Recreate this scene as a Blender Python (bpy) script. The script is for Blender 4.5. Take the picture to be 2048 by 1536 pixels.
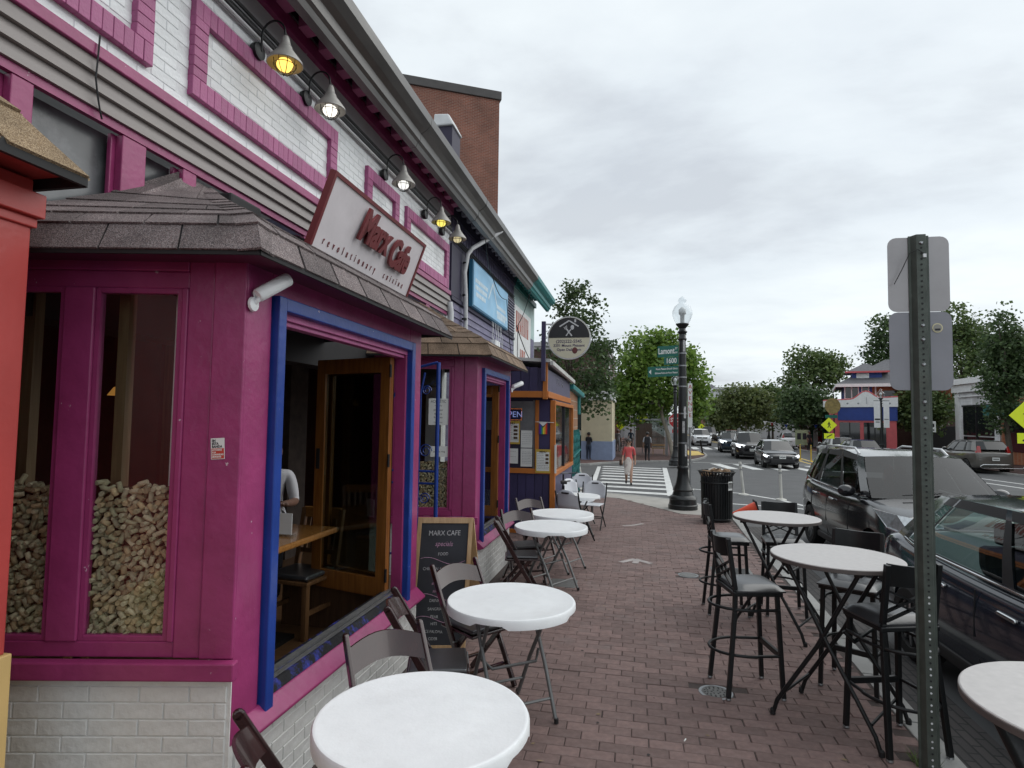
import bpy, bmesh, math, random
from mathutils import Matrix, Vector
random.seed(11)
for o in list(bpy.data.objects): bpy.data.objects.remove(o)
SC = bpy.context.scene
COL = SC.collection
R = math.radians
# ------------------------------------------------------------------ camera
EYE = 1.94
cam = bpy.data.objects.new('camera', bpy.data.cameras.new('camera')); COL.objects.link(cam)
cam.data.sensor_width = 36; cam.data.lens = 21.094
cam.data.clip_start = .05; cam.data.clip_end = 3000
cam.matrix_world = Matrix(((0.97880125, -0.00121893, 0.20480878, 0), (0.2043539, -0.06106192, -0.97699075, 0),
                           (0.0136969, 0.99813324, -0.05951839, EYE), (0, 0, 0, 1)))
SC.camera = cam
# ------------------------------------------------------------------ sky and sun (bright overcast)
SUN_EL, SUN_AZ = R(45), R(66)          # azimuth from +Y towards +X
W = bpy.data.worlds.new('World'); SC.world = W; W.use_nodes = True
nt = W.node_tree; N = nt.nodes; L = nt.links; N.clear()
def wn(t, **k):
    n = N.new(t)
    for a, v in k.items(): setattr(n, a, v)
    return n
out = wn('ShaderNodeOutputWorld'); bg = wn('ShaderNodeBackground'); bg.inputs[1].default_value = .1
sky = wn('ShaderNodeTexSky', sky_type='NISHITA', sun_disc=False, sun_elevation=SUN_EL, sun_rotation=SUN_AZ)
sky.air_density = 1.2; sky.dust_density = 2.0
tc = wn('ShaderNodeTexCoord'); sep = wn('ShaderNodeSeparateXYZ'); L.new(tc.outputs['Generated'], sep.inputs[0])
zz = wn('ShaderNodeMath', operation='MAXIMUM'); L.new(sep.outputs[2], zz.inputs[0]); zz.inputs[1].default_value = 0
za = wn('ShaderNodeMath', operation='ADD'); L.new(zz.outputs[0], za.inputs[0]); za.inputs[1].default_value = .16
dx = wn('ShaderNodeMath', operation='DIVIDE'); L.new(sep.outputs[0], dx.inputs[0]); L.new(za.outputs[0], dx.inputs[1])
dy = wn('ShaderNodeMath', operation='DIVIDE'); L.new(sep.outputs[1], dy.inputs[0]); L.new(za.outputs[0], dy.inputs[1])
cmb = wn('ShaderNodeCombineXYZ'); L.new(dx.outputs[0], cmb.inputs[0]); L.new(dy.outputs[0], cmb.inputs[1])
mp = wn('ShaderNodeMapping'); mp.inputs['Rotation'].default_value = (0, 0, R(25)); mp.inputs['Scale'].default_value = (.75, 1.0, 1)
mp.inputs['Location'].default_value = (3.1, 1.7, 0)
L.new(cmb.outputs[0], mp.inputs[0])
n1 = wn('ShaderNodeTexNoise'); n1.inputs['Scale'].default_value = 1.05; n1.inputs['Detail'].default_value = 9
n1.inputs['Roughness'].default_value = .56; n1.inputs['Distortion'].default_value = .12; L.new(mp.outputs[0], n1.inputs[0])
n2 = wn('ShaderNodeTexNoise'); n2.inputs['Scale'].default_value = .5; n2.inputs['Detail'].default_value = 7
n2.inputs['Distortion'].default_value = .2; L.new(cmb.outputs[0], n2.inputs[0])
cr = wn('ShaderNodeValToRGB'); e = cr.color_ramp.elements
e[0].position = .33; e[0].color = (5.6, 6.0, 6.45, 1); e[1].position = .62; e[1].color = (8.2, 8.75, 9.0, 1)
m_ = cr.color_ramp.elements.new(.46); m_.color = (7.15, 7.7, 8.1, 1)
L.new(n1.outputs[0], cr.inputs[0])
cr2 = wn('ShaderNodeValToRGB'); e = cr2.color_ramp.elements
e[0].position = .40; e[0].color = (1, 1, 1, 1); e[1].position = .72; e[1].color = (.78, .78, .78, 1); L.new(n2.outputs[0], cr2.inputs[0])
mx = wn('ShaderNodeMix', data_type='RGBA'); L.new(cr2.outputs[0], mx.inputs[0]); L.new(sky.outputs[0], mx.inputs[6]); L.new(cr.outputs[0], mx.inputs[7])
L.new(mx.outputs[2], bg.inputs[0]); L.new(bg.outputs[0], out.inputs[0])
sl = bpy.data.lights.new('sun', 'SUN'); sl.energy = 1.35; sl.angle = R(70); sl.color = (1, .98, .94)
so = bpy.data.objects.new('sun', sl); COL.objects.link(so)
so.rotation_euler = Vector((-math.sin(SUN_AZ) * math.cos(SUN_EL), -math.cos(SUN_AZ) * math.cos(SUN_EL), -math.sin(SUN_EL))).to_track_quat('-Z', 'Y').to_euler()
so.location = (20, 10, 40)
SC.view_settings.view_transform = 'Standard'; SC.view_settings.look = 'None'
SC.view_settings.exposure = 0.26; SC.view_settings.gamma = 1; SC.view_settings.use_curve_mapping = False
SC.render.engine = 'CYCLES'
# ------------------------------------------------------------------ materials
def nodes(name):
    m = bpy.data.materials.new(name); m.use_nodes = True
    t = m.node_tree; t.nodes.clear()
    return m, t, t.nodes, t.links
def M(name, col, rough=.6, var=.12, scale=5, bump=0, bscale=60, metal=0, coat=0, orand=0, spec=.5, emit=None, stretch=None,
      dirt=0, dirtcol=(.1, .09, .08), dirtscale=3, chips=0):
    m, t, n, l = nodes(name)
    o = n.new('ShaderNodeOutputMaterial'); p = n.new('ShaderNodeBsdfPrincipled'); l.new(p.outputs[0], o.inputs[0])
    p.inputs['Roughness'].default_value = rough; p.inputs['Metallic'].default_value = metal
    p.inputs['Specular IOR Level'].default_value = spec; p.inputs['Coat Weight'].default_value = coat; p.inputs['Coat Roughness'].default_value = .06
    c = n.new('ShaderNodeTexCoord'); vec = c.outputs['Object']
    if stretch:
        q = n.new('ShaderNodeMapping'); q.inputs['Scale'].default_value = stretch; l.new(vec, q.inputs[0]); vec = q.outputs[0]
    k = n.new('ShaderNodeTexNoise'); k.inputs['Scale'].default_value = scale; k.inputs['Detail'].default_value = 6; l.new(vec, k.inputs[0])
    mr = n.new('ShaderNodeMapRange'); mr.inputs[1].default_value = .25; mr.inputs[2].default_value = .75
    mr.inputs[3].default_value = 1 - var; mr.inputs[4].default_value = 1 + var; l.new(k.outputs[0], mr.inputs[0])
    f = mr.outputs[0]
    if orand:
        oi = n.new('ShaderNodeObjectInfo'); g = n.new('ShaderNodeNewGeometry')
        a = n.new('ShaderNodeMath'); a.operation = 'ADD'; l.new(oi.outputs['Random'], a.inputs[0]); l.new(g.outputs['Random Per Island'], a.inputs[1])
        b = n.new('ShaderNodeMath'); b.operation = 'FRACT'; l.new(a.outputs[0], b.inputs[0])
        r2 = n.new('ShaderNodeMapRange'); r2.inputs[3].default_value = 1 - orand; r2.inputs[4].default_value = 1 + orand; l.new(b.outputs[0], r2.inputs[0])
        mu = n.new('ShaderNodeMath'); mu.operation = 'MULTIPLY'; l.new(f, mu.inputs[0]); l.new(r2.outputs[0], mu.inputs[1]); f = mu.outputs[0]
    v = n.new('ShaderNodeVectorMath'); v.operation = 'SCALE'; v.inputs[0].default_value = col[:3]; l.new(f, v.inputs['Scale'])
    cs = v.outputs[0]
    if dirt:
        d = n.new('ShaderNodeTexNoise'); d.inputs['Scale'].default_value = dirtscale; d.inputs['Detail'].default_value = 9; d.inputs['Roughness'].default_value = .68
        l.new(vec, d.inputs[0])
        r3 = n.new('ShaderNodeMapRange'); r3.inputs[1].default_value = .52; r3.inputs[2].default_value = .75; r3.inputs[3].default_value = 0; r3.inputs[4].default_value = dirt
        l.new(d.outputs[0], r3.inputs[0])
        mm = n.new('ShaderNodeMix'); mm.data_type = 'RGBA'; l.new(r3.outputs[0], mm.inputs[0]); l.new(cs, mm.inputs[6]); mm.inputs[7].default_value = (*dirtcol, 1); cs = mm.outputs[2]
    if chips:
        d = n.new('ShaderNodeTexNoise'); d.inputs['Scale'].default_value = 17; d.inputs['Detail'].default_value = 4; d.inputs['Roughness'].default_value = .7; l.new(c.outputs['Object'], d.inputs[0])
        r3 = n.new('ShaderNodeMapRange'); r3.inputs[1].default_value = chips; r3.inputs[2].default_value = chips + .012; l.new(d.outputs[0], r3.inputs[0])
        mm = n.new('ShaderNodeMix'); mm.data_type = 'RGBA'; l.new(r3.outputs[0], mm.inputs[0]); l.new(cs, mm.inputs[6]); mm.inputs[7].default_value = (.52, .42, .45, 1); cs = mm.outputs[2]
    l.new(cs, p.inputs['Base Color'])
    if bump:
        kb = n.new('ShaderNodeTexNoise'); kb.inputs['Scale'].default_value = bscale; kb.inputs['Detail'].default_value = 5; l.new(vec, kb.inputs[0])
        bm_ = n.new('ShaderNodeBump'); bm_.inputs['Strength'].default_value = bump; bm_.inputs['Distance'].default_value = .01; l.new(kb.outputs[0], bm_.inputs['Height']); l.new(bm_.outputs[0], p.inputs['Normal'])
    if emit:
        p.inputs['Emission Color'].default_value = (*emit[:3], 1); p.inputs['Emission Strength'].default_value = emit[3]
    return m
def glass(name, tint=(.75, .8, .78), refl=1.0, rough=.02, ior=1.5):
    m, t, n, l = nodes(name)
    o = n.new('ShaderNodeOutputMaterial'); mix = n.new('ShaderNodeMixShader'); tr = n.new('ShaderNodeBsdfTransparent'); gl = n.new('ShaderNodeBsdfGlossy')
    tr.inputs[0].default_value = (*tint, 1); gl.inputs[1].default_value = rough; gl.inputs[0].default_value = (.95, .97, 1, 1)
    fr = n.new('ShaderNodeLayerWeight'); fr.inputs[0].default_value = .5
    pw = n.new('ShaderNodeMath'); pw.operation = 'POWER'; l.new(fr.outputs['Facing'], pw.inputs[0]); pw.inputs[1].default_value = 4
    mu = n.new('ShaderNodeMath'); mu.operation = 'MULTIPLY_ADD'; l.new(pw.outputs[0], mu.inputs[0]); mu.inputs[1].default_value = .8 * refl; mu.inputs[2].default_value = .045 * refl; mu.use_clamp = True
    l.new(mu.outputs[0], mix.inputs[0]); l.new(tr.outputs[0], mix.inputs[1]); l.new(gl.outputs[0], mix.inputs[2]); l.new(mix.outputs[0], o.inputs[0])
    return m
def speckle(name, cols, scale=350, rough=.9, big=.25, orand=.12):
    m, t, n, l = nodes(name)
    o = n.new('ShaderNodeOutputMaterial'); p = n.new('ShaderNodeBsdfPrincipled'); l.new(p.outputs[0], o.inputs[0]); p.inputs['Roughness'].default_value = rough
    c = n.new('ShaderNodeTexCoord'); v = n.new('ShaderNodeTexVoronoi'); v.inputs['Scale'].default_value = scale; l.new(c.outputs['Object'], v.inputs[0])
    s = n.new('ShaderNodeSeparateColor'); l.new(v.outputs['Color'], s.inputs[0])
    r = n.new('ShaderNodeValToRGB'); r.color_ramp.interpolation = 'CONSTANT'
    el = r.color_ramp.elements; el[0].color = (*cols[0], 1); el[1].position = 1 / len(cols); el[1].color = (*cols[1], 1)
    for i, q in enumerate(cols[2:]): x = el.new((i + 2) / len(cols)); x.color = (*q, 1)
    l.new(s.outputs[0], r.inputs[0])
    k = n.new('ShaderNodeTexNoise'); k.inputs['Scale'].default_value = 4; k.inputs['Detail'].default_value = 5; l.new(c.outputs['Object'], k.inputs[0])
    mr = n.new('ShaderNodeMapRange'); mr.inputs[1].default_value = .3; mr.inputs[2].default_value = .7; mr.inputs[3].default_value = 1 - big; mr.inputs[4].default_value = 1 + big; l.new(k.outputs[0], mr.inputs[0])
    oi = n.new('ShaderNodeObjectInfo'); r2 = n.new('ShaderNodeMapRange'); r2.inputs[3].default_value = 1 - orand; r2.inputs[4].default_value = 1 + orand; l.new(oi.outputs['Random'], r2.inputs[0])
    mu = n.new('ShaderNodeMath'); mu.operation = 'MULTIPLY'; l.new(mr.outputs[0], mu.inputs[0]); l.new(r2.outputs[0], mu.inputs[1])
    vs = n.new('ShaderNodeVectorMath'); vs.operation = 'SCALE'; l.new(r.outputs[0], vs.inputs[0]); l.new(mu.outputs[0], vs.inputs['Scale']); l.new(vs.outputs[0], p.inputs['Base Color'])
    b = n.new('ShaderNodeBump'); b.inputs['Strength'].default_value = .35; b.inputs['Distance'].default_value = .003; l.new(v.outputs['Distance'], b.inputs['Height']); l.new(b.outputs[0], p.inputs['Normal'])
    return m
def wood(name, c1, c2, rough=.35, axis=(1, 14, 14), scale=3, coat=.2):
    m, t, n, l = nodes(name)
    o = n.new('ShaderNodeOutputMaterial'); p = n.new('ShaderNodeBsdfPrincipled'); l.new(p.outputs[0], o.inputs[0]); p.inputs['Roughness'].default_value = rough; p.inputs['Coat Weight'].default_value = coat
    c = n.new('ShaderNodeTexCoord'); q = n.new('ShaderNodeMapping'); q.inputs['Scale'].default_value = axis; l.new(c.outputs['Object'], q.inputs[0])
    k = n.new('ShaderNodeTexNoise'); k.inputs['Scale'].default_value = scale; k.inputs['Detail'].default_value = 7; k.inputs['Distortion'].default_value = .6; l.new(q.outputs[0], k.inputs[0])
    r = n.new('ShaderNodeValToRGB'); r.color_ramp.elements[0].position = .3; r.color_ramp.elements[0].color = (*c1, 1); r.color_ramp.elements[1].position = .7; r.color_ramp.elements[1].color = (*c2, 1)
    l.new(k.outputs[0], r.inputs[0]); l.new(r.outputs[0], p.inputs['Base Color'])
    return m
def brickmat(name, c1, c2, mortar, rot=(R(90), 0, 0), scale=1.0):
    m, t, n, l = nodes(name)
    o = n.new('ShaderNodeOutputMaterial'); p = n.new('ShaderNodeBsdfPrincipled'); l.new(p.outputs[0], o.inputs[0]); p.inputs['Roughness'].default_value = .9
    c = n.new('ShaderNodeTexCoord'); q = n.new('ShaderNodeMapping'); q.inputs['Rotation'].default_value = rot; l.new(c.outputs['Object'], q.inputs[0])
    b = n.new('ShaderNodeTexBrick'); b.inputs['Scale'].default_value = scale; b.inputs['Brick Width'].default_value = .21; b.inputs['Row Height'].default_value = .07; b.inputs['Mortar Size'].default_value = .008
    b.inputs['Color1'].default_value = (*c1, 1); b.inputs['Color2'].default_value = (*c2, 1); b.inputs['Mortar'].default_value = (*mortar, 1); l.new(q.outputs[0], b.inputs[0])
    k = n.new('ShaderNodeTexNoise'); k.inputs['Scale'].default_value = .8; k.inputs['Detail'].default_value = 7; l.new(c.outputs['Object'], k.inputs[0])
    mr = n.new('ShaderNodeMapRange'); mr.inputs[1].default_value = .3; mr.inputs[2].default_value = .7; mr.inputs[3].default_value = .72; mr.inputs[4].default_value = 1.2; l.new(k.outputs[0], mr.inputs[0])
    v = n.new('ShaderNodeVectorMath'); v.operation = 'SCALE'; l.new(b.outputs[0], v.inputs[0]); l.new(mr.outputs[0], v.inputs['Scale']); l.new(v.outputs[0], p.inputs['Base Color'])
    bm_ = n.new('ShaderNodeBump'); bm_.inputs['Strength'].default_value = .5; bm_.inputs['Distance'].default_value = .01; bm_.invert = True; l.new(b.outputs[1], bm_.inputs['Height']); l.new(bm_.outputs[0], p.inputs['Normal'])
    return m
def leafmat(name, col, col2, trans=.35):
    m, t, n, l = nodes(name)
    o = n.new('ShaderNodeOutputMaterial'); d = n.new('ShaderNodeBsdfPrincipled'); tr = n.new('ShaderNodeBsdfTranslucent'); mix = n.new('ShaderNodeMixShader')
    d.inputs['Roughness'].default_value = .55; mix.inputs[0].default_value = trans
    g = n.new('ShaderNodeNewGeometry'); r = n.new('ShaderNodeValToRGB'); r.color_ramp.elements[0].color = (*col, 1); r.color_ramp.elements[1].color = (*col2, 1)
    l.new(g.outputs['Random Per Island'], r.inputs[0]); l.new(r.outputs[0], d.inputs['Base Color']); l.new(r.outputs[0], tr.inputs[0])
    l.new(d.outputs[0], mix.inputs[1]); l.new(tr.outputs[0], mix.inputs[2]); l.new(mix.outputs[0], o.inputs[0])
    return m
# ------------------------------------------------------------------ mesh helpers
class MB:
    def __init__(s): s.v = []; s.f = []; s.m = []
    def add(s, vs, fs, mi=0):
        o = len(s.v); s.v += [tuple(p) for p in vs]; s.f += [tuple(i + o for i in f) for f in fs]; s.m += [mi] * len(fs); return s
    def hexa(s, p, mi=0): return s.add(p, [(0, 3, 2, 1), (4, 5, 6, 7), (0, 1, 5, 4), (1, 2, 6, 5), (2, 3, 7, 6), (3, 0, 4, 7)], mi)
    def box(s, x0, y0, z0, x1, y1, z1, mi=0):
        if x1 < x0: x0, x1 = x1, x0
        if y1 < y0: y0, y1 = y1, y0
        if z1 < z0: z0, z1 = z1, z0
        return s.hexa([(x0, y0, z0), (x1, y0, z0), (x1, y1, z0), (x0, y1, z0), (x0, y0, z1), (x1, y0, z1), (x1, y1, z1), (x0, y1, z1)], mi)
    def beam(s, p, q, w, h, up=(0, 0, 1), mi=0):
        p = Vector(p); q = Vector(q); d = (q - p).normalized(); u = Vector(up); a = d.cross(u)
        if a.length < 1e-4: a = d.cross(Vector((1, 0, 0)))
        a = a.normalized() * w / 2; b = a.cross(d).normalized() * h / 2
        return s.hexa([p - a - b, p + a - b, q + a - b, q - a - b, p - a + b, p + a + b, q + a + b, q - a + b], mi)
    def quad(s, *p, mi=0): return s.add(p, [tuple(range(len(p)))], mi)
    def tube(s, pts, r, n=8, mi=0, caps=True):
        pts = [Vector(p) for p in pts]; k = len(pts)
        rr = r if isinstance(r, (list, tuple)) else [r] * k
        prev = None; vs = []
        for i, p in enumerate(pts):
            d = (pts[min(i + 1, k - 1)] - pts[max(i - 1, 0)]).normalized()
            if prev is None:
                a = d.cross(Vector((0, 0, 1)))
                if a.length < .05: a = d.cross(Vector((1, 0, 0)))
            else: a = prev - d * prev.dot(d)
            a.normalize(); prev = a; b = d.cross(a)
            for j in range(n):
                t = 2 * math.pi * j / n; vs.append(p + (a * math.cos(t) + b * math.sin(t)) * rr[i])
        fs = [(i * n + j, i * n + (j + 1) % n, (i + 1) * n + (j + 1) % n, (i + 1) * n + j) for i in range(k - 1) for j in range(n)]
        if caps: fs += [tuple(range(n - 1, -1, -1)), tuple((k - 1) * n + j for j in range(n))]
        return s.add(vs, fs, mi)
    def ring(s, pts, r, n=6, mi=0):
        pts = [Vector(p) for p in pts]; k = len(pts); c = sum(pts, Vector()) / k; nr = (pts[0] - c).cross(pts[k // 4] - c).normalized(); vs = []
        for i, p in enumerate(pts):
            d = (pts[(i + 1) % k] - pts[i - 1]).normalized(); a = d.cross(nr).normalized()
            for j in range(n):
                t = 2 * math.pi * j / n; vs.append(p + (a * math.cos(t) + nr * math.sin(t)) * r)
        return s.add(vs, [(i * n + j, i * n + (j + 1) % n, ((i + 1) % k) * n + (j + 1) % n, ((i + 1) % k) * n + j) for i in range(k) for j in range(n)], mi)
    def lathe(s, prof, n=20, c=(0, 0, 0), mi=0, flute=0, caps=True):
        vs = []
        for (r, z) in prof:
            for j in range(n):
                t = 2 * math.pi * j / n; q = r * (1 - (flute if j % 2 else 0)); vs.append((c[0] + q * math.cos(t), c[1] + q * math.sin(t), c[2] + z))
        k = len(prof); fs = [(i * n + j, i * n + (j + 1) % n, (i + 1) * n + (j + 1) % n, (i + 1) * n + j) for i in range(k - 1) for j in range(n)]
        if caps and prof[0][0] > 1e-4: fs.append(tuple(range(n - 1, -1, -1)))
        if caps and prof[-1][0] > 1e-4: fs.append(tuple((k - 1) * n + j for j in range(n)))
        return s.add(vs, fs, mi)
    def prism(s, poly, t0, t1, fn, mi=0):
        n = len(poly); vs = [fn(a, b, t0) for a, b in poly] + [fn(a, b, t1) for a, b in poly]
        return s.add(vs, [tuple(range(n - 1, -1, -1)), tuple(range(n, 2 * n))] + [(i, (i + 1) % n, n + (i + 1) % n, n + i) for i in range(n)], mi)
    def ball(s, c, rx, ry=None, rz=None, n=12, k=8, mi=0):
        ry = ry or rx; rz = rz or rx
        vs = []; 
        for i in range(k + 1):
            a = -math.pi / 2 + math.pi * i / k
            for j in range(n):
                t = 2 * math.pi * j / n; vs.append((c[0] + rx * math.cos(a) * math.cos(t), c[1] + ry * math.cos(a) * math.sin(t), c[2] + rz * math.sin(a)))
        return s.add(vs, [(i * n + j, i * n + (j + 1) % n, (i + 1) * n + (j + 1) % n, (i + 1) * n + j) for i in range(k) for j in range(n)], mi)
    def xform(s, mt): s.v = [tuple(mt @ Vector(p)) for p in s.v]; return s
    def mesh(s, name, mats, smooth=None):
        me = bpy.data.meshes.new(name); me.from_pydata(s.v, [], s.f)
        for m in (mats if isinstance(mats, (list, tuple)) else [mats]): me.materials.append(m)
        me.polygons.foreach_set('material_index', s.m)
        b = bmesh.new(); b.from_mesh(me); bmesh.ops.remove_doubles(b, verts=b.verts, dist=1e-6)
        bmesh.ops.recalc_face_normals(b, faces=b.faces); b.to_mesh(me); b.free()
        if smooth: me.shade_smooth(); me.set_sharp_from_angle(angle=R(smooth))
        me.update(); return me
    def build(s, name, mats, parent=None, smooth=None, bev=0, sub=0, seg=2):
        return put(name, s.mesh(name, mats, smooth), parent, bev, sub, seg)
def put(name, me, parent=None, bev=0, sub=0, seg=2):
    o = bpy.data.objects.new(name, me); COL.objects.link(o)
    if parent: attach(o, parent)
    if bev: b = o.modifiers.new('bevel', 'BEVEL'); b.width = bev; b.segments = seg; b.limit_method = 'ANGLE'; b.angle_limit = R(40); b.harden_normals = False
    if sub: u = o.modifiers.new('sub', 'SUBSURF'); u.levels = sub; u.render_levels = sub
    return o
def attach(o, parent):
    o.parent = parent
    if parent.get('world'): o.matrix_parent_inverse = Matrix.Translation(-parent.location)
def thing(name, label, cat, loc=(0, 0, 0), rz=0, group=None, world=True):
    """an Empty at the thing's base; with world=True its parts are given in world coordinates, else in its own"""
    o = bpy.data.objects.new(name, None); COL.objects.link(o); o.empty_display_size = .1
    o.location = loc; o.rotation_euler = (0, 0, rz); o['label'] = label; o['category'] = cat
    if world: o['world'] = 1
    if group: o['group'] = group
    return o
def tag(o, label, cat, group=None):
    o['label'] = label; o['category'] = cat
    if group: o['group'] = group
    return o
def struct(o): o['kind'] = 'structure'; return o
def stuff(o, label=None, cat=None):
    o['kind'] = 'stuff'
    if label: o['label'] = label; o['category'] = cat
    return o
def dup(root, loc, rz=0, label=None, parent=None):
    c = root.copy(); COL.objects.link(c)
    if parent is None: c.location = loc; c.rotation_euler = (0, 0, rz)
    else: c.parent = parent
    if label: c['label'] = label
    for ch in [x for x in bpy.data.objects if x.parent == root]: dup(ch, None, parent=c)
    return c
TX = {}
def text(s, size, mats, parent, mt, ext=.002, name='lettering', align='CENTER', shear=0, sx=1, bold=0, space=1):
    cu = bpy.data.curves.new('t', 'FONT'); cu.body = s; cu.size = size; cu.extrude = ext; cu.align_x = align; cu.align_y = 'CENTER'; cu.shear = shear; cu.offset = bold; cu.space_character = space
    cu.resolution_u = 3
    o = bpy.data.objects.new('t', cu); COL.objects.link(o)
    dg = bpy.context.evaluated_depsgraph_get(); me = bpy.data.meshes.new_from_object(o.evaluated_get(dg))
    bpy.data.objects.remove(o); bpy.data.curves.remove(cu)
    me.materials.clear(); me.materials.append(mats); me.transform(mt @ Matrix.Diagonal((sx, 1, 1, 1)))
    return put(name, me, parent)
def frame(o, x, y): # matrix with text x axis, y axis, origin
    x = Vector(x).normalized(); y = Vector(y).normalized(); z = x.cross(y)
    return Matrix(((x.x, y.x, z.x, o[0]), (x.y, y.y, z.y, o[1]), (x.z, y.z, z.z, o[2]), (0, 0, 0, 1)))
def gz(y): return -.010 * min(max(y - 3, 0), 37)
def rz_(y): return gz(y) - .1
def at(u, v, Y):      # a photograph pixel carried out to the plane at distance Y
    d = cam.matrix_world.to_3x3() @ Vector(((u - 1024) / 1200, -(v - 768) / 1200, -1)); return Vector((0, 0, EYE)) + d * (Y / d.y)
def look(dx, dy): return math.atan2(-dx, dy)   # rotation that turns local +Y to (dx,dy)
def jit(a): return random.uniform(-a, a)
def lerp(a, b, t): return a + (b - a) * t
# ------------------------------------------------------------------ palette
PINK = M('magenta paint', (.285, .035, .132), .36, .14, 5, .3, 22, dirt=.5, dirtcol=(.15, .012, .055), dirtscale=2.2, chips=.70)
PINKL = M('magenta brick paint', (.37, .085, .22), .45, .18, 9, .4, 45, orand=.10)
BLUE = M('blue paint', (.012, .045, .25), .3, .16, 6, .2, 22, chips=.71)
WHITEB = M('white painted brick', (.80, .82, .83), .55, .10, 7, .5, 38, orand=.05, dirt=.35, dirtcol=(.42, .42, .42), dirtscale=5)
WHITEM = M('white painted mortar', (.68, .69, .70), .6, .1, 8, .4, 50)
SIDING = M('taupe siding', (.25, .225, .215), .5, .10, 4, .1, 30, stretch=(1, .4, 3), dirt=.3, dirtcol=(.14, .12, .11))
SHING = speckle('grey brown shingle', [(.095, .075, .075), (.17, .14, .14), (.05, .042, .045), (.26, .225, .22), (.13, .092, .088)], orand=.28, big=.3)
SHING2 = speckle('weathered tan brown shingle', [(.16, .11, .075), (.22, .155, .105), (.085, .06, .045), (.27, .20, .14), (.14, .088, .055)], orand=.3, big=.35)
SHINGT = speckle('tan shingle', [(.22, .15, .085), (.30, .22, .13), (.12, .08, .045), (.38, .29, .19), (.17, .11, .06)])
DARKM = M('black metal', (.012, .013, .014), .42, .2, 20, .05, 80, metal=.3)
BLACK = M('matte black', (.01, .01, .011), .7, .2, 8)
GREYM = M('grey metal', (.30, .31, .32), .38, .1, 12, .05, 60, metal=.8)
STEEL = M('brushed steel', (.36, .37, .38), .33, .1, 20, metal=1)
WHITEP = M('white plastic', (.80, .82, .83), .4, .04, 9, .12, 60, dirt=.3, dirtcol=(.62, .62, .61), dirtscale=7)
WHITEPT = M('white paint', (.74, .75, .75), .5, .08, 6, .1, 40)
PAPER = M('paper', (.70, .71, .68), .8, .06, 6)
INK = M('ink', (.02, .02, .025), .7, .1)
WOODO = wood('orange door wood', (.16, .055, .012), (.30, .12, .028), .3, (14, 14, 1))
WOODD = wood('dark brown wood', (.055, .028, .014), (.11, .058, .03), .4, (14, 14, 1))
WOODT = wood('table wood', (.24, .10, .025), (.36, .17, .05), .22, (1.5, 14, 14))
WOODP = wood('pine', (.36, .22, .10), (.50, .33, .17), .45, (14, 14, 1.2))
PURP = M('purple paint', (.035, .028, .085), .5, .15, 6, .1, 30, orand=.12)
PURPL = M('lavender grey paint', (.10, .095, .16), .55, .15, 5, .1, 30, orand=.1)
ORANGE = M('orange paint', (.47, .15, .025), .45, .12, 6, .1, 30)
TEAL = M('teal paint', (.012, .19, .19), .45, .15, 6, .1, 30)
TEALG = M('dark teal paint', (.015, .11, .10), .45, .2, 6)
GLASS = glass('window glass', (.62, .66, .64), 1.0)
GLASSC = glass('clear glass', (.90, .92, .90), .8)
DGLASS = M('dark window glass', (.014, .016, .018), .04, .1, 3, spec=.8)
ASPH = M('asphalt', (.085, .087, .09), .85, .16, 1.2, .5, 120, dirt=.5, dirtcol=(.055, .056, .058), dirtscale=.7)
CONC = M('concrete', (.36, .345, .32), .85, .14, 3, .3, 90, dirt=.4, dirtcol=(.2, .19, .175), dirtscale=2)
RPAINT = M('road paint', (.62, .63, .62), .7, .15, 5, .2, 80, dirt=.75, dirtcol=(.2, .2, .2), dirtscale=6)
YPAINT = M('yellow paint', (.62, .44, .10), .7, .15, 5, .2, 60, dirt=.4, dirtcol=(.3, .24, .1))
# ================================================================== GROUND
KERB = [(1.80, -3), (1.81, 2), (1.86, 4.85), (2.02, 8.35), (2.05, 11.7), (2.15, 13.6), (2.02, 15.1), (1.35, 16.5), (.6, 17.25), (-1.4, 18.2), (-6, 23.2), (-16, 34)]
KERB2 = [(-16, 41), (-8, 33.5), (-2.9, 30.6), (-1.7, 33.6), (.5, 36.2), (2.45, 37.2), (3.3, 38.4), (5.0, 44.0), (5.05, 52.5), (4.3, 56), (4.2, 90), (4.6, 160)]
KERB3 = [(17.6, 4), (17.6, 30), (17.4, 44), (16.8, 50), (14.6, 54), (14.2, 60), (14.4, 90), (15.5, 160)]
def sheet(name, x0, x1, ys, mat, zf, dz=0, nx=2):
    b = MB()
    xs = [lerp(x0, x1, i / nx) for i in range(nx + 1)]
    vs = [(x, y, zf(y) + dz) for y in ys for x in xs]; k = nx + 1
    b.add(vs, [(j * k + i, j * k + i + 1, (j + 1) * k + i + 1, (j + 1) * k + i) for j in range(len(ys) - 1) for i in range(nx)])
    return b.build(name, mat)
YS = [-60, -10, 3, 10, 20, 30, 40, 60, 90, 160, 400, 900]
struct(sheet('road', -700, 700, YS, ASPH, rz_))
def dens(poly, step=1.2):
    o = [poly[0]]
    for a, b in zip(poly, poly[1:]):
        n = max(1, int(math.dist(a, b) / step))
        o += [(lerp(a[0], b[0], i / n), lerp(a[1], b[1], i / n)) for i in range(1, n + 1)]
    return o
def smoothp(p, k=2):
    for _ in range(k):
        p = [p[0]] + [q for a, b in zip(p, p[1:]) for q in ((lerp(a[0], b[0], .25), lerp(a[1], b[1], .25)), (lerp(a[0], b[0], .75), lerp(a[1], b[1], .75)))] + [p[-1]]
    return p
KERB = smoothp(KERB); KERB2 = smoothp(KERB2); KERB3 = smoothp(KERB3)
BRICKF = brickmat('far brick paving', (.115, .05, .042), (.085, .04, .036), (.05, .042, .04), (0, 0, 0))
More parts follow.
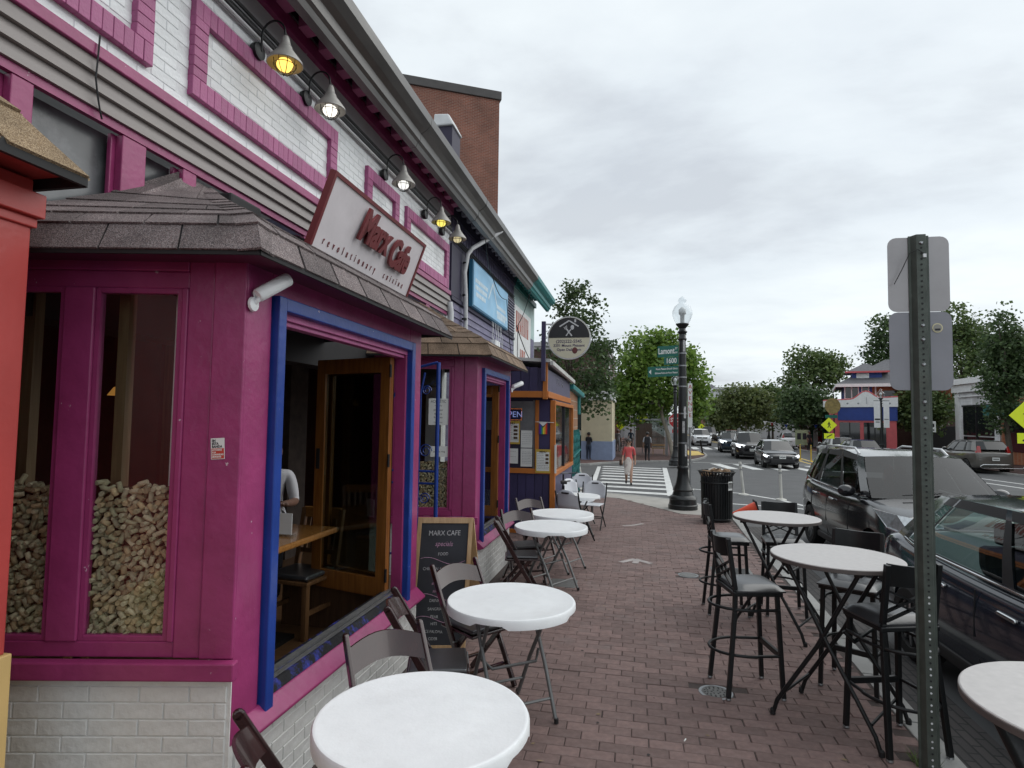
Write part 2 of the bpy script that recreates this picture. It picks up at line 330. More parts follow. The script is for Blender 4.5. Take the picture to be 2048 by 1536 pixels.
MORT = M('sand joint', (.07, .054, .05), .95, .3, 20, .3, 150)
def pavement(name, kerb, xin, mat, side):
    """walk surface from the kerb line back to x = xin, with the kerb stones as its pieces"""
    k = dens(kerb); b = MB()
    for p, q in zip(k, k[1:]):
        b.quad((p[0] - side * .14, p[1], gz(p[1]) - .008), (q[0] - side * .14, q[1], gz(q[1]) - .008), (xin, q[1], gz(q[1]) - .008), (xin, p[1], gz(p[1]) - .008))
    o = struct(b.build(name, mat))
    return o, k
def kerbstones(o, k, side, maxy=60):
    fr = MB(); n = 0
    acc = [k[0]]; 
    def stone(p, q):
        d = Vector((q[0] - p[0], q[1] - p[1], 0)); 
        if d.length < .05: return None
        d.normalize(); nr = Vector((-d.y, d.x, 0)) * side; a = Vector((*p, 0)) + d * .006; c = Vector((*q, 0)) - d * .006; vs = []
        for z in (-.14, 0.006):
            for pt, off in ((a, 0), (c, 0), (c, .15), (a, .15)):
                w = pt + nr * off; vs.append((w.x, w.y, gz(w.y) + z))
        return vs
    for p, q in zip(k, k[1:]):
        vs = stone(p, q)
        if vs and p[1] > 1.2 and p[1] < maxy and p[0] > -6:
            b = MB(); b.hexa(vs); b.build('kerb_stone', GRAN, o, bev=.008)
        elif vs: fr.hexa(vs)
    if fr.v: stuff(fr.build('far_kerb', GRAN, o))
GRAN = M('granite kerb', (.30, .30, .29), .8, .16, 5, .3, 120, dirt=.4, dirtcol=(.17, .165, .16), dirtscale=3)
near, k1 = pavement('pavement', KERB, -9, MORT, 1); kerbstones(near, k1, 1)
far, k2 = pavement('far_pavement', KERB2, -40, BRICKF, 1); kerbstones(far, k2, 1)
opp, k3 = pavement('opposite_pavement', KERB3, 120, BRICKF, -1); kerbstones(opp, k3, -1)
def kx(y):
    for p, q in zip(k1, k1[1:]):
        if p[1] <= y <= q[1]: return lerp(p[0], q[0], (y - p[1]) / max(1e-6, q[1] - p[1]))
    return 1.8
RAMP = [(-2.6, 18.75), (-1.4, 18.0), (.6, 17.08), (1.28, 16.35), (1.88, 15.05), (2.0, 13.9), (.95, 14.1), (-.45, 16.6), (-2.6, 17.6)]
def inside(x, y, poly):
    c = False; n = len(poly)
    for i in range(n):
        a, b = poly[i], poly[i - 1]
        if (a[1] > y) != (b[1] > y) and x < (b[0] - a[0]) * (y - a[1]) / (b[1] - a[1]) + a[0]: c = not c
    return c
rb = MB(); rb.add([(x, y, gz(y) + .001) for x, y in RAMP], [tuple(range(len(RAMP)))]); 
struct(rb.build('ramp_concrete', CONC))
# ---- paving bricks, courses running across the walk
PBR = M('red paving brick', (.165, .108, .098), .75, .24, 22, .45, 160, orand=.19, dirt=.6, dirtcol=(.175, .145, .138), dirtscale=2.5)
def brick_vs(l, w, h, ch=.004):
    a, b = l / 2, w / 2
    return [(-a, -b, -h), (a, -b, -h), (a, b, -h), (-a, b, -h), (-a, -b, -ch), (a, -b, -ch), (a, b, -ch), (-a, b, -ch),
            (-a + ch, -b + ch, 0), (a - ch, -b + ch, 0), (a - ch, b - ch, 0), (-a + ch, b - ch, 0)]
BF = [(0, 1, 5, 4), (1, 2, 6, 5), (2, 3, 7, 6), (3, 0, 4, 7), (4, 5, 9, 8), (5, 6, 10, 9), (6, 7, 11, 10), (7, 4, 8, 11), (8, 9, 10, 11)]
pb = MB(); pb.add(brick_vs(.2015, .0995, .012), BF); pbm = pb.mesh('paving_brick', PBR)
COVERS = [(.56, 4.70, .10), (.65, 8.28, .11)]
cand = []
y = 1.2; row = 0
while y < 18.5:
    off = (.1025 if row % 2 else 0) + jit(.012); x = -2.9 - off
    while x < 2.2:
        xx, yy = x + jit(.002), y + jit(.0015)
        lim = kx(yy) - .155 if yy < 18 else 1.3
        lo = -1.74 if (2.2 < yy < 5 or 6.3 < yy < 8.7) else -2.88
        if 10.6 < yy < 17.5: lo = -1.44
        if xx - .1 > lo and xx + .09 < lim and not inside(xx, yy, RAMP) and (yy < 16.5 or xx < .2 - (yy - 17) * 1.7) and not any(abs(xx - c[0]) < c[2] + .045 and abs(yy - c[1]) < c[2] + .015 for c in COVERS):
            cand.append((xx, yy))
        x += .205
    y += .1025; row += 1
def cview(x, y, z):
    c = cam.matrix_world.to_3x3().transposed() @ (Vector((x, y, z)) - cam.matrix_world.translation)
    return (1024 + 1200 * c.x / -c.z, 768 - 1200 * c.y / -c.z, -c.z)
def seen(p):
    u, v, d = cview(*p); return d > .2 and -40 < u < 2090 and -40 < v < 1580
vis = [c for c in cand if seen((c[0], c[1], 0))]
vis.sort(key=lambda c: (c[0] ** 2 + c[1] ** 2)); ind = set(vis[:300])
rest = MB()
for (x, y) in cand:
    z = gz(y) + random.uniform(-.0025, .0015); ry, rx = jit(.012), jit(.018); rz = jit(.012)
    if random.random() < .06: z -= .004; ry *= 2; rx *= 2.2; rz *= 2
    mt = Matrix.Translation((x, y, z)) @ Matrix.Rotation(rz, 4, 'Z') @ Matrix.Rotation(ry, 4, 'Y') @ Matrix.Rotation(rx, 4, 'X')
    if (x, y) in ind:
        o = put('paving_brick', pbm, near); o.matrix_local = mt @ Matrix.Diagonal((random.uniform(.985, 1.005), random.uniform(.985, 1.005), 1, 1))
    else: rest.add([mt @ Vector(p) for p in brick_vs(.2015, .0995, .012)], BF)
stuff(rest.build('far_paving_bricks', PBR, near))
# ---- utility covers set into the walk
CAST = M('cast iron', (.16, .16, .155), .5, .25, 25, .4, 90, metal=.5)
cl = ['small round drain cover with rows of holes beside a bar stool leg', 'round bare water meter cover between the bar stools and chairs', 'pale round utility cover in the middle of the walk', 'round utility cover farther up the walk near the crossing']
for i, (x, y, r) in enumerate(COVERS):
    z = gz(y); b = MB()
    t = tag(thing('utility_cover', cl[i], 'manhole cover', (x, y, z)), cl[i], 'manhole cover')
    b.lathe([(0, .004), (r - .012, .004), (r - .01, .001), (r, .001), (r, -.02)], 28, (x, y, z)); b.build('lid', CAST if i != 2 else CONC, t, 40)
    b = MB(); b.lathe([(r + .001, -.02), (r + .001, .002), (r + .02, .002), (r + .022, -.02)], 28, (x, y, z)); b.build('rim', GREYM, t, 40)
    if i == 0:
        for a, n in ((.03, 6), (.06, 11), (.078, 15)):
            for j in range(n):
                q = 2 * math.pi * j / n; h = MB(); h.lathe([(0, .0052), (.007, .0052), (.007, .003)], 8, (x + a * math.cos(q), y + a * math.sin(q), z)); h.build('hole', BLACK, t)
b = MB(); b.box(-1.05, 7.25, gz(7.4) - .002, -.72, 7.62, gz(7.4) + .004); tag(b.build('cellar_plate', CAST, bev=.004), 'dark square metal plate in the bricks under a white table', 'plate')
b = MB(); b.box(.98, 8.3, gz(8.6) - .002, 1.5, 8.85, gz(8.6) + .003)
t = thing('vault_grate', 'rusty rectangular grate in the walk by the far bar stools', 'grate', (1.2, 8.6, gz(8.6))); b.build('plate', CAST, t, bev=.003)
for i in range(7): b = MB(); b.box(1.02, 8.34 + i * .072, gz(8.6) + .003, 1.46, 8.38 + i * .072, gz(8.6) + .006); b.build('slot', BLACK, t)
CHALKP = M('worn white stencil paint', (.36, .33, .32), .85, .3, 12, .3, 60, dirt=1.0, dirtcol=(.15, .10, .09), dirtscale=14)
for (x, y, lab, arms) in ((-.03, 8.95, 'worn white chevron stencil painted on the bricks of the walk', (((-.20, -.16), (0, .10)), ((0, .10), (.22, -.14)), ((0, -.18), (.02, .04)))), (-.09, 12.2, 'worn white stencil smear on the bricks nearer the crossing', (((-.18, -.2), (.05, -.05)), ((-.02, -.1), (.2, .2))))):
    t = thing('stencil_mark', lab, 'paint mark', (x, y, gz(y)))
    for p_, q_ in arms: b = MB(); b.beam((x + p_[0], y + p_[1], gz(y + p_[1]) + .0032), (x + q_[0], y + q_[1], gz(y + q_[1]) + .0032), .09, .0012); b.build('stroke', CHALKP, t)
deb = MB()
for i in range(150):
    x, y = random.uniform(-1.6, 1.7), random.uniform(1.6, 12); z = gz(y) + .003
    if i % 3: r_ = random.uniform(.006, .014); deb.add([(x + r_ * math.cos(a) * random.uniform(.7, 1.2), y + r_ * math.sin(a) * random.uniform(.7, 1.2), z) for a in [k * math.pi / 4 for k in range(8)]], [tuple(range(8))], 0)
    else: a = random.uniform(0, 6.28); l_ = random.uniform(.012, .03); u, v = Vector((math.cos(a), math.sin(a), 0)) * l_, Vector((-math.sin(a), math.cos(a), .2)) * l_ * .4; c_ = Vector((x, y, z + .003)); deb.add([c_ - u, c_ + v, c_ + u, c_ - v], [(0, 1, 2, 3)], 1)
stuff(deb.build('walk_debris', [M('old gum', (.035, .03, .03), .9, .2), M('dry leaf scraps', (.22, .16, .09), .8, .3)]), 'gum spots and dry leaf scraps scattered over the bricks', 'litter')
# ---- brick gutter strip and road paint
def strip(name, pts, w, mat, dz=.004):
    p = [Vector((a, c, 0)) for a, c in dens(pts, 1.5)]; b = MB(); vs = []
    for i, q in enumerate(p):
        d = (p[min(i + 1, len(p) - 1)] - p[max(i - 1, 0)]).normalized(); n = Vector((-d.y, d.x, 0)) * w / 2
        for s in (1, -1): c = q + n * s; vs.append((c.x, c.y, rz_(c.y) + dz))
    b.add(vs, [(2 * i, 2 * i + 1, 2 * i + 3, 2 * i + 2) for i in range(len(p) - 1)])
    return struct(b.build(name, mat))
GUT = brickmat('dark gutter brick', (.075, .068, .066), (.058, .054, .054), (.03, .03, .03), (0, 0, R(90)))
strip('gutter_paving', [(p[0] + .22, p[1]) for p in KERB if p[1] < 13.5], .42, GUT)
strip('painted_line', [(1.76, 20.96), (3.15, 20.06), (4.0, 18.6), (4.4, 17.2), (4.6, 15.4)], .14, RPAINT, .006)
strip('painted_line', [(2.41, 17.2), (4.1, 16.7), (4.7, 15.5)], .14, RPAINT, .008)
strip('painted_line', [(15.2, 25), (14.87, 30.5), (14.4, 34)], .16, RPAINT)
strip('painted_line', [(14.0, 24), (13.7, 29), (13.4, 33)], .16, RPAINT)
strip('painted_line', [(8.2, -4), (9.2, 16), (9.8, 24)], .14, YPAINT)
strip('painted_line', [(8.5, -4), (9.5, 16), (10.1, 24)], .14, YPAINT)
strip('painted_line', [(10.6, 38), (11.2, 46), (9.6, 70), (9.4, 140)], .14, YPAINT)
strip('painted_line', [(10.1, 38), (10.5, 46), (9.2, 70), (9.0, 140)], .14, YPAINT)
def bar(a, b_, w, dz=.005): 
    a = Vector((*a, 0)); b2 = Vector((*b_, 0)); d = (b2 - a).normalized(); n = Vector((-d.y, d.x, 0)) * w / 2; m = MB()
    m.quad(*[(q.x, q.y, rz_(q.y) + dz) for q in (a - n, b2 - n, b2 + n, a + n)]); return struct(m.build('crosswalk_bar', RPAINT))
for i in range(9):
    yr = 19.0 + i * 1.47; xr = 1.0 + i * .02
    xl = -1.2 - .065 * i; bar((xl, yr + .45), (xr, yr), .55)
strip('painted_line', [(.98, 18.5), (1.34, 31.4)], .22, RPAINT, .009)
strip('painted_line', [(-1.45, 19.2), (-1.9, 31.0)], .18, RPAINT, .009)
for x in (4.5, 5.7, 6.9, 8.2, 9.5): bar((x - .1, 36.6), (x + .25, 32.2), .55)
strip('painted_line', [(3.2, 37.2), (9.8, 37.6)], .2, RPAINT, .009)
for x in (5.2, 6.3, 7.4, 8.5, 9.6): bar((x, 56.5), (x + .1, 61), .6)
b = MB(); b.add([(x, y, gz(y) + .004) for x, y in ((3.5, 43.2), (4.7, 45.2), (4.75, 50), (3.6, 51.5))], [(0, 1, 2, 3)]); struct(b.build('tactile_pad', YPAINT))
# ================================================================== CAFE BUILDING
XB, XW = -1.78, -2.93
cafe = thing('cafe_building', 'white painted brick cafe with magenta bay windows and shingled bay roofs', 'building', (-2.9, 5.6, 0))
# ---- bricks: collected first, the ones that show largest become parts of their own
BRK = []     # (matrix, length, height, depth, kind)
def add_brick(o, ux, uz, l, h, d, mat): BRK.append((frame(o, ux, uz), l, h, d, mat))
def brick_area(o, ux, W_, z0, z1, mat, l=.205, h=.0685, proud=.004, holes=()):
    """running bond of painted bricks on the plane through o along ux"""
    ux = Vector(ux).normalized(); r = 0; z = z0
    while z + h * .6 < z1:
        hh = min(h, z1 - z); s = -(l / 2 if r % 2 else 0)
        while s < W_:
            a, b_ = max(s, 0), min(s + l, W_)
            if b_ - a > .03:
                c = Vector(o) + ux * (a + b_) / 2; zc = z + hh / 2
                if not any(h0 - .02 < (a + b_) / 2 < h1 + .02 and v0 - .02 < zc < v1 + .02 for h0, h1, v0, v1 in holes):
                    add_brick((c.x, c.y, zc), ux, (0, 0, 1), b_ - a - .006, hh - .006, proud, mat)
            s += l
        z += h; r += 1
def soldier(o, ux, W_, z0, h, n_pitch=.07, proud=.045, vertical=True):
    ux = Vector(ux); n = max(1, round(W_ / n_pitch)); p = W_ / n
    for i in range(n):
        c = Vector(o) + ux * (i + .5) * p; add_brick((c.x, c.y, z0 + h / 2), ux, (0, 0, 1), p - .0025, h, proud + jit(.0012), 'pink')
# upper wall
wl = MB(); wl.box(XW - .25, 1.9, 3.9, XW, 8.97, 5.5).box(XW - .25, 8.75, 0, XW, 8.97, 3.9)
wl.box(XW - .25, 1.2, 0, XW, 1.9, 5.5)
wl.build('wall', WHITEM, cafe)
wl = MB(); wl.box(XW - .25, 1.9, 2.42, XW, 8.74, 2.95); wl.build('lintel', BLACK, cafe)
FRM = [(1.15, 3.0, 4.05, 4.95), (3.33, 5.27, 4.07, 4.74), (5.95, 6.85, 4.07, 4.70), (7.10, 8.86, 3.97, 4.66)]
fw = .13
brick_area((XW, 1.9, 0), (0, 1, 0), 7.05, 3.96, 4.86, 'white', holes=[(a - 1.9, b - 1.9, c, c + fw) for a, b, c, d in FRM] + [(a - 1.9, b - 1.9, d - fw, d) for a, b, c, d in FRM] + [(a - 1.9, a - 1.9 + fw, c, d) for a, b, c, d in FRM] + [(b - 1.9 - fw, b - 1.9, c, d) for a, b, c, d in FRM])
for a, b, c, d in FRM:
    soldier((XW, a, 0), (0, 1, 0), b - a, c, fw); soldier((XW, a, 0), (0, 1, 0), b - a, d - fw, fw)
    n = round((d - c - 2 * fw) / .07); p = (d - c - 2 * fw) / n
    for i in range(n):
        for y0 in (a, b - fw): add_brick((XW, y0 + fw / 2, c + fw + (i + .5) * p), (0, 1, 0), (0, 0, 1), fw, p - .0025, .045 + jit(.0012), 'pink')
# trim strip, siding band, transoms
b = MB(); b.box(XW, 1.9, 3.885, XW + .05, 8.97, 3.955); b.build('trim_strip', PINK, cafe, bev=.006)
for i in range(3):
    z = 3.60 + i * .095; b = MB()
    b.prism([(0, 0), (.05, 0), (.02, .094), (0, .094)], 1.9, 8.95, lambda u, v, t, z=z: (XW + u + .005, t, z + v)); b.build('siding_board', SIDING, cafe)
b = MB(); b.box(XW, 1.9, 3.55, XW + .035, 8.9, 3.598); b.build('transom_head', PINK, cafe)
for y0, y1 in ((2.2, 2.31), (2.83, 3.0), (3.3, 3.42), (4.0, 4.12), (4.75, 4.9), (5.5, 5.65), (6.2, 6.35), (7.0, 7.15), (7.9, 8.05)):
    b = MB(); b.box(XW - .02, y0, 2.951, XW + .03, y1, 3.55).box(XW - .05, y0 - .03, 2.951, XW - .02, y1 + .03, 3.55); b.build('mullion', PINK, cafe, bev=.006)
ys = [1.9, 2.2, 2.31, 2.83, 3.0, 3.3, 3.42, 4.0, 4.12, 4.75, 4.9, 5.5, 5.65, 6.2, 6.35, 7.0, 7.15, 7.9, 8.05, 8.75]
DIRTG = M('dusty transom glass', (.09, .095, .10), .25, .6, 3, dirt=.6, dirtcol=(.22, .22, .23), dirtscale=4)
for i in range(0, len(ys), 2): b = MB(); b.box(XW - .09, ys[i], 2.951, XW - .08, ys[i + 1], 3.55); b.build('transom_pane', DIRTG, cafe)
# ---- cornice: frieze board, pipes, beam, brackets, soffit, gutter
GREYB = M('pale grey board', (.55, .56, .57), .5, .1, 5); PIPEM = M('dull dark conduit', (.05, .05, .052), .5, .2, 9)
GUTM = M('weathered gutter metal', (.13, .125, .12), .36, .25, 6, .08, 40, metal=.5, stretch=(1, .3, 1), dirt=.5, dirtcol=(.09, .085, .08))
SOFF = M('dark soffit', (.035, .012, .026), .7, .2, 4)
b = MB(); b.box(XW, 1.2, 4.87, XW + .02, 8.97, 5.18); b.build('frieze_board', GREYB, cafe)
for i, (dz, r) in enumerate(((4.875, .012), (4.91, .016), (4.95, .010), (4.98, .016))):
    b = MB(); b.tube([(XW + .045, 1.2, dz), (XW + .045, 8.95, dz)], r, 8); b.build('pipe', [WHITEPT, PIPEM, GREYM, PIPEM][i], cafe, 60)
b = MB(); b.box(XW, 1.2, 5.18, XW + .07, 8.97, 5.31); b.build('beam', PINK, cafe, bev=.006)
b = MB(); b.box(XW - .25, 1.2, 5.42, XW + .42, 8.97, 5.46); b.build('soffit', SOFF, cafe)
PKD = M('bracket magenta', (.50, .16, .32), .5, .12, 8)
for i in range(23):
    y = 1.5 + i * .33; b = MB(); b.prism([(0, 0), (.26, .03), (.26, .143), (0, .143)], y, y + .15, lambda u, v, t: (XW + .074 + u, t, 5.275 + v)); b.build('bracket', PKD, cafe, bev=.005)
GPROF = [(.34, 5.10), (.35, 5.06), (.42, 5.07), (.44, 5.12), (.47, 5.14), (.48, 5.22), (.54, 5.25), (.60, 5.31), (.61, 5.40), (.58, 5.41), (.40, 5.41), (.38, 5.3), (.34, 5.3)]
def gutter(name, y0, y1, par, mat):
    b = MB(); b.prism(GPROF, y0, y1, lambda u, v, t: (XW + u, t, v)); return b.build(name, mat, par)
for y0 in (1.2, 3.79, 6.38): gutter('gutter', y0 + .004, y0 + 2.586, cafe, GUTM)
b = MB(); b.quad((XW + .5, 1.2, 5.42), (XW + .5, 8.97, 5.42), (-9, 8.97, 6.6), (-9, 1.2, 6.6)); b.quad((XW + .5, 1.2, 5.41), (XW + .5, 8.97, 5.41), (-9, 8.97, 6.5), (-9, 1.2, 6.5)); b.build('roof', GUTM, cafe)  # unseen roof slope behind the gutter, added to block light from above
# ---- bay windows
BASEM = M('white base paint', (.66, .66, .64), .55, .10, 6, .9, 16, dirt=.3, dirtcol=(.40, .39, .37), dirtscale=4)
PEEL = M('peeling blue paint on black track', (.010, .010, .012), .6, .3, 20, .3, 60, spec=.2, dirt=1.0, dirtcol=(.045, .06, .42), dirtscale=11)
ALU = M('aluminium track', (.25, .25, .25), .45, .2, 20, metal=.7)
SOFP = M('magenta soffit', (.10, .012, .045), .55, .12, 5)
PROF = [(.20, 2.655), (.185, 2.675), (.13, 2.785), (.03, 2.865), (-.13, 2.95), (-.34, 3.06), (-.60, 3.20), (-1.149, 3.52)]
def bay(y0, y1, panes, SHING=SHING):
    yw = y0 - .26
    RD = Vector((XW - XB, yw - y0, 0)); RL = RD.length; rd = RD / RL; rn = Vector((-rd.y, rd.x, 0))  # along the return to the wall; outward normal
    if rn.y > 0: rn = -rn
    def rp(s, o, z): p = Vector((XB, y0, 0)) + rd * s + rn * o; return (p.x, p.y, z)
    def rbox(m, s0, s1, o0, o1, z0, z1): m.hexa([rp(s0, o1, z0), rp(s1, o1, z0), rp(s1, o0, z0), rp(s0, o0, z0), rp(s0, o1, z1), rp(s1, o1, z1), rp(s1, o0, z1), rp(s0, o0, z1)]); return m
    # base walls
    m = MB(); rbox(m, .0, RL, -.12, 0, 0, .77); m.box(XB - .12, y0 + .05, -.1, XB, y1, .46); m.box(XW, y1 - .1, -.1, XB - .121, y1 - .002, .46)
    ln = MB(); ln.box(XW, y1 - .104, .15, XB - .123, y1 - .1015, .55); ln.box(XB - .126, y0 + .05, .15, XB - .1225, y1 - .1, .46); ln.build('inner_lining', WOODD, cafe)
    base = m.build('bay_base', BASEM, cafe)
    o = Vector((XB, y0, 0)) + rd * RL
    brick_area((o.x, o.y, 0), -rd, RL - .015, .007, .77, 'base', .222, .0725, .006)
    brick_area((XB, y0 + .12, 0), (0, 1, 0), y1 - y0 - .12, -.02, .45, 'base', .205, .0685, .006)
    # return: frame of posts and rails round the panes
    fr = MB(); fr.box(XB - .10, y1 - .25, .46, XB - .002, y1, 2.70); body = fr.build('bay_frame', PINK, cafe, bev=.005)
    m = MB(); rbox(m, -.03, RL, 0, .055, .77, .85); m.build('sill', PINK, body, bev=.008)
    m = MB(); rbox(m, 0, .15, -.08, .005, .85, 2.70); rbox(m, .15, .27, -.08, -.004, .85, 2.70); m.build('corner_panel', PINK, body, bev=.006)
    m = MB(); rbox(m, .27, RL, -.08, 0, 2.61, 2.70); rbox(m, .27, RL, -.08, -.012, 2.53, 2.61); m.build('head_rail', PINK, body, bev=.006)
    m = MB(); rbox(m, .27, RL, -.08, -.010, .85, .92); m.build('bottom_rail', PINK, body, bev=.006)
    prev = .27
    for s0, s1 in panes:
        m = MB(); rbox(m, prev, s0, -.08, .0, .92, 2.53); m.build('post', PINK, body, bev=.006)
        m = MB()
        for a, c, z0, z1 in ((s0, s0 + .022, .92, 2.53), (s1 - .022, s1, .92, 2.53), (s0 + .022, s1 - .022, .92, .945), (s0 + .022, s1 - .022, 2.505, 2.53)): rbox(m, a, c, -.05, -.012, z0, z1)
        m.build('sash', PINK, body, bev=.004)
        m = MB(); rbox(m, s0 + .02, s1 - .02, -.034, -.028, .94, 2.51); m.build('pane', GLASSC, body)
        prev = s1
    if prev < RL: m = MB(); rbox(m, prev, RL, -.08, 0, .92, 2.53); m.build('post', PINK, body, bev=.006)
    # front
    yo, yc = y0 + .30, y1 - .30            # opening
    m = MB(); m.box(XB - .11, y0 + .006, .46, XB, y0 + .20, 2.70); m.build('corner_post', PINK, body, bev=.008)
    m = MB(); m.box(XB - .10, y0 + .20, .56, XB - .012, yo, 2.44); m.build('jamb', PINK, body, bev=.005)
    m = MB(); m.box(XB - .10, yc, .56, XB - .012, y1 - .25, 2.44); m.build('jamb', PINK, body, bev=.005)
    for a in (yo - .085, yc + .02): m = MB(); m.box(XB - .02, a, .50, XB + .035, a + .065, 2.545); m.build('blue_post', BLUE, body, bev=.006)
    m = MB(); m.box(XB - .02, yo - .019, 2.475, XB + .033, yc + .019, 2.545); m.build('blue_header', BLUE, body, bev=.006)
    m = MB(); m.box(XB - .10, y0 + .20, 2.545, XB - .002, y1 - .25, 2.70); m.build('fascia', PINK, body, bev=.005)
    PKM = PINKL
    m = MB(); m.box(XB - .11, yo - .02, 2.44, XB - .01, yc + .02, 2.545).box(XB - .09, yo, 2.415, XB - .03, yc, 2.44); m.build('head_board', PKM, body, bev=.004)
    m = MB(); m.prism([(-.14, .46), (.03, .46), (.075, .475), (.075, .49), (.0, .555), (-.14, .555)], y0 + .10, y1 + .02, lambda u, v, t: (XB + u, t, v)); m.build('front_sill', PINK, body, bev=.005)
    m = MB(); m.prism([(-.16, .556), (-.004, .556), (-.03, .60), (-.16, .60)], yo, yc, lambda u, v, t: (XB + u, t, v)); m.build('threshold', PEEL, body)
    m = MB(); m.box(XB - .12, yo, .600, XB - .085, yc, .615).box(XB - .065, yo, .600, XB - .045, yc, .612); m.build('track', ALU, body)
    # roof
    def ring(d, z):
        return Vector((XW, yw - d * 1.03 if d > -1 else yw + 1.1, z)), Vector((XB + d, y0 - d, z)), Vector((XB + d, y1 + d, z)), Vector((XW, y1 + d + .26 if d > -1 else y1 - 1.0, z))
    rings = [ring(d, z) for d, z in PROF]
    m = MB()
    for a, c in zip(rings, rings[1:]):
        for i in range(3): m.quad(a[i], a[i + 1], c[i + 1], c[i])
    e = rings[0]; m.quad(Vector((XW, yw, 2.655)), Vector((XB - .05, y0 + .02, 2.655)), e[1], e[0]); m.quad(Vector((XB - .05, y0 + .02, 2.655)), Vector((XB - .05, y1, 2.655)), e[2], e[1])
    roof = m.build('bay_roof', BLACK, cafe)
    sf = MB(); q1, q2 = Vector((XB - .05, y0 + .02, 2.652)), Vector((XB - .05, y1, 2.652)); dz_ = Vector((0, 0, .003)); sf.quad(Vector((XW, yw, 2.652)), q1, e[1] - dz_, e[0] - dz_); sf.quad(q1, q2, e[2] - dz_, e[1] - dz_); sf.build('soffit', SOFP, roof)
    rows = [(0, 2), (2, 3), (3, 4), (4, 5), (5, 6), (6, 7)]
    def slab(p, n, t=.009, lift=.004):
        n = Vector(n).normalized(); lo, hi = lift + .008, lift
        q = [p[0] + n * lo, p[1] + n * lo, p[2] + n * hi, p[3] + n * hi]; g = MB()
        g.hexa([q[0] - n * t, q[1] - n * t, q[2] - n * t * .5, q[3] - n * t * .5, q[0], q[1], q[2], q[3]]); return g
    for ri, (a, c) in enumerate(rows):
        A, C = rings[a], rings[c]
        for side in (0, 1):
            p0, p1, q0, q1 = A[side], A[side + 1], C[side], C[side + 1]
            Ln = (p1 - p0).length; n = max(1, round(Ln / .32)); st = (ri % 2) * .5
            nr = (p1 - p0).cross(q0 - p0)
            if nr.z < 0: nr = -nr
            dn = (p0 - q0).normalized() * .012
            ts = [0] + [t for t in ((i + st) / n for i in range(0 if st else 1, n + 1)) if .03 < t < .97] + [1]
            for t0, t1 in zip(ts, ts[1:]):
                t0 += .004; t1 -= .004
                slab([p0.lerp(p1, t0) + dn, p0.lerp(p1, t1) + dn, q0.lerp(q1, t1), q0.lerp(q1, t0)], nr).build('shingle', SHING, roof)
        # hip caps
        p, q = A[1], C[1]; k = 2 if (p - q).length > .25 else 1
        for j in range(k):
            s, u = p.lerp(q, j / k), p.lerp(q, (j + 1) / k)
            w = .10; g = MB(); dn = (s - u).normalized() * .02
            l0 = A[0] - A[1]; l1 = A[2] - A[1]; l0.normalize(); l1.normalize()
            n = Vector((.5, -.5, .7)).normalized() * .024
            g.add([s + l0 * w + dn + n * .55, s + dn + n, s + l1 * w + dn + n * .55, u + l0 * w + n * .25, u + n * .7, u + l1 * w + n * .25,
                   s + l0 * w + dn + n * .1, s + dn + n * .5, s + l1 * w + dn + n * .1], [(0, 1, 4, 3), (1, 2, 5, 4), (0, 6, 7, 1), (1, 7, 8, 2)]); g.build('hip_shingle', SHING, roof)
    for i in (0, 1):   # drip edge
        p, q = rings[0][i], rings[0][i + 1]; g = MB(); g.beam(p - Vector((0, 0, .012)), q - Vector((0, 0, .012)), .012, .03); g.build('drip_edge', BLACK, roof)
    return body, rp, yo, yc
bay1, rp1, yo1, yc1 = bay(2.45, 4.76, [(.30, .70), (.84, 1.14)])
bay2, rp2, yo2, yc2 = bay(6.58, 8.42, [(.30, .78)], SHING2)
# place the bricks
BRK.sort(key=lambda b: -(b[1] * b[2]) / max(.3, (b[0].translation - Vector((0, 0, EYE))).length) ** 2 * (1 if seen(b[0].translation) else 0))
BMAT = {'white': WHITEB, 'pink': PINKL, 'base': BASEM}
RESTB = {'white': MB(), 'pink': MB(), 'base': MB()}
cnt = {'white': 0, 'pink': 0, 'base': 0}; LIM = {'white': 190, 'pink': 290, 'base': 110}
cache = {}
for mt, l, h, d, kind in BRK:
    if cnt[kind] < LIM[kind] and seen(mt.translation):
        cnt[kind] += 1; key = (round(l, 2), round(h, 3), round(d, 2), kind)
        if key not in cache:
            g = MB(); g.add(brick_vs(l, h, d + .01, .003), BF); g.xform(Matrix.Translation((0, 0, d))); cache[key] = g.mesh('brick', BMAT[kind])
        o = bpy.data.objects.new('trim_brick' if kind == 'pink' else 'brick', cache[key]); COL.objects.link(o); attach(o, cafe); o.matrix_basis = mt @ Matrix.Rotation(jit(.01), 4, 'Y')
    else: RESTB[kind].add([mt @ (Vector(p) + Vector((0, 0, d))) for p in brick_vs(l, h, d + .01, .003)], BF)
for k, g in RESTB.items():
    if g.v: stuff(g.build('far_bricks', BMAT[k], cafe))
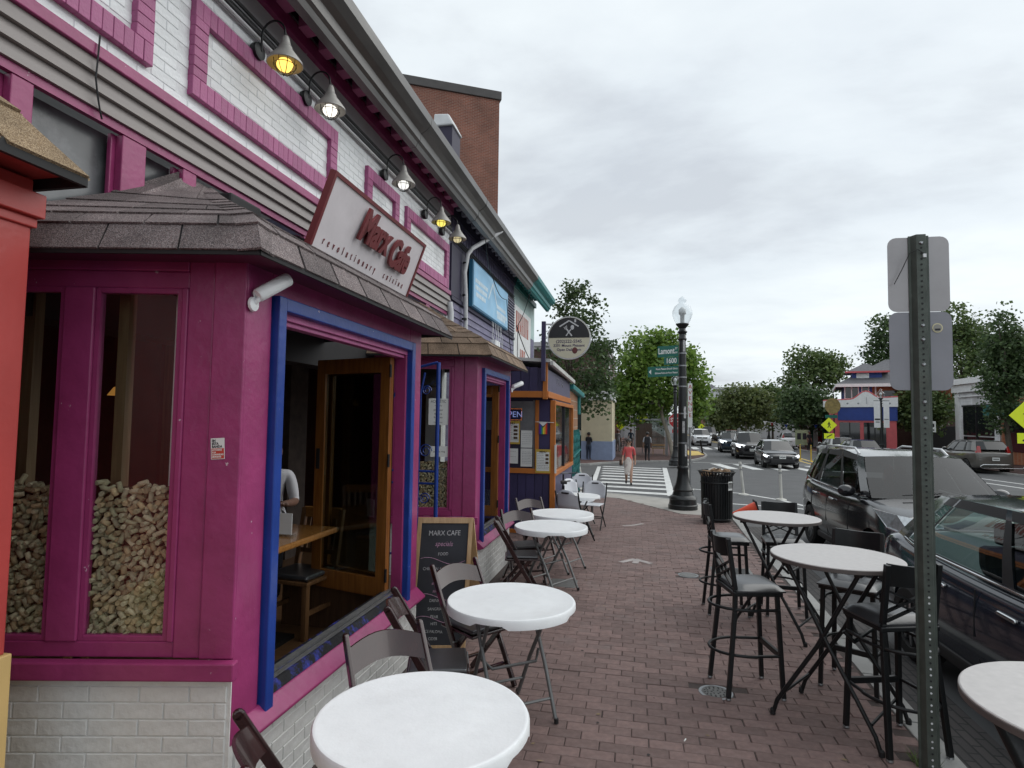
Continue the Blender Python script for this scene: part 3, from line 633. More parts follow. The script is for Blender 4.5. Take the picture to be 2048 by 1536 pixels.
# ---- interior
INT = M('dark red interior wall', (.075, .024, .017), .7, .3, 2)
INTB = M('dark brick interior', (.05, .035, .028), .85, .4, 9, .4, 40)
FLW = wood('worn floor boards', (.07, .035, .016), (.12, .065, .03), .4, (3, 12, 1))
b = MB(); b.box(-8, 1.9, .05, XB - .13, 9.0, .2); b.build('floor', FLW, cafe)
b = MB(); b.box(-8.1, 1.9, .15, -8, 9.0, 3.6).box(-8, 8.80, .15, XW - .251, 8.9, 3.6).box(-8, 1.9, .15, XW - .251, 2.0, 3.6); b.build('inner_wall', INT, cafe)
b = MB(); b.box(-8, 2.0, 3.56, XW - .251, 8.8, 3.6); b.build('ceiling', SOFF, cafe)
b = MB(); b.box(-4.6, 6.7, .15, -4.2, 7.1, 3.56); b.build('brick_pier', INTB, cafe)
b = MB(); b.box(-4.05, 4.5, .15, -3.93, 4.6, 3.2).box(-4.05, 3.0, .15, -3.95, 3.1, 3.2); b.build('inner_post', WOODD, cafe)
TAN = wood('tan inner frame wood', (.16, .10, .05), (.24, .16, .085), .45, (14, 14, 1))
for s_, w_ in ((.66, .05), (.40, .03), (1.12, .05)):
    b = MB(); p_ = [rp1(s_, -.20, .85), rp1(s_ + w_, -.20, .85), rp1(s_ + w_, -.26, .85), rp1(s_, -.26, .85)]; b.hexa(p_ + [(q[0], q[1], 2.6) for q in p_]); b.build('inner_frame_post', TAN if s_ > .5 else WHITEPT, cafe)
# folding door leaves, opened inwards at the far end of each opening
def leaf(name_lab, y, x0, w, z0, z1, ang):
    t = thing('folding_door', name_lab, 'door', (x0, y, z0), ang, world=False)
    f = .095; b = MB(); b.box(0, 0, 0, -f, .045, z1 - z0).box(-w + f, 0, 0, -w, .045, z1 - z0).box(-f, 0, 0, -w + f, .045, .14).box(-f, 0, z1 - z0 - .12, -w + f, .045, z1 - z0)
    b.build('door_frame', WOODO, t, bev=.004)
    b = MB(); b.box(-f, .018, .14, -w + f, .024, z1 - z0 - .12); b.build('pane', GLASS, t)
    b = MB(); b.box(-w + .02, -.006, .95, -w + .06, -.001, 1.12); b.build('latch', BLACK, t, bev=.004)
    for z in (.12, 1.0, 1.7): b = MB(); b.tube([(.008, -.005, z), (.008, -.005, z + .1)], .01, 8); b.build('hinge', DARKM, t, 50)
    return t
leaf('varnished folding door leaf with glass, hinged at the bay by the chalkboard', yc1 - .06, XB - .12, .78, .56, 2.42, R(-16))
leaf('second folding door leaf, behind the first in the open bay', yc1 + .04, XB - .16, .78, .56, 2.42, R(-21))
leaf('varnished folding door leaf in the farther bay opening', yc2 - .04, XB - .10, .62, .62, 2.41, R(-3))
# ---- wall sign board
BOARD = M('sign board grey lilac', (.68, .64, .66), .4, .06, 5, .03, 60, dirt=.15, dirtcol=(.3, .28, .28), dirtscale=4)
SRED = M('sign red', (.16, .022, .026), .4, .12, 8)
sb = thing('cafe_sign', 'tilted lilac grey board with red letters reading Marx Cafe above the bay roof', 'sign', (-2.3, 4.8, 3.2))
pb_, pt_ = Vector((-2.345, 3.93, 3.20)), Vector((-2.165, 3.94, 3.71)); sn = Vector((0, 1, 0)).cross(pt_ - pb_).normalized()
up = (pt_ - pb_); hgt = up.length; up.normalize()
def sp(s, v, o): return pb_ + Vector((0, 1, 0)) * s + up * v + sn * o
def sbox(s0, s1, v0, v1, o0, o1, g): return g.hexa([sp(s0, v0, o0), sp(s1, v0, o0), sp(s1, v0, o1), sp(s0, v0, o1), sp(s0, v1, o0), sp(s1, v1, o0), sp(s1, v1, o1), sp(s0, v1, o1)])
WS = 1.84
sbox(0, WS, 0, hgt, -.03, 0, MB()).build('board', BOARD, sb)
for a in ((-.03, 0, 0, hgt + .03), (WS, WS + .03, 0, hgt + .03), (0, WS, hgt, hgt + .03)): sbox(a[0], a[1], a[2], a[3], -.04, .012, MB()).build('edge_strip', SRED, sb)
ft = lambda s, v, o: frame(sp(s, v, o), (0, 1, 0), up)
text('Marx', .37, SRED, sb, ft(.78, .345, .03), .012, 'letters', sx=.72, bold=.013, shear=.2, space=.96)
text('Cafe', .36, SRED, sb, ft(1.34, .29, .03), .012, 'letters', sx=.68, bold=.013, shear=.2, space=.94)
text('revolutionary  cuisine', .092, SRED, sb, ft(.90, .075, .004), .002, 'small_letters', sx=.55, space=3.1)
for y in (4.2, 5.5): b = MB(); b.beam((-2.36, y, 3.25), (XW, y, 3.45), .03, .03); b.build('stay', DARKM, sb)
# ---- gooseneck wall lamps
LMET = M('galvanised lamp shade', (.34, .33, .31), .5, .2, 9, .1, 50, metal=.3)
LIN = M('shade inside', (.5, .5, .48), .5, .05)
def glow(n, c, s): return M(n, c, .5, .02, emit=(*c, s))
GL = [glow('warm bulb', (1, .62, .12), 1.6), glow('white bulb', (1, .95, .85), 1.3), glow('white bulb two', (.95, .95, .9), .9), glow('yellow bulb', (.95, .8, .15), .9), glow('dim bulb', (.8, .7, .4), .5)]
ll = ['lit amber gooseneck wall lamp over the first long brick frame', 'lit white gooseneck wall lamp second above the long brick frame', 'gooseneck wall lamp above the cafe sign board', 'lit yellow gooseneck wall lamp just past the sign board', 'gooseneck wall lamp at the end of the white wall by the downpipe']
for i, y in enumerate((3.98, 4.67, 6.36, 7.72, 8.48)):
    x0, z0 = XW + .05, 4.76
    t = thing('wall_lamp', ll[i], 'lamp', (x0, y, z0), 0, 'gooseneck lamps along the white wall')
    b = MB(); b.lathe([(.0, 0), (.06, 0), (.065, .012), (.065, .05), (.03, .06), (0, .06)], 16); b.xform(Matrix.Translation((XW + .02, y, z0)) @ Matrix.Rotation(R(90), 4, 'Y')); b.build('wall_box', DARKM, t, 40)
    pts = [(x0 + .03, y, z0)] + [(x0 + .13 - .10 * math.cos(a) , y, z0 + .12 + .11 * math.sin(a)) for a in [math.pi * k / 10 for k in range(0, 11)]] + [(x0 + .235, y, z0 + .06)]
    b = MB(); b.tube(pts, .008, 8); b.build('gooseneck', DARKM, t, 60)
    cx, cz = x0 + .237, z0 - .13
    b = MB(); b.lathe([(.02, .22), (.028, .20), (.035, .17), (.04, .145), (.05, .135), (.052, .12), (.13, .02), (.135, .0), (.130, -.004), (.125, .016), (.045, .115), (.03, .14), (.018, .21)], 24, (cx, y, cz)); b.build('shade', LMET, t, 35)
    b = MB(); b.ball((cx, y, cz - .005), .062, .062, .05); b.build('bulb', GL[i], t, 80)
    b = MB()
    for k in range(4):
        a = math.pi * k / 4; b.tube([(cx + .085 * math.cos(a) * math.cos(q), y + .085 * math.sin(a) * math.cos(q), cz + .03 - .115 * math.sin(q)) for q in [math.pi * j / 8 for j in range(9)]], .003, 4)
    b.ring([(cx + .083 * math.cos(q), y + .083 * math.sin(q), cz - .012) for q in [2 * math.pi * j / 20 for j in range(20)]], .003, 4); b.build('cage', DARKM, t)
# ---- corks behind the return panes
CORK = [M('cork a', (.52, .38, .24), .85, .25, 60, .4, 200, orand=.36), M('cork b', (.62, .52, .38), .85, .25, 60, .4, 200, orand=.3), M('cork c', (.46, .40, .27), .85, .3, 60, .4, 200, orand=.2)]
cm = []
for i, c in enumerate(CORK): q_ = (.019, .0225, .0245)[i]; w_ = (.0125, .0112, .0118)[i]; g = MB(); g.lathe([(w_ * .86, -q_), (w_, -q_ + .0022), (w_ * (.97, 1.0, .94)[i], .0), (w_, q_ - .0022), (w_ * .86, q_)], 10); cm.append(g.mesh('wine_cork', c, 40))
def pack(w, h, n, seed, r=.0205):
    rnd = random.Random(seed); grid = {}; out_ = []
    for _ in range(n):
        x, z, a = rnd.uniform(.012, w - .012), rnd.uniform(0.01, h), rnd.uniform(0, math.pi); tilt = rnd.uniform(-.5, .5) if rnd.random() > .22 else rnd.uniform(1.2, 1.57)
        l = .016 * abs(math.cos(tilt)); pts = [(x + l * k * math.cos(a), z + l * k * math.sin(a)) for k in (-1, 0, 1)]
        if any(px < .010 or px > w - .010 for px, _ in pts): continue
        gx, gy = int(x / .05), int(z / .05); ok = True
        for i in range(gx - 1, gx + 2):
            for j in range(gy - 1, gy + 2):
                for q in grid.get((i, j), ()):
                    if any((p[0] - s[0]) ** 2 + (p[1] - s[1]) ** 2 < r * r for p in pts for s in q): ok = False; break
                if not ok: break
            if not ok: break
        if ok: grid.setdefault((gx, gy), []).append(pts); out_.append((x, z, a, tilt))
    return out_
single = 0; cst = [MB(), MB(), MB()]
CG = MB(); CG.lathe([(.0098, -.0225), (.0115, -.020), (.0115, .020), (.0098, .0225)], 7)
def corks(rp, s0, s1, z0, zt, seed, single_lim):
    global single
    w = s1 - s0
    ex = Vector(rp(1, 0, 0)) - Vector(rp(0, 0, 0)); inn = Vector(rp(0, -1, 0)) - Vector(rp(0, 0, 0)); F0 = Matrix(((ex.x, 0, inn.x), (ex.y, 0, inn.y), (0, 1, 0))).to_4x4()
    for layer, (dep, tries) in enumerate(((.060, 30000), (.080, 9000))):
        for x, z, a, ti in pack(w, zt - z0, tries, seed + layer):
            if z + z0 > zt - .04 + .016 * math.sin(x * 30 + seed): continue
            mt = Matrix.Translation(rp(s0 + x, -dep - jit(.004), z0 + z)) @ F0 @ Matrix.Rotation(a - R(90), 4, 'Z') @ Matrix.Rotation(ti, 4, 'X') @ Matrix.Rotation(R(90), 4, 'X')
            k = random.randrange(3)
            if layer == 0 and single < single_lim:
                single += 1; o = bpy.data.objects.new('wine_cork', cm[k]); COL.objects.link(o); o.matrix_world = mt
                tag(o, 'tan wine cork in the cork heap behind the magenta bay window glass', 'cork', 'corks heaped behind the bay window glass')
            else: cst[k].add([mt @ Vector(p) for p in CG.v], CG.f)
corks(rp1, .31, .69, .93, 1.66, 3, 235); corks(rp1, .85, 1.13, .93, 1.66, 9, 300); corks(rp2, .31, .77, .93, 1.5, 21, 0)
g = MB()
for i in range(3): g.add(cst[i].v, cst[i].f, i)
stuff(g.build('cork_heap', CORK, None, 40), 'deeper layers of wine corks filling the bay windows', 'corks')
for rp, s0, s1, zt, lab in ((rp1, .31, .69, 1.60, 'bay by the cork heap'), (rp1, .85, 1.13, 1.60, ''), (rp2, .31, .77, 1.45, '')):
    g = MB(); p = [rp(s0, -.10, .93), rp(s1, -.10, .93), rp(s1, -.11, .93), rp(s0, -.11, .93)]; g.hexa(p + [(q[0], q[1], zt) for q in p]); g.build('cork_backing', WOODD, bay1)
# ---- things on and in the bay
st = thing('window_sticker', 'small white and red sticker reading En esta banda on the magenta panel', 'sticker', rp1(.10, .008, 1.79))
c0 = Vector(rp1(.10, .0075, 1.79)); ex = (Vector(rp1(0, 0, 0)) - Vector(rp1(1, 0, 0))); tl = .06
ux = (ex * math.cos(tl) + Vector((0, 0, 1)) * math.sin(tl)); uz = (Vector((0, 0, 1)) * math.cos(tl) - ex * math.sin(tl)); nn = ux.cross(uz)
SCK = M('sticker red', (.5, .05, .03), .5, .05)
def card(name, c, w, h, mat, par, o=0): g = MB(); g.add([c + ux * a * w + uz * d * h + nn * q for q in (o, o + .0006) for a, d in ((-.5, -.5), (.5, -.5), (.5, .5), (-.5, .5))], [(3, 2, 1, 0), (4, 5, 6, 7), (0, 1, 5, 4), (1, 2, 6, 5), (2, 3, 7, 6), (3, 0, 4, 7)]); return g.build(name, mat, par)
card('paper', c0, .062, .096, PAPER, st); card('red_field', c0 - uz * .022, .056, .046, SCK, st, .0008)
for i, s in enumerate(('EN', 'ESTA', 'BANDA')): text(s, .015, INK, st, frame(c0 - ux * .026 + uz * (.036 - i * .0135) + nn * .001, ux, uz), .0003, align='LEFT', bold=.0006, sx=.9)
for i, s in enumerate(('APOYAMOS', 'A LA', 'COMUNIDAD', 'MIGRANTE')): text(s, .0105, PAPER, st, frame(c0 - ux * .026 - uz * (.006 + i * .0105) + nn * .0018, ux, uz), .0003, align='LEFT', bold=.0004, sx=.8)
def sec_cam(lab, c, d):
    d = Vector(d).normalized(); c = Vector(c); t = thing('security_camera', lab, 'camera', c, 0, 'white security cameras on the bays')
    rot = d.to_track_quat('Z', 'Y').to_matrix().to_4x4(); g = MB()
    g.lathe([(0, -.09), (.028, -.09), (.033, -.08), (.034, .10), (.031, .105), (.028, .098), (0, .096)], 20); g.xform(Matrix.Translation(c + d * .06) @ rot); g.build('housing', WHITEP, t, 40)
    g = MB(); g.lathe([(0, .0975), (.022, .0975), (.022, .099), (0, .1)], 16); g.xform(Matrix.Translation(c + d * .06) @ rot); g.build('lens', BLACK, t)
    g = MB(); g.tube([c + d * .03, c + Vector((-.005, -.02, -.035)), c + Vector((-.03, -.02, -.055))], .012, 8); g.build('bracket', WHITEP, t, 60)
    g = MB(); g.lathe([(0, 0), (.035, 0), (.033, .012), (0, .02)], 18); g.xform(Matrix.Translation(c + Vector((-.035, -.02, -.055))) @ Matrix.Rotation(R(90), 4, 'Y')); g.build('base', WHITEP, t, 40)
    g = MB(); g.tube([c - d * .03, c + Vector((-.02, -.03, .0)), c + Vector((-.03, -.01, -.04))], .004, 6); g.build('cable', WHITEP, t)
sec_cam('white bullet security camera under the near bay eave', (XB + .045, 2.50, 2.52), (.28, .62, .48))
sec_cam('white bullet security camera past the far end of the second bay', (XB + .045, 8.44, 2.42), (.5, .7, .3))
fx = thing('flood_light', 'small black floodlight box lying on the near bay roof', 'light', (-2.62, 3.45, 3.2))
b = MB(); b.box(-2.70, 3.30, 3.27, -2.54, 3.62, 3.37); b.build('housing', BLACK, fx, bev=.015); b = MB(); b.box(-2.66, 3.36, 3.15, -2.60, 3.56, 3.27); b.build('bracket', DARKM, fx)
# ================================================================== NEIGHBOUR ON THE LEFT (coral pillar, tan shingle eave)
CORAL = M('coral red paint', (.46, .062, .055), .4, .10, 4, .15, 25)
YEL = M('pale yellow paint', (.62, .43, .17), .5, .08, 4, .1, 25)
nb = thing('neighbour_shop', 'coral red and yellow shopfront pillar with a tan shingled eave', 'building', (-2.6, 1.2, 0))
b = MB(); b.box(-2.95, -1.5, .99, -2.44, 1.966, 2.9); b.build('pillar', CORAL, nb, bev=.006)
b = MB(); b.box(-2.95, -1.5, -.05, -2.425, 1.985, .99); b.build('pillar_base', YEL, nb, bev=.006)
b = MB(); b.box(-2.95, -1.5, 2.74, -2.40, 1.992, 2.84).box(-2.95, -1.5, 2.70, -2.425, 1.98, 2.74); b.build('moulding', CORAL, nb, bev=.005)
e0 = [Vector(p) for p in ((-2.9, 2.0, 2.915), (-2.22, 2.0, 2.915), (-2.22, -1.5, 2.915))]; e1 = [Vector(p) for p in ((-2.9, 1.82, 3.11), (-2.36, 1.82, 3.11), (-2.36, -1.5, 3.11))]; e2 = [Vector(p) for p in ((-2.9, 1.55, 3.34), (-2.62, 1.55, 3.34), (-2.62, -1.5, 3.34))]
b = MB(); b.quad(*e0[:2], e1[1], e1[0]).quad(e0[1], e0[2], e1[2], e1[1]).quad(e1[0], e1[1], e2[1], e2[0]).quad(e1[1], e1[2], e2[2], e2[1]).quad(e0[0], e0[1], e0[2], Vector((-2.9, -1.5, 2.915)))
nroof = b.build('eave', CORAL, nb)
for ri, (A, C) in enumerate(((e0, e1), (e1, e2))):
    for sd in (0, 1):
        p0, p1, q0, q1 = A[sd], A[sd + 1], C[sd], C[sd + 1]; n_ = (p1 - p0).cross(q0 - p0).normalized()
        if n_.z < 0: n_ = -n_
        k = max(1, round((p1 - p0).length / .34)); dn = (p0 - q0).normalized() * .02
        for i in range(k):
            t0, t1 = i / k + .004, (i + 1) / k - .004; P = [p0.lerp(p1, t0) + dn, p0.lerp(p1, t1) + dn, q0.lerp(q1, t1), q0.lerp(q1, t0)]
            g = MB(); g.hexa([v - n_ * .004 for v in P] + [P[0] + n_ * .014, P[1] + n_ * .014, P[2] + n_ * .004, P[3] + n_ * .004]); g.build('shingle', SHINGT, nroof)
for p, q in zip(e0, e0[1:]): g = MB(); g.beam(p - Vector((0, 0, .02)), q - Vector((0, 0, .02)), .02, .05); g.build('drip_edge', BLACK, nroof)
# ================================================================== PURPLE BUILDING AND TEAL BUILDING
PSID = M('weathered lavender siding', (.13, .12, .20), .6, .3, 7, .2, 30, stretch=(1, .4, 2), dirt=.6, dirtcol=(.28, .27, .33), dirtscale=4)
PDK = M('dark purple paint', (.022, .018, .045), .6, .2, 5)
BRW = M('pale bracket paint', (.20, .20, .26), .5, .2, 6)
def rowhouse(nm, lab, y0, y1, wmat, beam, brm, gut, z0=2.2):
    t = thing(nm, lab, 'building', (XW, (y0 + y1) / 2, 0))
    b = MB(); b.box(-9, y0, -.2, XW, y1, 5.30); b.build('wall', wmat, t)
    b = MB(); b.box(XW, y0, 5.17, XW + .06, y1 - .003, 5.30); b.build('beam', beam, t)
    b = MB(); b.box(XW - .3, y0, 5.42, XW + .44, y1 - .003, 5.46); b.build('soffit', beam, t)
    n = int((y1 - y0) / .3)
    for i in range(n):
        y = y0 + .12 + i * .3; b = MB(); b.prism([(0, 0), (.24, .03), (.26, .11), (0, .11)], y, y + .09, lambda u, v, q: (XW + .062 + u, q, 5.305 + v)); b.build('bracket', brm, t)
    k = max(1, round((y1 - y0) / 2.6)); s = (y1 - y0) / k
    for i in range(k): gutter('gutter', y0 + i * s + .004, y0 + (i + 1) * s - .004, t, gut)
    b = MB(); b.quad((XW + .5, y0, 5.42), (XW + .5, y1, 5.42), (-9, y1, 6.6), (-9, y0, 6.6)); b.build('roof', GUTM, t)
    return t
pur = rowhouse('purple_building', 'weathered purple siding building with a blue banner and bracketed eave', 8.98, 14.0, PSID, PDK, BRW, GUTM)
for i in range(9):
    z = 2.75 + i * .12; b = MB(); b.prism([(0, 0), (.028, 0), (.008, .118), (0, .118)], 9.0, 13.98, lambda u, v, t, z=z: (XW + .002 + u, t, z + v)); b.build('siding_board', PSID, pur)
b = MB(); b.box(XW + .002, 9.0, 3.84, XW + .05, 13.98, 3.90); b.build('band', PDK, pur)
b = MB()
for i in range(30): b.box(XW + .004, 9.05 + i * .165, 4.92, XW + .022, 9.17 + i * .165, 5.165)
b.build('frieze_planks', PSID, pur)
for i, z in enumerate((4.80, 4.84, 4.88)): b = MB(); b.tube([(XW + .04, 9, z), (XW + .04, 13.9, z)], .013, 6); b.build('cable_pipe', DARKM, pur)
b = MB(); b.box(XW + .004, 12.92, 3.92, XW + .05, 13.9, 4.78); b.build('shutter_frame', PDK, pur)
for i in range(12): b = MB(); b.prism([(0, 0), (.03, 0), (.0, .05)], 12.98, 13.84, lambda u, v, t, i=i: (XW + .052 + u, t, 3.97 + i * .064 + v)); b.build('louvre', BRW, pur)
b = MB(); b.box(XW + .004, 9.02, 3.92, XW + .03, 9.85, 4.75); b.build('dark_window', PDK, pur)
BAN = M('faded sky blue banner', (.25, .50, .72), .5, .14, 2.2, dirt=.5, dirtcol=(.45, .62, .74), dirtscale=2)
ban = thing('blue_banner', 'faded sky blue banner sign with white lettering on the purple wall', 'banner', (XW + .1, 11.3, 3.9))
BFR = M('banner blue frame', (.02, .14, .25), .5, .1)
b = MB(); b.box(XW + .052, 9.95, 3.91, XW + .12, 12.84, 4.73); b.build('backing', BFR, ban)
b = MB(); b.box(XW + .121, 10.0, 3.94, XW + .128, 12.80, 4.70); b.build('face', BAN, ban)
BW = M('faded white print', (.62, .72, .78), .6, .1)
b = MB(); pk = [(11.05, 4.25), (11.4, 4.62), (11.75, 4.25)]
for (p, q) in zip(pk, pk[1:]): b.beam((XW + .13, *p), (XW + .13, *q), .003, .05, up=(0, .3, 1))
b.build('roof_mark', BW, ban)
b = MB()
for (y0, z, w) in ((10.1, 4.36, .85), (10.1, 4.24, .75), (10.15, 4.12, .6), (11.75, 4.2, .8), (11.75, 4.08, .9), (11.8, 4.0, .7)):
    y = y0
    b = MB()
    while y < y0 + w: d = random.uniform(.04, .09); b.box(XW + .1285, y, z, XW + .131, y + d, z + .075); y += d + .02
    b.build('faded_line', BW, ban)
b = MB(); b.tube([(-2.36, 10.3, 5.42), (-2.38, 10.25, 5.3), (-2.76, 9.72, 4.85), (-2.81, 9.62, 4.72), (-2.85, 9.58, 4.4), (-2.83, 9.60, 4.0), (-2.84, 9.66, 3.6), (-2.84, 9.66, 2.9)], .038, 10)
dp = thing('downpipe', 'crooked pale grey downpipe bent from the gutter down the purple wall', 'pipe', (-2.84, 9.42, 2.9)); b.build('pipe', GREYB, dp, 60)
for z in (4.55, 4.0, 3.6): b = MB(); b.lathe([(.041, 0), (.043, 0), (.043, .03), (.041, .03)], 12, (-2.845, 9.60, z)); b.build('strap', DARKM, dp)
b = MB(); b.tube([(-2.85, 8.86, 2.9), (-2.85, 8.86, 3.6), (-2.87, 8.85, 3.75)], .05, 10)
tag(b.build('vent_pipe', GREYB, None, 60), 'short pale vent pipe rising behind the bay roof at the wall corner', 'pipe')
def cable(lab, pts, r=.008):
    o = MB(); q = [Vector(p) for p in pts]; out_ = []
    for a, c in zip(q, q[1:]):
        for k in range(6): t = k / 6; v = a.lerp(c, t); v.z -= .10 * math.sin(math.pi * t) * (c - a).length; out_.append(v)
    o.tube(out_ + [q[-1]], r, 5); return tag(o.build('cable', DARKM), lab, 'cable')
cable('black cable drooping across the blue banner', [(-2.5, 9.6, 4.95), (-2.72, 10.9, 4.72), (-2.74, 12.4, 4.5), (-2.76, 13.1, 3.3)])
cable('black cable hanging from the eave to the teal wall corner', [(-2.55, 14.2, 5.05), (-2.8, 13.95, 4.2), (-2.8, 13.9, 3.0)])
cable('chain slung across the pale painted wall sign', [(-2.85, 14.0, 4.2), (-2.6, 16.3, 3.3), (-2.3, 14.6, 3.0)], .012)
cable('thin black cable crossing the taupe siding band', [(XW + .06, 2.62, 4.0), (XW + .07, 2.60, 3.75), (XW + .06, 2.66, 3.55)], .005)
# wires tangle and small wall box on the purple wall
mbx = thing('junction_box', 'small white junction box with loose wires on the purple wall', 'junction box', (-2.85, 11.9, 3.3))
b = MB(); b.box(-2.92, 11.7, 3.15, -2.8, 12.1, 3.55); b.build('box', WHITEPT, mbx, bev=.01)
for i in range(7): b = MB(); y = 11.5 + i * .13; b.tube([(-2.83, y, 3.9), (-2.80 + jit(.05), y + jit(.2), 3.6), (-2.8 + jit(.05), y + jit(.25), 3.35), (-2.82, y + jit(.3), 3.1)], .005, 4); b.build('wire', WHITEPT, mbx)
MINT = M('pale mint painted planks', (.42, .56, .54), .6, .14, 5, .1, 30)
teal = rowhouse('teal_building', 'mint and teal corner building with a faded red painted wall sign', 14.003, 17.0, MINT, TEALG, TEAL, TEAL)
RFAD = M('faded red letters', (.40, .14, .11), .7, .3, 9)
pl = MB()
for i in range(12): pl.box(XW + .002, 14.05 + i * .19, 2.9, XW + .02, 14.225 + i * .19, 4.75)
pl.build('sign_planks', WHITEPT, teal)
for r_, (z, h, ys_) in enumerate(((4.1, .52, (14.25, 14.5, 14.75, 15.0, 15.25, 15.5, 15.75)), (3.25, .48, (14.8, 15.05, 15.3)))):
    b = MB()
    for y in ys_: 
        b.box(XW + .021, y, z, XW + .025, y + .06, z + h).box(XW + .021, y + .12, z, XW + .025, y + .17, z + h)
        b.box(XW + .021, y + .06, z + random.choice((0, h * .45, h - .07)), XW + .025, y + .12, z + random.choice((.07, h * .5, h)))
    b.build('painted_letters', RFAD, teal)
b = MB(); b.box(XW + .004, 16.3, 3.1, XW + .03, 16.8, 4.2); b.build('window', PSID, teal)
# ================================================================== KIOSK (purple planks, orange trim)
ki = thing('takeout_kiosk', 'purple plank takeout kiosk with orange trim and a sloped roof', 'kiosk', (-2.2, 12, -.1))
KX = -1.44; YK = 10.7; YT = 13.75; TRIMK = M('dark window bar', (.015, .014, .02), .5, .2)
b = MB(); b.box(XW, YK + .06, -.2, KX - .06, YT, 2.42); b.build('body', PDK, ki)
for i in range(9):
    x = -2.9 + i * .155; b = MB(); b.box(x + .004, YK + .035, -.12, min(x + .151, KX - .11), YK + .06, .98); b.build('plank', PURP, ki)
for i in range(10):
    x = -2.92 + i * .155; b = MB(); b.box(x + .004, 10.20, 2.44, min(x + .151, KX - .16), 10.23, 2.93 - .011 * i); b.build('plank', PURP, ki)
b = MB(); b.box(XW, 10.23, 2.42, KX - .08, YT, 2.82); b.build('fascia_box', PURPL, ki)
b = MB(); b.box(XW, 10.17, 2.33, KX - .05, 10.24, 2.44).box(KX - .12, 10.24, 2.33, KX - .05, YT, 2.44); b.build('orange_beam', ORANGE, ki, bev=.006)
b = MB(); b.box(XW, 10.25, 2.385, KX - .13, YK + .05, 2.415); b.build('soffit', WHITEPT, ki)
b = MB(); b.box(KX - .15, 10.15, 2.30, KX - .07, 10.22, 2.98); b.build('upper_corner_post', ORANGE, ki, bev=.006)
b = MB(); b.box(KX - .095, YK, -.15, KX, YK + .07, 2.30); b.build('corner_post', ORANGE, ki, bev=.006)
b = MB(); b.box(KX - .36, YK + .02, .98, KX - .29, YK + .08, 2.30).box(KX - .30, YK + .02, .98, KX - .095, YK + .05, 2.30); b.build('purple_panel', PURP, ki, bev=.004)
b = MB(); b.box(KX - .37, YK + .005, .98, KX - .30, YK + .03, 2.30); b.build('window_stile', ORANGE, ki, bev=.005)
b = MB(); b.box(XW, YK - .01, .98, KX - .096, YK + .05, 1.07).box(XW, YK + .005, -.15, KX - .096, YK + .05, -.02); b.build('orange_rail', ORANGE, ki, bev=.006)
b = MB(); b.box(XW, YK + .07, 1.07, KX - .37, YK + .08, 2.30); b.build('front_pane', DGLASS, ki)
b = MB(); b.box(XW, YK + .04, 1.75, KX - .40, YK + .065, 2.28); b.build('roller_blind', GREYM, ki)
b = MB(); b.box(KX - .41, YK + .03, 1.07, KX - .38, YK + .07, 2.30); b.build('steel_stile', STEEL, ki)
# street side of the kiosk
b = MB(); b.box(KX - .06, YK + .07, -.15, KX - .02, YT, .92); b.build('side_panel', PURPL, ki)
b = MB(); b.box(KX - .05, YK + .07, .94, KX + .01, YT, 1.02).box(KX - .05, YT - .07, 1.02, KX + .005, YT, 2.22).box(KX - .05, YK + .07, 2.22, KX + .005, YT, 2.29); b.build('side_frame', ORANGE, ki, bev=.006)
for y0, y1 in ((YK + .07, 12.2), (12.25, YT - .10)): b = MB(); b.box(KX - .055, y0, 1.02, KX - .04, y1, 2.22); b.build('side_pane', DGLASS, ki)
b = MB(); b.box(KX - .05, 12.2, 1.02, KX - .01, 12.25, 2.22); b.build('side_mullion', TRIMK, ki)
ROOFW = M('pale roof edge', (.55, .55, .53), .5, .1, 5, dirt=.3)
b = MB(); b.hexa([(XW, 10.12, 3.03), (KX - .02, 10.12, 2.93), (KX - .02, YT + .1, 2.84), (XW, YT + .1, 3.03), (XW, 10.12, 3.07), (KX - .02, 10.12, 2.99), (KX - .02, YT + .1, 2.9), (XW, YT + .1, 3.07)]); b.build('roof', ROOFW, ki)
b = MB(); b.beam((KX - .0, 10.14, 2.92), (KX - .0, YT + .1, 2.83), .06, .08); b.build('roof_gutter', ROOFW, ki, bev=.01)
text('OPEN   BAR', .2, BRW, ki, frame((KX - .078, 11.9, 2.68), (0, 1, 0), (0, 0, 1)), .002, 'faded_lettering')
# posters and the open sign on the kiosk window
def poster(nm, lab, x0, x1, z0, z1, y, head=None, rows=7, border=None, pics=0):
    t = thing(nm, lab, 'poster', ((x0 + x1) / 2, y, z0)); b = MB(); b.box(x0, y - .006, z0, x1, y, z1); b.build('sheet', border or PAPER, t)
    if border: b = MB(); b.box(x0 + .02, y - .0075, z0 + .035, x1 - .02, y - .006, z1 - .05); b.build('paper', PAPER, t)
    w, h = x1 - x0, z1 - z0; b = MB()
    for i in range(rows):
        z = z1 - h * (.2 + .7 * i / rows); x = x0 + .12 * w
        while x < x1 - (.45 if pics and i < rows * .7 else .14) * w: d = random.uniform(.01, .03); b.box(x, y - .009, z, x + d, y - .0075, z + h * .012); x += d + .008
    b.build('print_lines', INK, t)
    if head: text(head, w * .17, INK, t, frame(((x0 + x1) / 2, y - .010, z1 - h * .11), (1, 0, 0), (0, 0, 1)), .0006, 'heading', bold=.001)
    for i in range(pics): b = MB(); b.box(x1 - .33 * w, y - .009, z1 - h * (.3 + .16 * i), x1 - .12 * w, y - .0075, z1 - h * (.2 + .16 * i)); b.build('picture', WOODD, t)
YG = YK + .035
YBOR = M('mustard border', (.50, .34, .05), .6, .1)
os = thing('open_sign', 'blue neon style OPEN sign with orange dotted border in the kiosk window', 'sign', (-2.2, YG, 1.9))
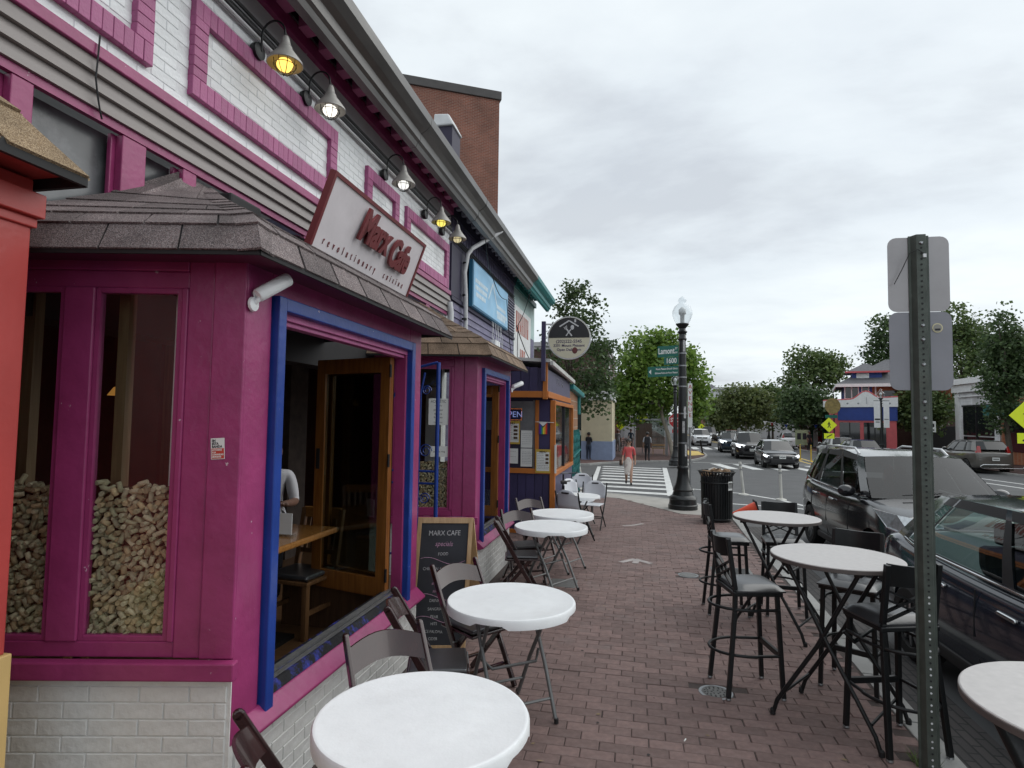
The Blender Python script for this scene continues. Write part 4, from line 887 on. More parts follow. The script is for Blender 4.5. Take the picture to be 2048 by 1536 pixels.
b = MB(); b.box(-2.42, YG - .03, 1.93, -2.05, YG - .004, 2.15); b.build('panel', M('navy', (.006, .008, .05), .4, .1), os)
text('OPEN', .15, M('pale blue light', (.35, .45, .9), .5, .02, emit=(.4, .5, 1, .2)), os, frame((-2.235, YG - .032, 2.035), (1, 0, 0), (0, 0, 1)), .002, 'letters')
DOT = M('orange dot', (.9, .25, .05), .5, .02, emit=(1, .3, .05, .6)); b = MB()
for i in range(16): x = -2.41 + i * .0233; b.ball((x, YG - .032, 2.14), .005, n=6, k=4); b.ball((x, YG - .032, 1.94), .005, n=6, k=4)
for i in range(7): b.ball((-2.06, YG - .032, 1.96 + i * .027), .005, n=6, k=4)
b.build('dots', DOT, os)
poster('menu_poster', 'menu poster with mustard border and food pictures below the OPEN sign', -2.44, -2.09, 1.50, 1.92, YG - .004, 'MENU', 9, YBOR, 4)
poster('notice_sheet', 'white notice sheet in the kiosk window, upper of two', -2.07, -1.86, 1.44, 1.75, YG - .002, None, 6)
poster('notice_sheet', 'white notice sheet in the kiosk window just above the orange rail', -2.07, -1.86, 1.10, 1.425, YG - .002, None, 8)
poster('torn_poster', 'wrinkled pale poster in the kiosk window beside the notice sheets', -2.44, -2.12, 1.15, 1.42, YG - .003, None, 2)
poster('menu_board', 'hanging menu board with yellow header in front of the orange corner post', -1.79, -1.52, 1.0, 1.42, YK - .015, 'MENU', 10, YBOR, 3)
# pride flag
fl = thing('pride_flag', 'small rainbow progress pride flag hanging on the kiosk corner', 'flag', (-1.65, YK - .02, 1.65))
b = MB(); b.tube([(-1.80, YK - .02, 1.91), (-1.46, YK - .02, 1.90)], .006, 6); b.build('pole', WHITEPT, fl)
fc = [(.10, .02, .22), (.02, .06, .4), (.05, .35, .10), (.75, .65, .05), (.75, .28, .03), (.6, .03, .03)]
for i, c in enumerate(fc): b = MB(); x = -1.735 + i * .025; b.box(x, YK - .022, 1.69, x + .0248, YK - .019, 1.90); b.build('stripe', M('flag %d' % i, c, .7, .05), fl)
b = MB(); b.add([(-1.735, YK - .025, 1.90), (-1.585, YK - .025, 1.90), (-1.66, YK - .025, 1.83)], [(0, 2, 1)]); b.build('chevron', WHITEPT, fl)
b = MB(); b.add([(-1.735, YK - .0235, 1.90), (-1.585, YK - .0235, 1.90), (-1.66, YK - .0235, 1.80)], [(0, 2, 1)]); b.build('dark_chevron', INK, fl)
b = MB(); b.box(KX - .005, YK - .03, 1.0, KX + .025, YK - .005, 1.5); tag(b.build('narrow_banner', PAPER), 'narrow white printed strip hung on the kiosk corner post', 'banner')
# round hanging sign
rs = thing('round_sign', 'round hanging sign, black over cream, with house and cutlery and phone number', 'sign', (-1.12, 10.05, 2.95))
c = Vector((-1.13, 10.05, 3.33)); rad = .365
def disc(r, y0, y1, n=48, half=None):
    g = MB(); pts = [(r * math.cos(2 * math.pi * i / n), r * math.sin(2 * math.pi * i / n)) for i in range(n)]
    if half is not None:
        pts = [(a, d) for a, d in pts if (d > .0) == (half > 0) or abs(d) < 1e-6]
        pts.sort(key=lambda p: math.atan2(p[1], p[0]) % (2 * math.pi) if half > 0 else math.atan2(p[1], p[0]))
    g.prism(pts, y0, y1, lambda u, v, t: (c.x + u, t, c.z + v)); return g
CRM = M('sign cream', (.60, .57, .43), .5, .05); SBL = M('sign black', (.012, .013, .016), .5, .05)
disc(rad, c.y - .04, c.y + .04).build('rim', GREYB, rs, 40); disc(rad - .018, c.y - .044, c.y - .041).build('cream_face', CRM, rs)
disc(rad - .022, c.y - .047, c.y - .0445, half=1).build('black_face', SBL, rs)
FY = c.y - .0475
for i, (s, z) in enumerate((('(202)222-5545', -.062), ('3201 Mount Pleasant', -.132), ('Open Daily 7am', -.202))): text(s, (.073, .062, .062)[i], M('purple ink %d' % i, (.05, .03, .10), .6, .05), rs, frame((c.x, c.y - .0445, c.z + z), (1, 0, 0), (0, 0, 1)), .001, 'lettering', bold=.0012)
b = MB(); 
for p, q in (((-.16, .19), (0, .29)), ((0, .29), (.16, .19))): b.beam((c.x + p[0], FY, c.z + p[1]), (c.x + q[0], FY, c.z + q[1]), .003, .022)
b.box(c.x + .09, FY - .0015, c.z + .26, c.x + .12, FY + .0015, c.z + .31); b.build('roof_emblem', GREYB, rs)
b = MB(); b.beam((c.x - .05, FY, c.z + .16), (c.x + .05, FY, c.z + .03), .003, .022); b.beam((c.x + .03, FY - .004, c.z + .14), (c.x - .05, FY - .004, c.z + .03), .003, .018)
for d in (-.03, -.005, .02): b.beam((c.x - .06 + d * .9, FY, c.z + .20 + d * .6), (c.x - .045 + d * .5, FY, c.z + .155 + d * .5), .003, .01)
b.ball((c.x + .055, FY, c.z + .175), .03, .003, .04); b.build('cutlery_emblem', GREYB, rs)
b = MB(); b.ball((c.x + .10, c.y - .046, c.z - .215), .045, .003, .055); b.build('round_mark', M('brown print', (.12, .03, .03), .6, .3), rs)
b = MB(); b.box(KX - .16, c.y - .04, 2.6, KX - .09, c.y + .03, 3.62); b.build('post', PURP, rs, bev=.005)
b = MB()
for z in (.24, -.17): b.beam((KX - .09, c.y, c.z + z), (c.x - math.sqrt(rad ** 2 - z * z) + .02, c.y, c.z + z), .025, .025)
b.tube([(KX - .06 + .05 * math.cos(a), c.y, c.z + .03 + .1 * math.sin(a)) for a in [2 * math.pi * k / 14 for k in range(15)]], .006, 5); b.build('bracket', GREYB, rs)
# teal gate, brick wall beyond the kiosk
BRT = brickmat('tan brick', (.32, .17, .09), (.24, .12, .065), (.40, .34, .27), (R(90), 0, R(90)))
bw = thing('tan_brick_wall', 'tan brick wall end beyond the kiosk with a teal gutter', 'wall', (-2, 15, -.1))
b = MB(); b.box(XW, YT + .005, -.2, -1.52, 15.6, 2.62); b.build('wall', BRT, bw)
b = MB(); b.beam((-1.50, YT + .02, 2.72), (-1.44, 15.9, 2.60), .14, .12); b.build('eave_gutter', TEAL, bw, bev=.02)
b = MB(); b.box(-1.60, 15.55, 2.1, -1.46, 15.75, 2.6); b.build('eave_end', TEAL, bw, bev=.01)
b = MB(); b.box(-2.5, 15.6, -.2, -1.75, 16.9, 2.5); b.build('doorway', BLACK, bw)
tg = thing('teal_gate', 'teal iron lattice gate folded against the tan brick wall', 'gate', (-1.45, 14.6, -.1))
for i in range(11): b = MB(); y = 13.85 + i * .17; b.box(-1.485, y, -.1, -1.455, y + .04, 1.66 + (.06 if i % 2 else 0)); b.build('bar', TEAL, tg)
for i in range(10):
    for j in range(9): b = MB(); y = 13.87 + i * .17; z = -.05 + j * .185; b.beam((-1.45, y, z + (0 if (i + j) % 2 else .16)), (-1.45, y + .17, z + (.16 if (i + j) % 2 else 0)), .012, .03); b.build('lattice', TEAL, tg)
for z in (.5, 1.1): b = MB(); b.beam((-1.435, 13.85, z), (-1.435, 15.6, z + .1), .02, .03); b.build('rail', TEAL, tg)
# ================================================================== FURNITURE ON THE WALK
SEATV = M('black vinyl', (.035, .036, .04), .3, .15, 8, .06, 40, spec=1.0)
MAHO = M('dark mahogany resin', (.030, .011, .011), .24, .25, 10, .03, 40, coat=.4)
def folding_chair(lab, mid, f):
    """mid: middle of the back top on the ground plan, f: way the sitter faces"""
    f = Vector(f).normalized(); p = Vector(mid) + f * .25; z = gz(p.y) + .004
    t = thing('folding_chair', lab, 'chair', (p.x, p.y, z), look(f.x, f.y), 'dark wooden folding chairs on the walk', world=False)
    for s in (-1, 1):
        b = MB(); b.beam((s * .205, -.27, .83), (s * .205, .23, 0), .024, .045, up=(0, 1, .5)); 
        b.tube([(s * .205 - .012, -.268, .826), (s * .205 + .012, -.268, .826)], .022, 12); b.build('long_leg', MAHO, t, bev=.006)
        b = MB(); b.beam((s * .175, .13, .43), (s * .175, -.25, 0), .022, .04, up=(0, 1, -.5)); b.build('short_leg', MAHO, t, bev=.005)
        b = MB(); b.tube([(s * .22, .04, .36), (s * .16, .04, .36)], .007, 8); b.build('pivot', STEEL, t)
    b = MB(); n = 10; vs = []
    for j, zz in enumerate((.675, .785)):
        for k in range(2):
            for i in range(n + 1):
                a = i / n; x = lerp(-.195, .195, a); y = -.27 + (.83 - zz) * .6 * 1.0 - .055 * math.sin(math.pi * a) + k * .012; vs.append((x, y, zz + (.035 * math.sin(math.pi * a) if j else .03 * math.sin(math.pi * a))))
    m = n + 1; fs = []
    for i in range(n):
        fs += [(i, i + 1, 2 * m + i + 1, 2 * m + i), (m + i + 1, m + i, 3 * m + i, 3 * m + i + 1), (2 * m + i, 2 * m + i + 1, 3 * m + i + 1, 3 * m + i), (i + 1, i, m + i, m + i + 1)]
    b.add(vs, fs); b.build('back_slat', MAHO, t, 50)
    b = MB(); b.box(-.19, -.16, .415, .19, .22, .435); b.build('seat_frame', MAHO, t, bev=.008)
    b = MB(); b.box(-.175, -.145, .436, .175, .205, .465); b.build('seat_pad', SEATV, t, bev=.014, seg=3)
    for zz, yy in ((.16, .12), (.42, -.05)): b = MB(); b.beam((-.19, yy, zz - .02), (.19, yy, zz - .02), .03, .018); b.build('stretcher', MAHO, t, bev=.003)
    b = MB(); b.beam((-.165, -.12, .15), (.165, -.12, .15), .03, .018); b.build('stretcher', MAHO, t, bev=.003)
    return t
folding_chair('dark folding chair whose post rises from the corner below the near bay', (-1.31, 1.90), (.75, .6))
folding_chair('dark folding chair behind the nearest white table, facing it', (-1.285, 3.0), (.72, -.69))
folding_chair('dark folding chair backed against the bay sill, seen edge on', (-1.47, 3.55), (.95, .3))
folding_chair('dark folding chair in front of the chalkboard sign', (-1.385, 4.56), (.80, -.6))
folding_chair('dark folding chair with its back to the second bay', (-1.56, 6.75), (.97, .2))
folding_chair('dark folding chair between the second and third white tables', (-1.51, 7.60), (.55, -.84))
folding_chair('dark folding chair beside the purple kiosk planks', (-1.58, 8.86), (.6, -.8))
TLEG = M('grey powder coated tube', (.16, .165, .165), .42, .1, 10, metal=.4)
def white_table(lab, x, y, h=.74, r=.432, rot=0, small=False):
    z = gz(y) + .004; t = thing('white_table', lab, 'table', (x, y, z), rot, 'white round folding tables', world=False)
    n = 64; b = MB(); skirt = .048; vs = []
    prof = [(0, h), (.5, h), (.955, h), (.965, h + .001), (.985, h - .001), (1, h - .012)]
    ring_ = lambda q, zz: [(r * q * math.cos(2 * math.pi * i / n), r * q * math.sin(2 * math.pi * i / n), zz) for i in range(n)]
    for q, zz in prof[1:]: vs += ring_(q, zz)
    def drop(i):
        a = (i / n * 4) % 1; c = abs(a - .5); return skirt - (.022 if c < .13 else (.022 * max(0, 1 - (c - .13) / .03)))
    vs += [(r * 1.0 * math.cos(2 * math.pi * i / n), r * 1.0 * math.sin(2 * math.pi * i / n), h - .012 - drop(i)) for i in range(n)]
    vs += [(r * .97 * math.cos(2 * math.pi * i / n), r * .97 * math.sin(2 * math.pi * i / n), h - .012 - drop(i)) for i in range(n)]
    vs += ring_(.96, h - .014); k = 8
    fs = [(a * n + i, a * n + (i + 1) % n, (a + 1) * n + (i + 1) % n, (a + 1) * n + i) for a in range(7) for i in range(n)] + [tuple(range(n)), tuple(range(7 * n + n - 1, 7 * n - 1, -1))]
    b.add(vs, fs); b.build('top', WHITEP, t, 35)
    w = r * .62
    for s in (-1, 1):      # two crossing U frames
        yy = .17 * s
        for q in (-1, 1):
            top, foot = Vector((-s * w * .5 + 0, q * w * .8, h - .03)), Vector((s * w * .92, q * w * (.80 if s > 0 else .70), 0))
            b = MB(); mid_ = top.lerp(foot, .55) + Vector((s * .02, 0, -.01)); b.tube([top, top.lerp(foot, .3), mid_, foot], .0135, 8); b.build('leg', TLEG, t, 60)
            b = MB(); b.lathe([(.0145, 0), (.0145, .03), (0, .03)], 8, tuple(foot)); b.build('foot', BLACK, t)
        b = MB(); qa, qb = .80 * w, -.80 * w
        if s < 0: qa, qb = .72 * w, -.72 * w
        zz = .13; px = s * w * .92 * (1 - zz / h) + (-s * w * .5) * (zz / h); b.tube([(px, qa, zz), (px, qb, zz)], .009, 6); b.build('cross_bar', TLEG, t)
    b = MB(); b.tube([(.0, w * .8, h * .52), (.06, w * .6, h * .45), (.06, -w * .6, h * .45), (0, -w * .8, h * .52)], .010, 6); b.build('brace', TLEG, t, 60)
    for s in (-1, 1): b = MB(); b.box(-s * w * .5 - .02, -w * .9, h - .045, -s * w * .5 + .02, w * .9, h - .02); b.build('rail', TLEG, t)
    return t
white_table('largest looking white round folding table below the near bay opening', -.847, 2.378, rot=R(35))
white_table('white round folding table in front of the chalkboard sign', -.83, 4.03, rot=R(-52))
white_table('white round folding table beside the second bay', -.995, 7.09, rot=R(-30))
white_table('white round folding table beside the kiosk planks', -1.0, 8.155, rot=R(-25))
white_table('small white folding table among the white plastic chairs', -1.0, 10.75, .70, .36, R(20))
WCH = M('white moulded plastic', (.66, .68, .72), .45, .06, 6)
def white_chair(lab, mid, f):
    f = Vector(f).normalized(); p = Vector(mid) + f * .2; z = gz(p.y) + .004
    t = thing('plastic_chair', lab, 'chair', (p.x, p.y, z), look(f.x, f.y), 'white plastic folding chairs near the crossing', world=False)
    b = MB(); n = 12; vs = []
    for j in range(5):
        v = j / 4; zz = lerp(.54, .86, v); w = .225 * (1 - .25 * max(0, v - .6) ** 2 * 5)
        for i in range(n + 1):
            a = i / n * 2 - 1; x = w * a; e = 1 - .10 * (abs(a) ** 4) * (v > .9); vs.append((x, -.20 - .05 * v - .05 * (1 - a * a), zz * (e if v > .9 else 1)))
    m = n + 1; b.add(vs, [(j * m + i, j * m + i + 1, (j + 1) * m + i + 1, (j + 1) * m + i) for j in range(4) for i in range(n)])
    o = b.build('back', WCH, t, 60); q = o.modifiers.new('s', 'SOLIDIFY'); q.thickness = .018
    b = MB(); b.box(-.07, -.318, .80, .07, -.262, .825); b.build('handle_slot', BLACK, t, bev=.008)
    b = MB(); b.box(-.21, -.18, .43, .21, .2, .45); b.build('seat', WCH, t, bev=.012)
    for s in (-1, 1):
        b = MB(); b.tube([(s * .235, -.26, .83), (s * .235, -.2, .6), (s * .235, .22, 0)], .0125, 8); b.build('long_leg', DARKM, t, 60)
        b = MB(); b.tube([(s * .215, .14, .43), (s * .215, -.25, 0)], .0125, 8); b.build('short_leg', DARKM, t, 60)
    for zz, yy in ((.2, .09), (.2, -.08)): b = MB(); b.tube([(-.22, yy, zz), (.22, yy, zz)], .009, 6); b.build('stretcher', DARKM, t)
    return t
white_chair('white plastic folding chair with its grey back to the kiosk side', (-1.12, 10.05), (.5, .85))
white_chair('white plastic folding chair facing along the walk, beyond the small table', (-.82, 11.80), (-.2, -.97))
white_chair('white plastic folding chair nearest the teal gate', (-1.22, 13.6), (.1, -.99))
white_chair('white plastic folding chair turned towards the kiosk wall', (-1.30, 12.1), (.8, -.5))
BT = M('grey laminate', (.44, .42, .41), .38, .08, 30, .04, 200, dirt=.2, dirtcol=(.3, .29, .28), dirtscale=12); BTE = M('laminate edge', (.10, .085, .08), .5, .2)
def bar_table(lab, x, y, r=.405, rot=0, h=1.07):
    z = gz(y) + .004; t = thing('bar_table', lab, 'table', (x, y, z), rot, 'tall round bar tables at the kerb', world=False)
    b = MB(); b.lathe([(0, h), (r - .006, h), (r - .002, h - .003), (r - .002, h - .006)], 64); b.build('top', BT, t, 30)
    b = MB(); b.lathe([(r - .003, h - .0065), (r, h - .008), (r, h - .028), (r - .01, h - .032), (0, h - .032)], 64); b.build('edge', BTE, t, 40)
    w = .30
    for s in (-1, 1):
        for q in (-1, 1):
            a, m, c = Vector((-s * .22, q * w * .85, h - .04)), Vector((s * .04, q * w * .8, .52)), Vector((s * .33, q * w * (.95 if s > 0 else .8), 0))
            b = MB(); b.tube([a, a.lerp(m, .5), m, m.lerp(c, .5) + Vector((s * .01, 0, .01)), c + Vector((0, 0, .1)) - Vector((s * .03, 0, 0)), c], .014, 8); b.build('leg', DARKM, t, 60)
            b = MB(); b.lathe([(.018, 0), (.018, .03), (.01, .04)], 8, tuple(c)); b.build('foot', BLACK, t)
        b = MB(); px = s * .27; b.tube([(px, w * .85, .15), (px, -w * .85, .15)], .010, 6); b.build('cross_bar', DARKM, t)
    b = MB(); b.tube([(.12, w * .8, .66), (.17, w * .7, .60), (.17, -w * .7, .60), (.12, -w * .8, .66)], .012, 8); b.build('brace', DARKM, t, 60)
    for s in (-1, 1): b = MB(); b.box(-s * .22 - .02, -w * .95, h - .055, -s * .22 + .02, w * .95, h - .031); b.build('rail', DARKM, t)
bar_table('tall round grey bar table with three black stools round it', 1.303, 4.451, rot=R(-35))
bar_table('tall round grey bar table nearer the litter bin', 1.313, 6.269, .395, R(-30))
bar_table('tall round grey bar table cut by the sign post side of the walk', 1.445, 2.22, rot=R(20))
def stool(lab, c, f, z=None):
    f = Vector(f).normalized(); y = c[1]; zz = gz(y) + .004
    t = thing('bar_stool', lab, 'bar stool', (c[0], c[1], zz), look(f.x, f.y), 'black metal bar stools at the kerb', world=False)
    w = .17
    for s in (-1, 1):
        b = MB(); b.beam((s * .185, .18, 0.012), (s * .165, .15, .72), .03, .03, up=(0, 1, 0)); b.build('front_leg', DARKM, t, bev=.004)
        b = MB()
        pts = [(s * .19, -.215, .012), (s * .165, -.155, .60), (s * .165, -.15, .76), (s * .165, -.20, 1.12)]
        for p, q in zip(pts, pts[1:]): b.beam(p, q, .032, .03, up=(0, 1, 0))
        b.build('back_post', DARKM, t, bev=.004)
        for px, py in ((s * .185, .18), (s * .19, -.215)): b = MB(); b.lathe([(.018, 0), (.02, .004), (.018, .014)], 8, (px, py, 0)); b.build('foot_cap', GREYM, t)
    n = 8; b = MB(); vs = []
    for j, z0 in enumerate((.99, 1.125)):
        for k in (0, 1):
            for i in range(n + 1): a = i / n; vs.append((lerp(-.155, .155, a), -.185 - (.012 if j else 0) - .045 * math.sin(math.pi * a) + k * .02, z0 - (.012 * math.sin(math.pi * a) if j else 0)))
    m = n + 1; fs = []
    for i in range(n): fs += [(i, i + 1, 2 * m + i + 1, 2 * m + i), (m + i + 1, m + i, 3 * m + i, 3 * m + i + 1), (2 * m + i, 2 * m + i + 1, 3 * m + i + 1, 3 * m + i), (i + 1, i, m + i, m + i + 1)]
    b.add(vs, fs); b.build('back_rail', DARKM, t, 50)
    for s in (-1, 1):
        for d in (0, .055): b = MB(); b.beam((-.155 * s, -.175, .965 - d), (.155 * s, -.165, .835 - d), .012, .022, up=(0, 1, 0)); b.build('cross_bar', DARKM, t)
    b = MB(); b.box(-.19, -.17, .715, .19, .185, .745); b.build('seat_frame', DARKM, t, bev=.006)
    b = MB(); m = 10; dome = [(lerp(-.197, .197, i / m), lerp(-.152, .203, j / m), .756 + .042 * (1 - abs(i / m * 2 - 1) ** 4) ** .5 * (1 - abs(j / m * 2 - 1) ** 4) ** .5) for j in range(m + 1) for i in range(m + 1)]
    b.add(dome, [(j * (m + 1) + i, j * (m + 1) + i + 1, (j + 1) * (m + 1) + i + 1, (j + 1) * (m + 1) + i) for j in range(m) for i in range(m)]); b.box(-.196, -.151, .746, .196, .202, .757); b.build('seat_pad', SEATV, t, 50)
    for z1, fr in ((.30, True), (.62, False)):
        e = lerp(.19, .165, z1 / .7); pts = []
        for i in range(15): a = -.1 * math.pi + 1.2 * math.pi * i / 14; pts.append((.2 * math.cos(a) , -.02 - .26 * math.sin(a) * (1 if math.sin(a) > 0 else .3), z1))
        b = MB(); b.tube([(.182, .16, z1)] + pts + [(-.182, .16, z1)], .011, 8); b.build('hoop', DARKM, t, 60)
    b = MB(); b.beam((-.18, .168, .30), (.18, .168, .30), .025, .04); b.build('foot_rail', DARKM, t, bev=.004)
    return t
stool('black bar stool with a cross back beside the small drain cover', (.80, 4.82), (1, .22))
stool('black bar stool left of the bar table by the litter bin', (.93, 6.78), (1, .05))
stool('black bar stool on the far side of the bar table by the litter bin', (1.50, 6.86), (-.05, -1))
stool('black bar stool between the bar table and the dark sedan', (1.60, 5.08), (-.5, -.85))
stool('black bar stool standing behind the perforated sign post', (1.55, 4.24), (-.3, .95))
# ---- chalkboard
CHK = M('chalkboard', (.022, .024, .03), .7, .35, 4, .05, 60, dirt=.4, dirtcol=(.06, .06, .065), dirtscale=3)
cb = thing('chalkboard_sign', 'wooden A-frame chalkboard with handwritten cafe specials beside the bay', 'chalkboard', (-1.5, 5.0, gz(5)))
bl, br = Vector((-1.86, 4.80, -.015)), Vector((-1.40, 4.92, -.015)); upv = Vector((0, .19, 1.10)); tl, tr = bl + upv, br + upv
def cbp(u, v, o=0): p = bl.lerp(br, u).lerp(tl.lerp(tr, u), v); n = (br - bl).cross(tl - bl).normalized(); return p + n * o
def cbox(u0, u1, v0, v1, o0, o1): return MB().hexa([cbp(u0, v0, o0), cbp(u1, v0, o0), cbp(u1, v0, o1), cbp(u0, v0, o1), cbp(u0, v1, o0), cbp(u1, v1, o0), cbp(u1, v1, o1), cbp(u0, v1, o1)])
cbox(.06, .94, .06, .96, -.008, .002).build('slate', CHK, cb)
for a in ((0, .075, 0, 1), (.925, 1, 0, 1), (.075, .925, .955, 1), (.075, .925, .04, .07)): cbox(*a, -.018, .012).build('frame_rail', WOODP, cb, bev=.003)
b = MB(); b.hexa([Vector(p) for p in ((-1.83, 5.36, 0), (-1.38, 5.48, 0), (-1.38, 5.50, 0), (-1.83, 5.38, 0), (-1.85, 5.02, 1.07), (-1.405, 5.14, 1.07), (-1.405, 5.16, 1.07), (-1.85, 5.04, 1.07))]); b.build('rear_panel', WOODP, cb)
for u in (.04, .96): p = cbp(u, .985, -.015); b = MB(); b.box(p.x - .012, p.y - .01, p.z - .03, p.x + .012, p.y + .03, p.z + .012); b.build('hinge', GREYM, cb, bev=.003)
ux_, uz_ = (br - bl).normalized(), (tl - bl).normalized(); CW = M('chalk white', (.42, .42, .42), .9, .4, 60); CP = M('chalk pink', (.42, .24, .34), .9, .4, 60)
rows = [('MARX CAFE', .060, .88, CW, .0), ('specials', .058, .80, CP, .25), ('FOOD', .036, .725, CW, 0), ('CHICKEN ADOBO', .036, .615, CW, 0), ('1 BEER', .036, .565, CW, 0), ('shrimp', .036, .51, CP, .2), ('salad', .036, .455, CP, .2), ('DRINKS', .034, .385, CW, 0), ('SANGRIA', .034, .325, CW, 0), ('PEAR', .034, .27, CW, 0), ('HITS', .032, .22, CW, 0), ('ICE PALOMA', .032, .165, CW, 0), ('CIDER', .032, .115, CW, 0)]
for s, sz, v, m_, sh in rows: text(s, sz, m_, cb, frame(cbp(.5 if v > .7 else .42, v, .0035), (ux_ + uz_ * jit(.05)), uz_), .0004, 'chalk_writing', shear=sh, sx=.85)
for v in (.675, .41, .25): b = MB(); b.tube([cbp(u, v + .025 * math.sin(u * 7), .003) for u in [.1 + .08 * i for i in range(11)]], .002, 4); b.build('chalk_line', CP, cb)
# ---- blue wrought iron gate leaf between the bays
ig = thing('iron_gate', 'blue wrought iron gate leaf with scrolls standing open between the bays', 'gate', (-2.0, 5.6, 0))
Y = 5.68
b = MB(); b.tube([(-1.94, Y, .0), (-1.94, Y, 2.5)], .021, 8); b.build('post', BLUE, ig, 60)
b = MB(); b.tube([(-2.14, Y, .0), (-2.12, Y, 2.2), (-2.08, Y, 2.4)], .011, 8); b.build('inner_post', BLUE, ig, 60)
b = MB(); b.tube([(-2.45, Y, 2.1), (-2.3, Y, 2.32), (-2.12, Y, 2.46), (-1.95, Y, 2.50)], .014, 8); b.build('arch', BLUE, ig, 60)
for z in (1.42, 1.30, .6, .2): b = MB(); b.tube([(-2.42, Y, z), (-1.94, Y, z)], .012, 6); b.build('rail', BLUE, ig)
for cx, cz, r in ((-2.06, 2.22, .05), (-2.06, 1.62, .07), (-2.2, 1.75, .06), (-2.22, 1.2, .06), (-2.2, 2.0, .05), (-2.06, 1.15, .06), (-2.25, .9, .06), (-2.06, .9, .06)):
    b = MB(); b.tube([(cx + r * (1 - k / 30) * math.cos(k * .5), Y, cz + r * (1 - k / 30) * math.sin(k * .5)) for k in range(22)], .006, 5); b.build('scroll', BLUE, ig)
b = MB(); b.beam((-2.43, Y, 0), (-2.43, Y, 2.12), .022, .022); b.build('hinge_post', BLUE, ig)
# poster in second bay
ap = thing('acoustic_poster', 'white handwritten poster headed Acoustic in the second bay pane', 'poster', rp2(.5, -.02, 1.85))
c0 = Vector(rp2(.44, -.022, 2.02)); ex = (Vector(rp2(0, 0, 0)) - Vector(rp2(1, 0, 0))); ux = ex; uz = Vector((0, 0, 1)); nn = ux.cross(uz)
card('sheet', c0, .22, .30, PAPER, ap)
for s, dz, sz in (('ACOUSTIC', .115, .044), ('every friday', .07, .022), ('Jim Draper', .02, .03), ('Big Marx', -.025, .03), ('Ron Rosie', -.065, .03), ('9 pm  no cover', -.12, .02)): text(s, sz, INK, ap, frame(c0 + uz * dz + nn * .001, ux, uz), .0005, 'lettering', sx=.8)
c0 = Vector(rp2(.42, -.022, 1.57)); np_ = thing('note_poster', 'small white note below the acoustic poster in the second bay pane', 'poster', c0); card('sheet', c0, .20, .12, PAPER, np_); text('please ring', .03, INK, np_, frame(c0 + nn * .001, ux, uz), .0005)
# ---- inside the cafe
it = thing('cafe_table', 'varnished orange wooden table inside the open bay', 'table', (-2.9, 4.15, .2))
b = MB(); b.box(-3.4, 3.70, 1.0, -2.40, 4.60, 1.045); b.build('top', WOODT, it, bev=.012)
b = MB(); b.box(-2.95, 4.1, .22, -2.85, 4.2, 1.0).box(-3.15, 3.9, .2, -2.65, 4.4, .23); b.build('pedestal', DARKM, it)
mc = thing('menu_card', 'white menu card upright in a clear stand on the wooden cafe table', 'menu', (-2.58, 4.1, 1.046))
b = MB(); b.box(-2.645, 4.12, 1.06, -2.535, 4.126, 1.215); b.build('card', WHITEPT, mc)
b = MB(); b.box(-2.66, 4.09, 1.046, -2.52, 4.155, 1.06); b.build('stand', GLASSC, mc)
WOODC = wood('chair brown wood', (.10, .048, .02), (.19, .10, .045), .35, (14, 14, 1))
def wood_chair(lab, x, y, f):
    t = thing('wooden_chair', lab, 'chair', (x, y, .2), look(*f), 'wooden cafe chairs inside', world=False)
    for s in (-1, 1):
        b = MB(); b.beam((s * .19, .19, 0), (s * .19, .19, .45), .045, .045, up=(0, 1, 0)); b.build('leg', WOODC, t, bev=.004)
        b = MB(); b.beam((s * .19, -.22, 0), (s * .19, -.18, .45), .042, .045, up=(0, 1, 0)).beam((s * .19, -.18, .45), (s * .19, -.27, .95), .04, .042, up=(0, 1, 0)); b.build('back_leg', WOODC, t, bev=.004)
        b = MB(); b.beam((s * .19, -.19, .2), (s * .19, .19, .2), .02, .035); b.build('stretcher', WOODC, t)
    b = MB(); b.box(-.22, -.2, .42, .22, .22, .45); b.build('seat', WOODC, t, bev=.006)
    b = MB(); b.box(-.2, -.18, .451, .2, .2, .49); b.build('seat_pad', SEATV, t, bev=.02, seg=3)
    b = MB(); b.box(-.185, -.275, .87, .185, -.25, .96); b.build('top_rail', WOODT, t, bev=.006)
    b = MB(); b.box(-.185, -.215, .58, .185, -.195, .62); b.build('lower_rail', WOODC, t)
    for i in range(5): b = MB(); b.beam((-.13 + i * .065, -.205, .61), (-.13 + i * .065, -.262, .88), .03, .014, up=(0, 1, 0)); b.build('slat', WOODC, t)
wood_chair('worn wooden chair with black seat pulled up to the cafe table', -2.70, 4.56, (-.12, -1)); wood_chair('worn wooden chair with a black seat on the dark side of the room', -3.9, 3.4, (.8, .5))
for i, (x, y, z, lab) in enumerate(((-5.2, 3.6, 2.1, 'warm glowing pendant lamp deep inside, left of the window post'), (-5.6, 5.6, 2.15, 'warm glowing pendant lamp farther back inside the cafe'))):
    t = thing('pendant_lamp', lab, 'lamp', (x, y, z), 0, 'pendant lamps inside the cafe')
    b = MB(); b.lathe([(.02, .10), (.06, .09), (.12, .0), (.115, -.002), (.05, .08), (.02, .09)], 18, (x, y, z)); b.build('shade', M('amber glass %d' % i, (.6, .3, .08), .4, .1, emit=(1, .45, .1, .25)), t, 60)
    b = MB(); b.tube([(x, y, z + .1), (x, y, 3.56)], .006, 5); b.build('cord', BLACK, t)
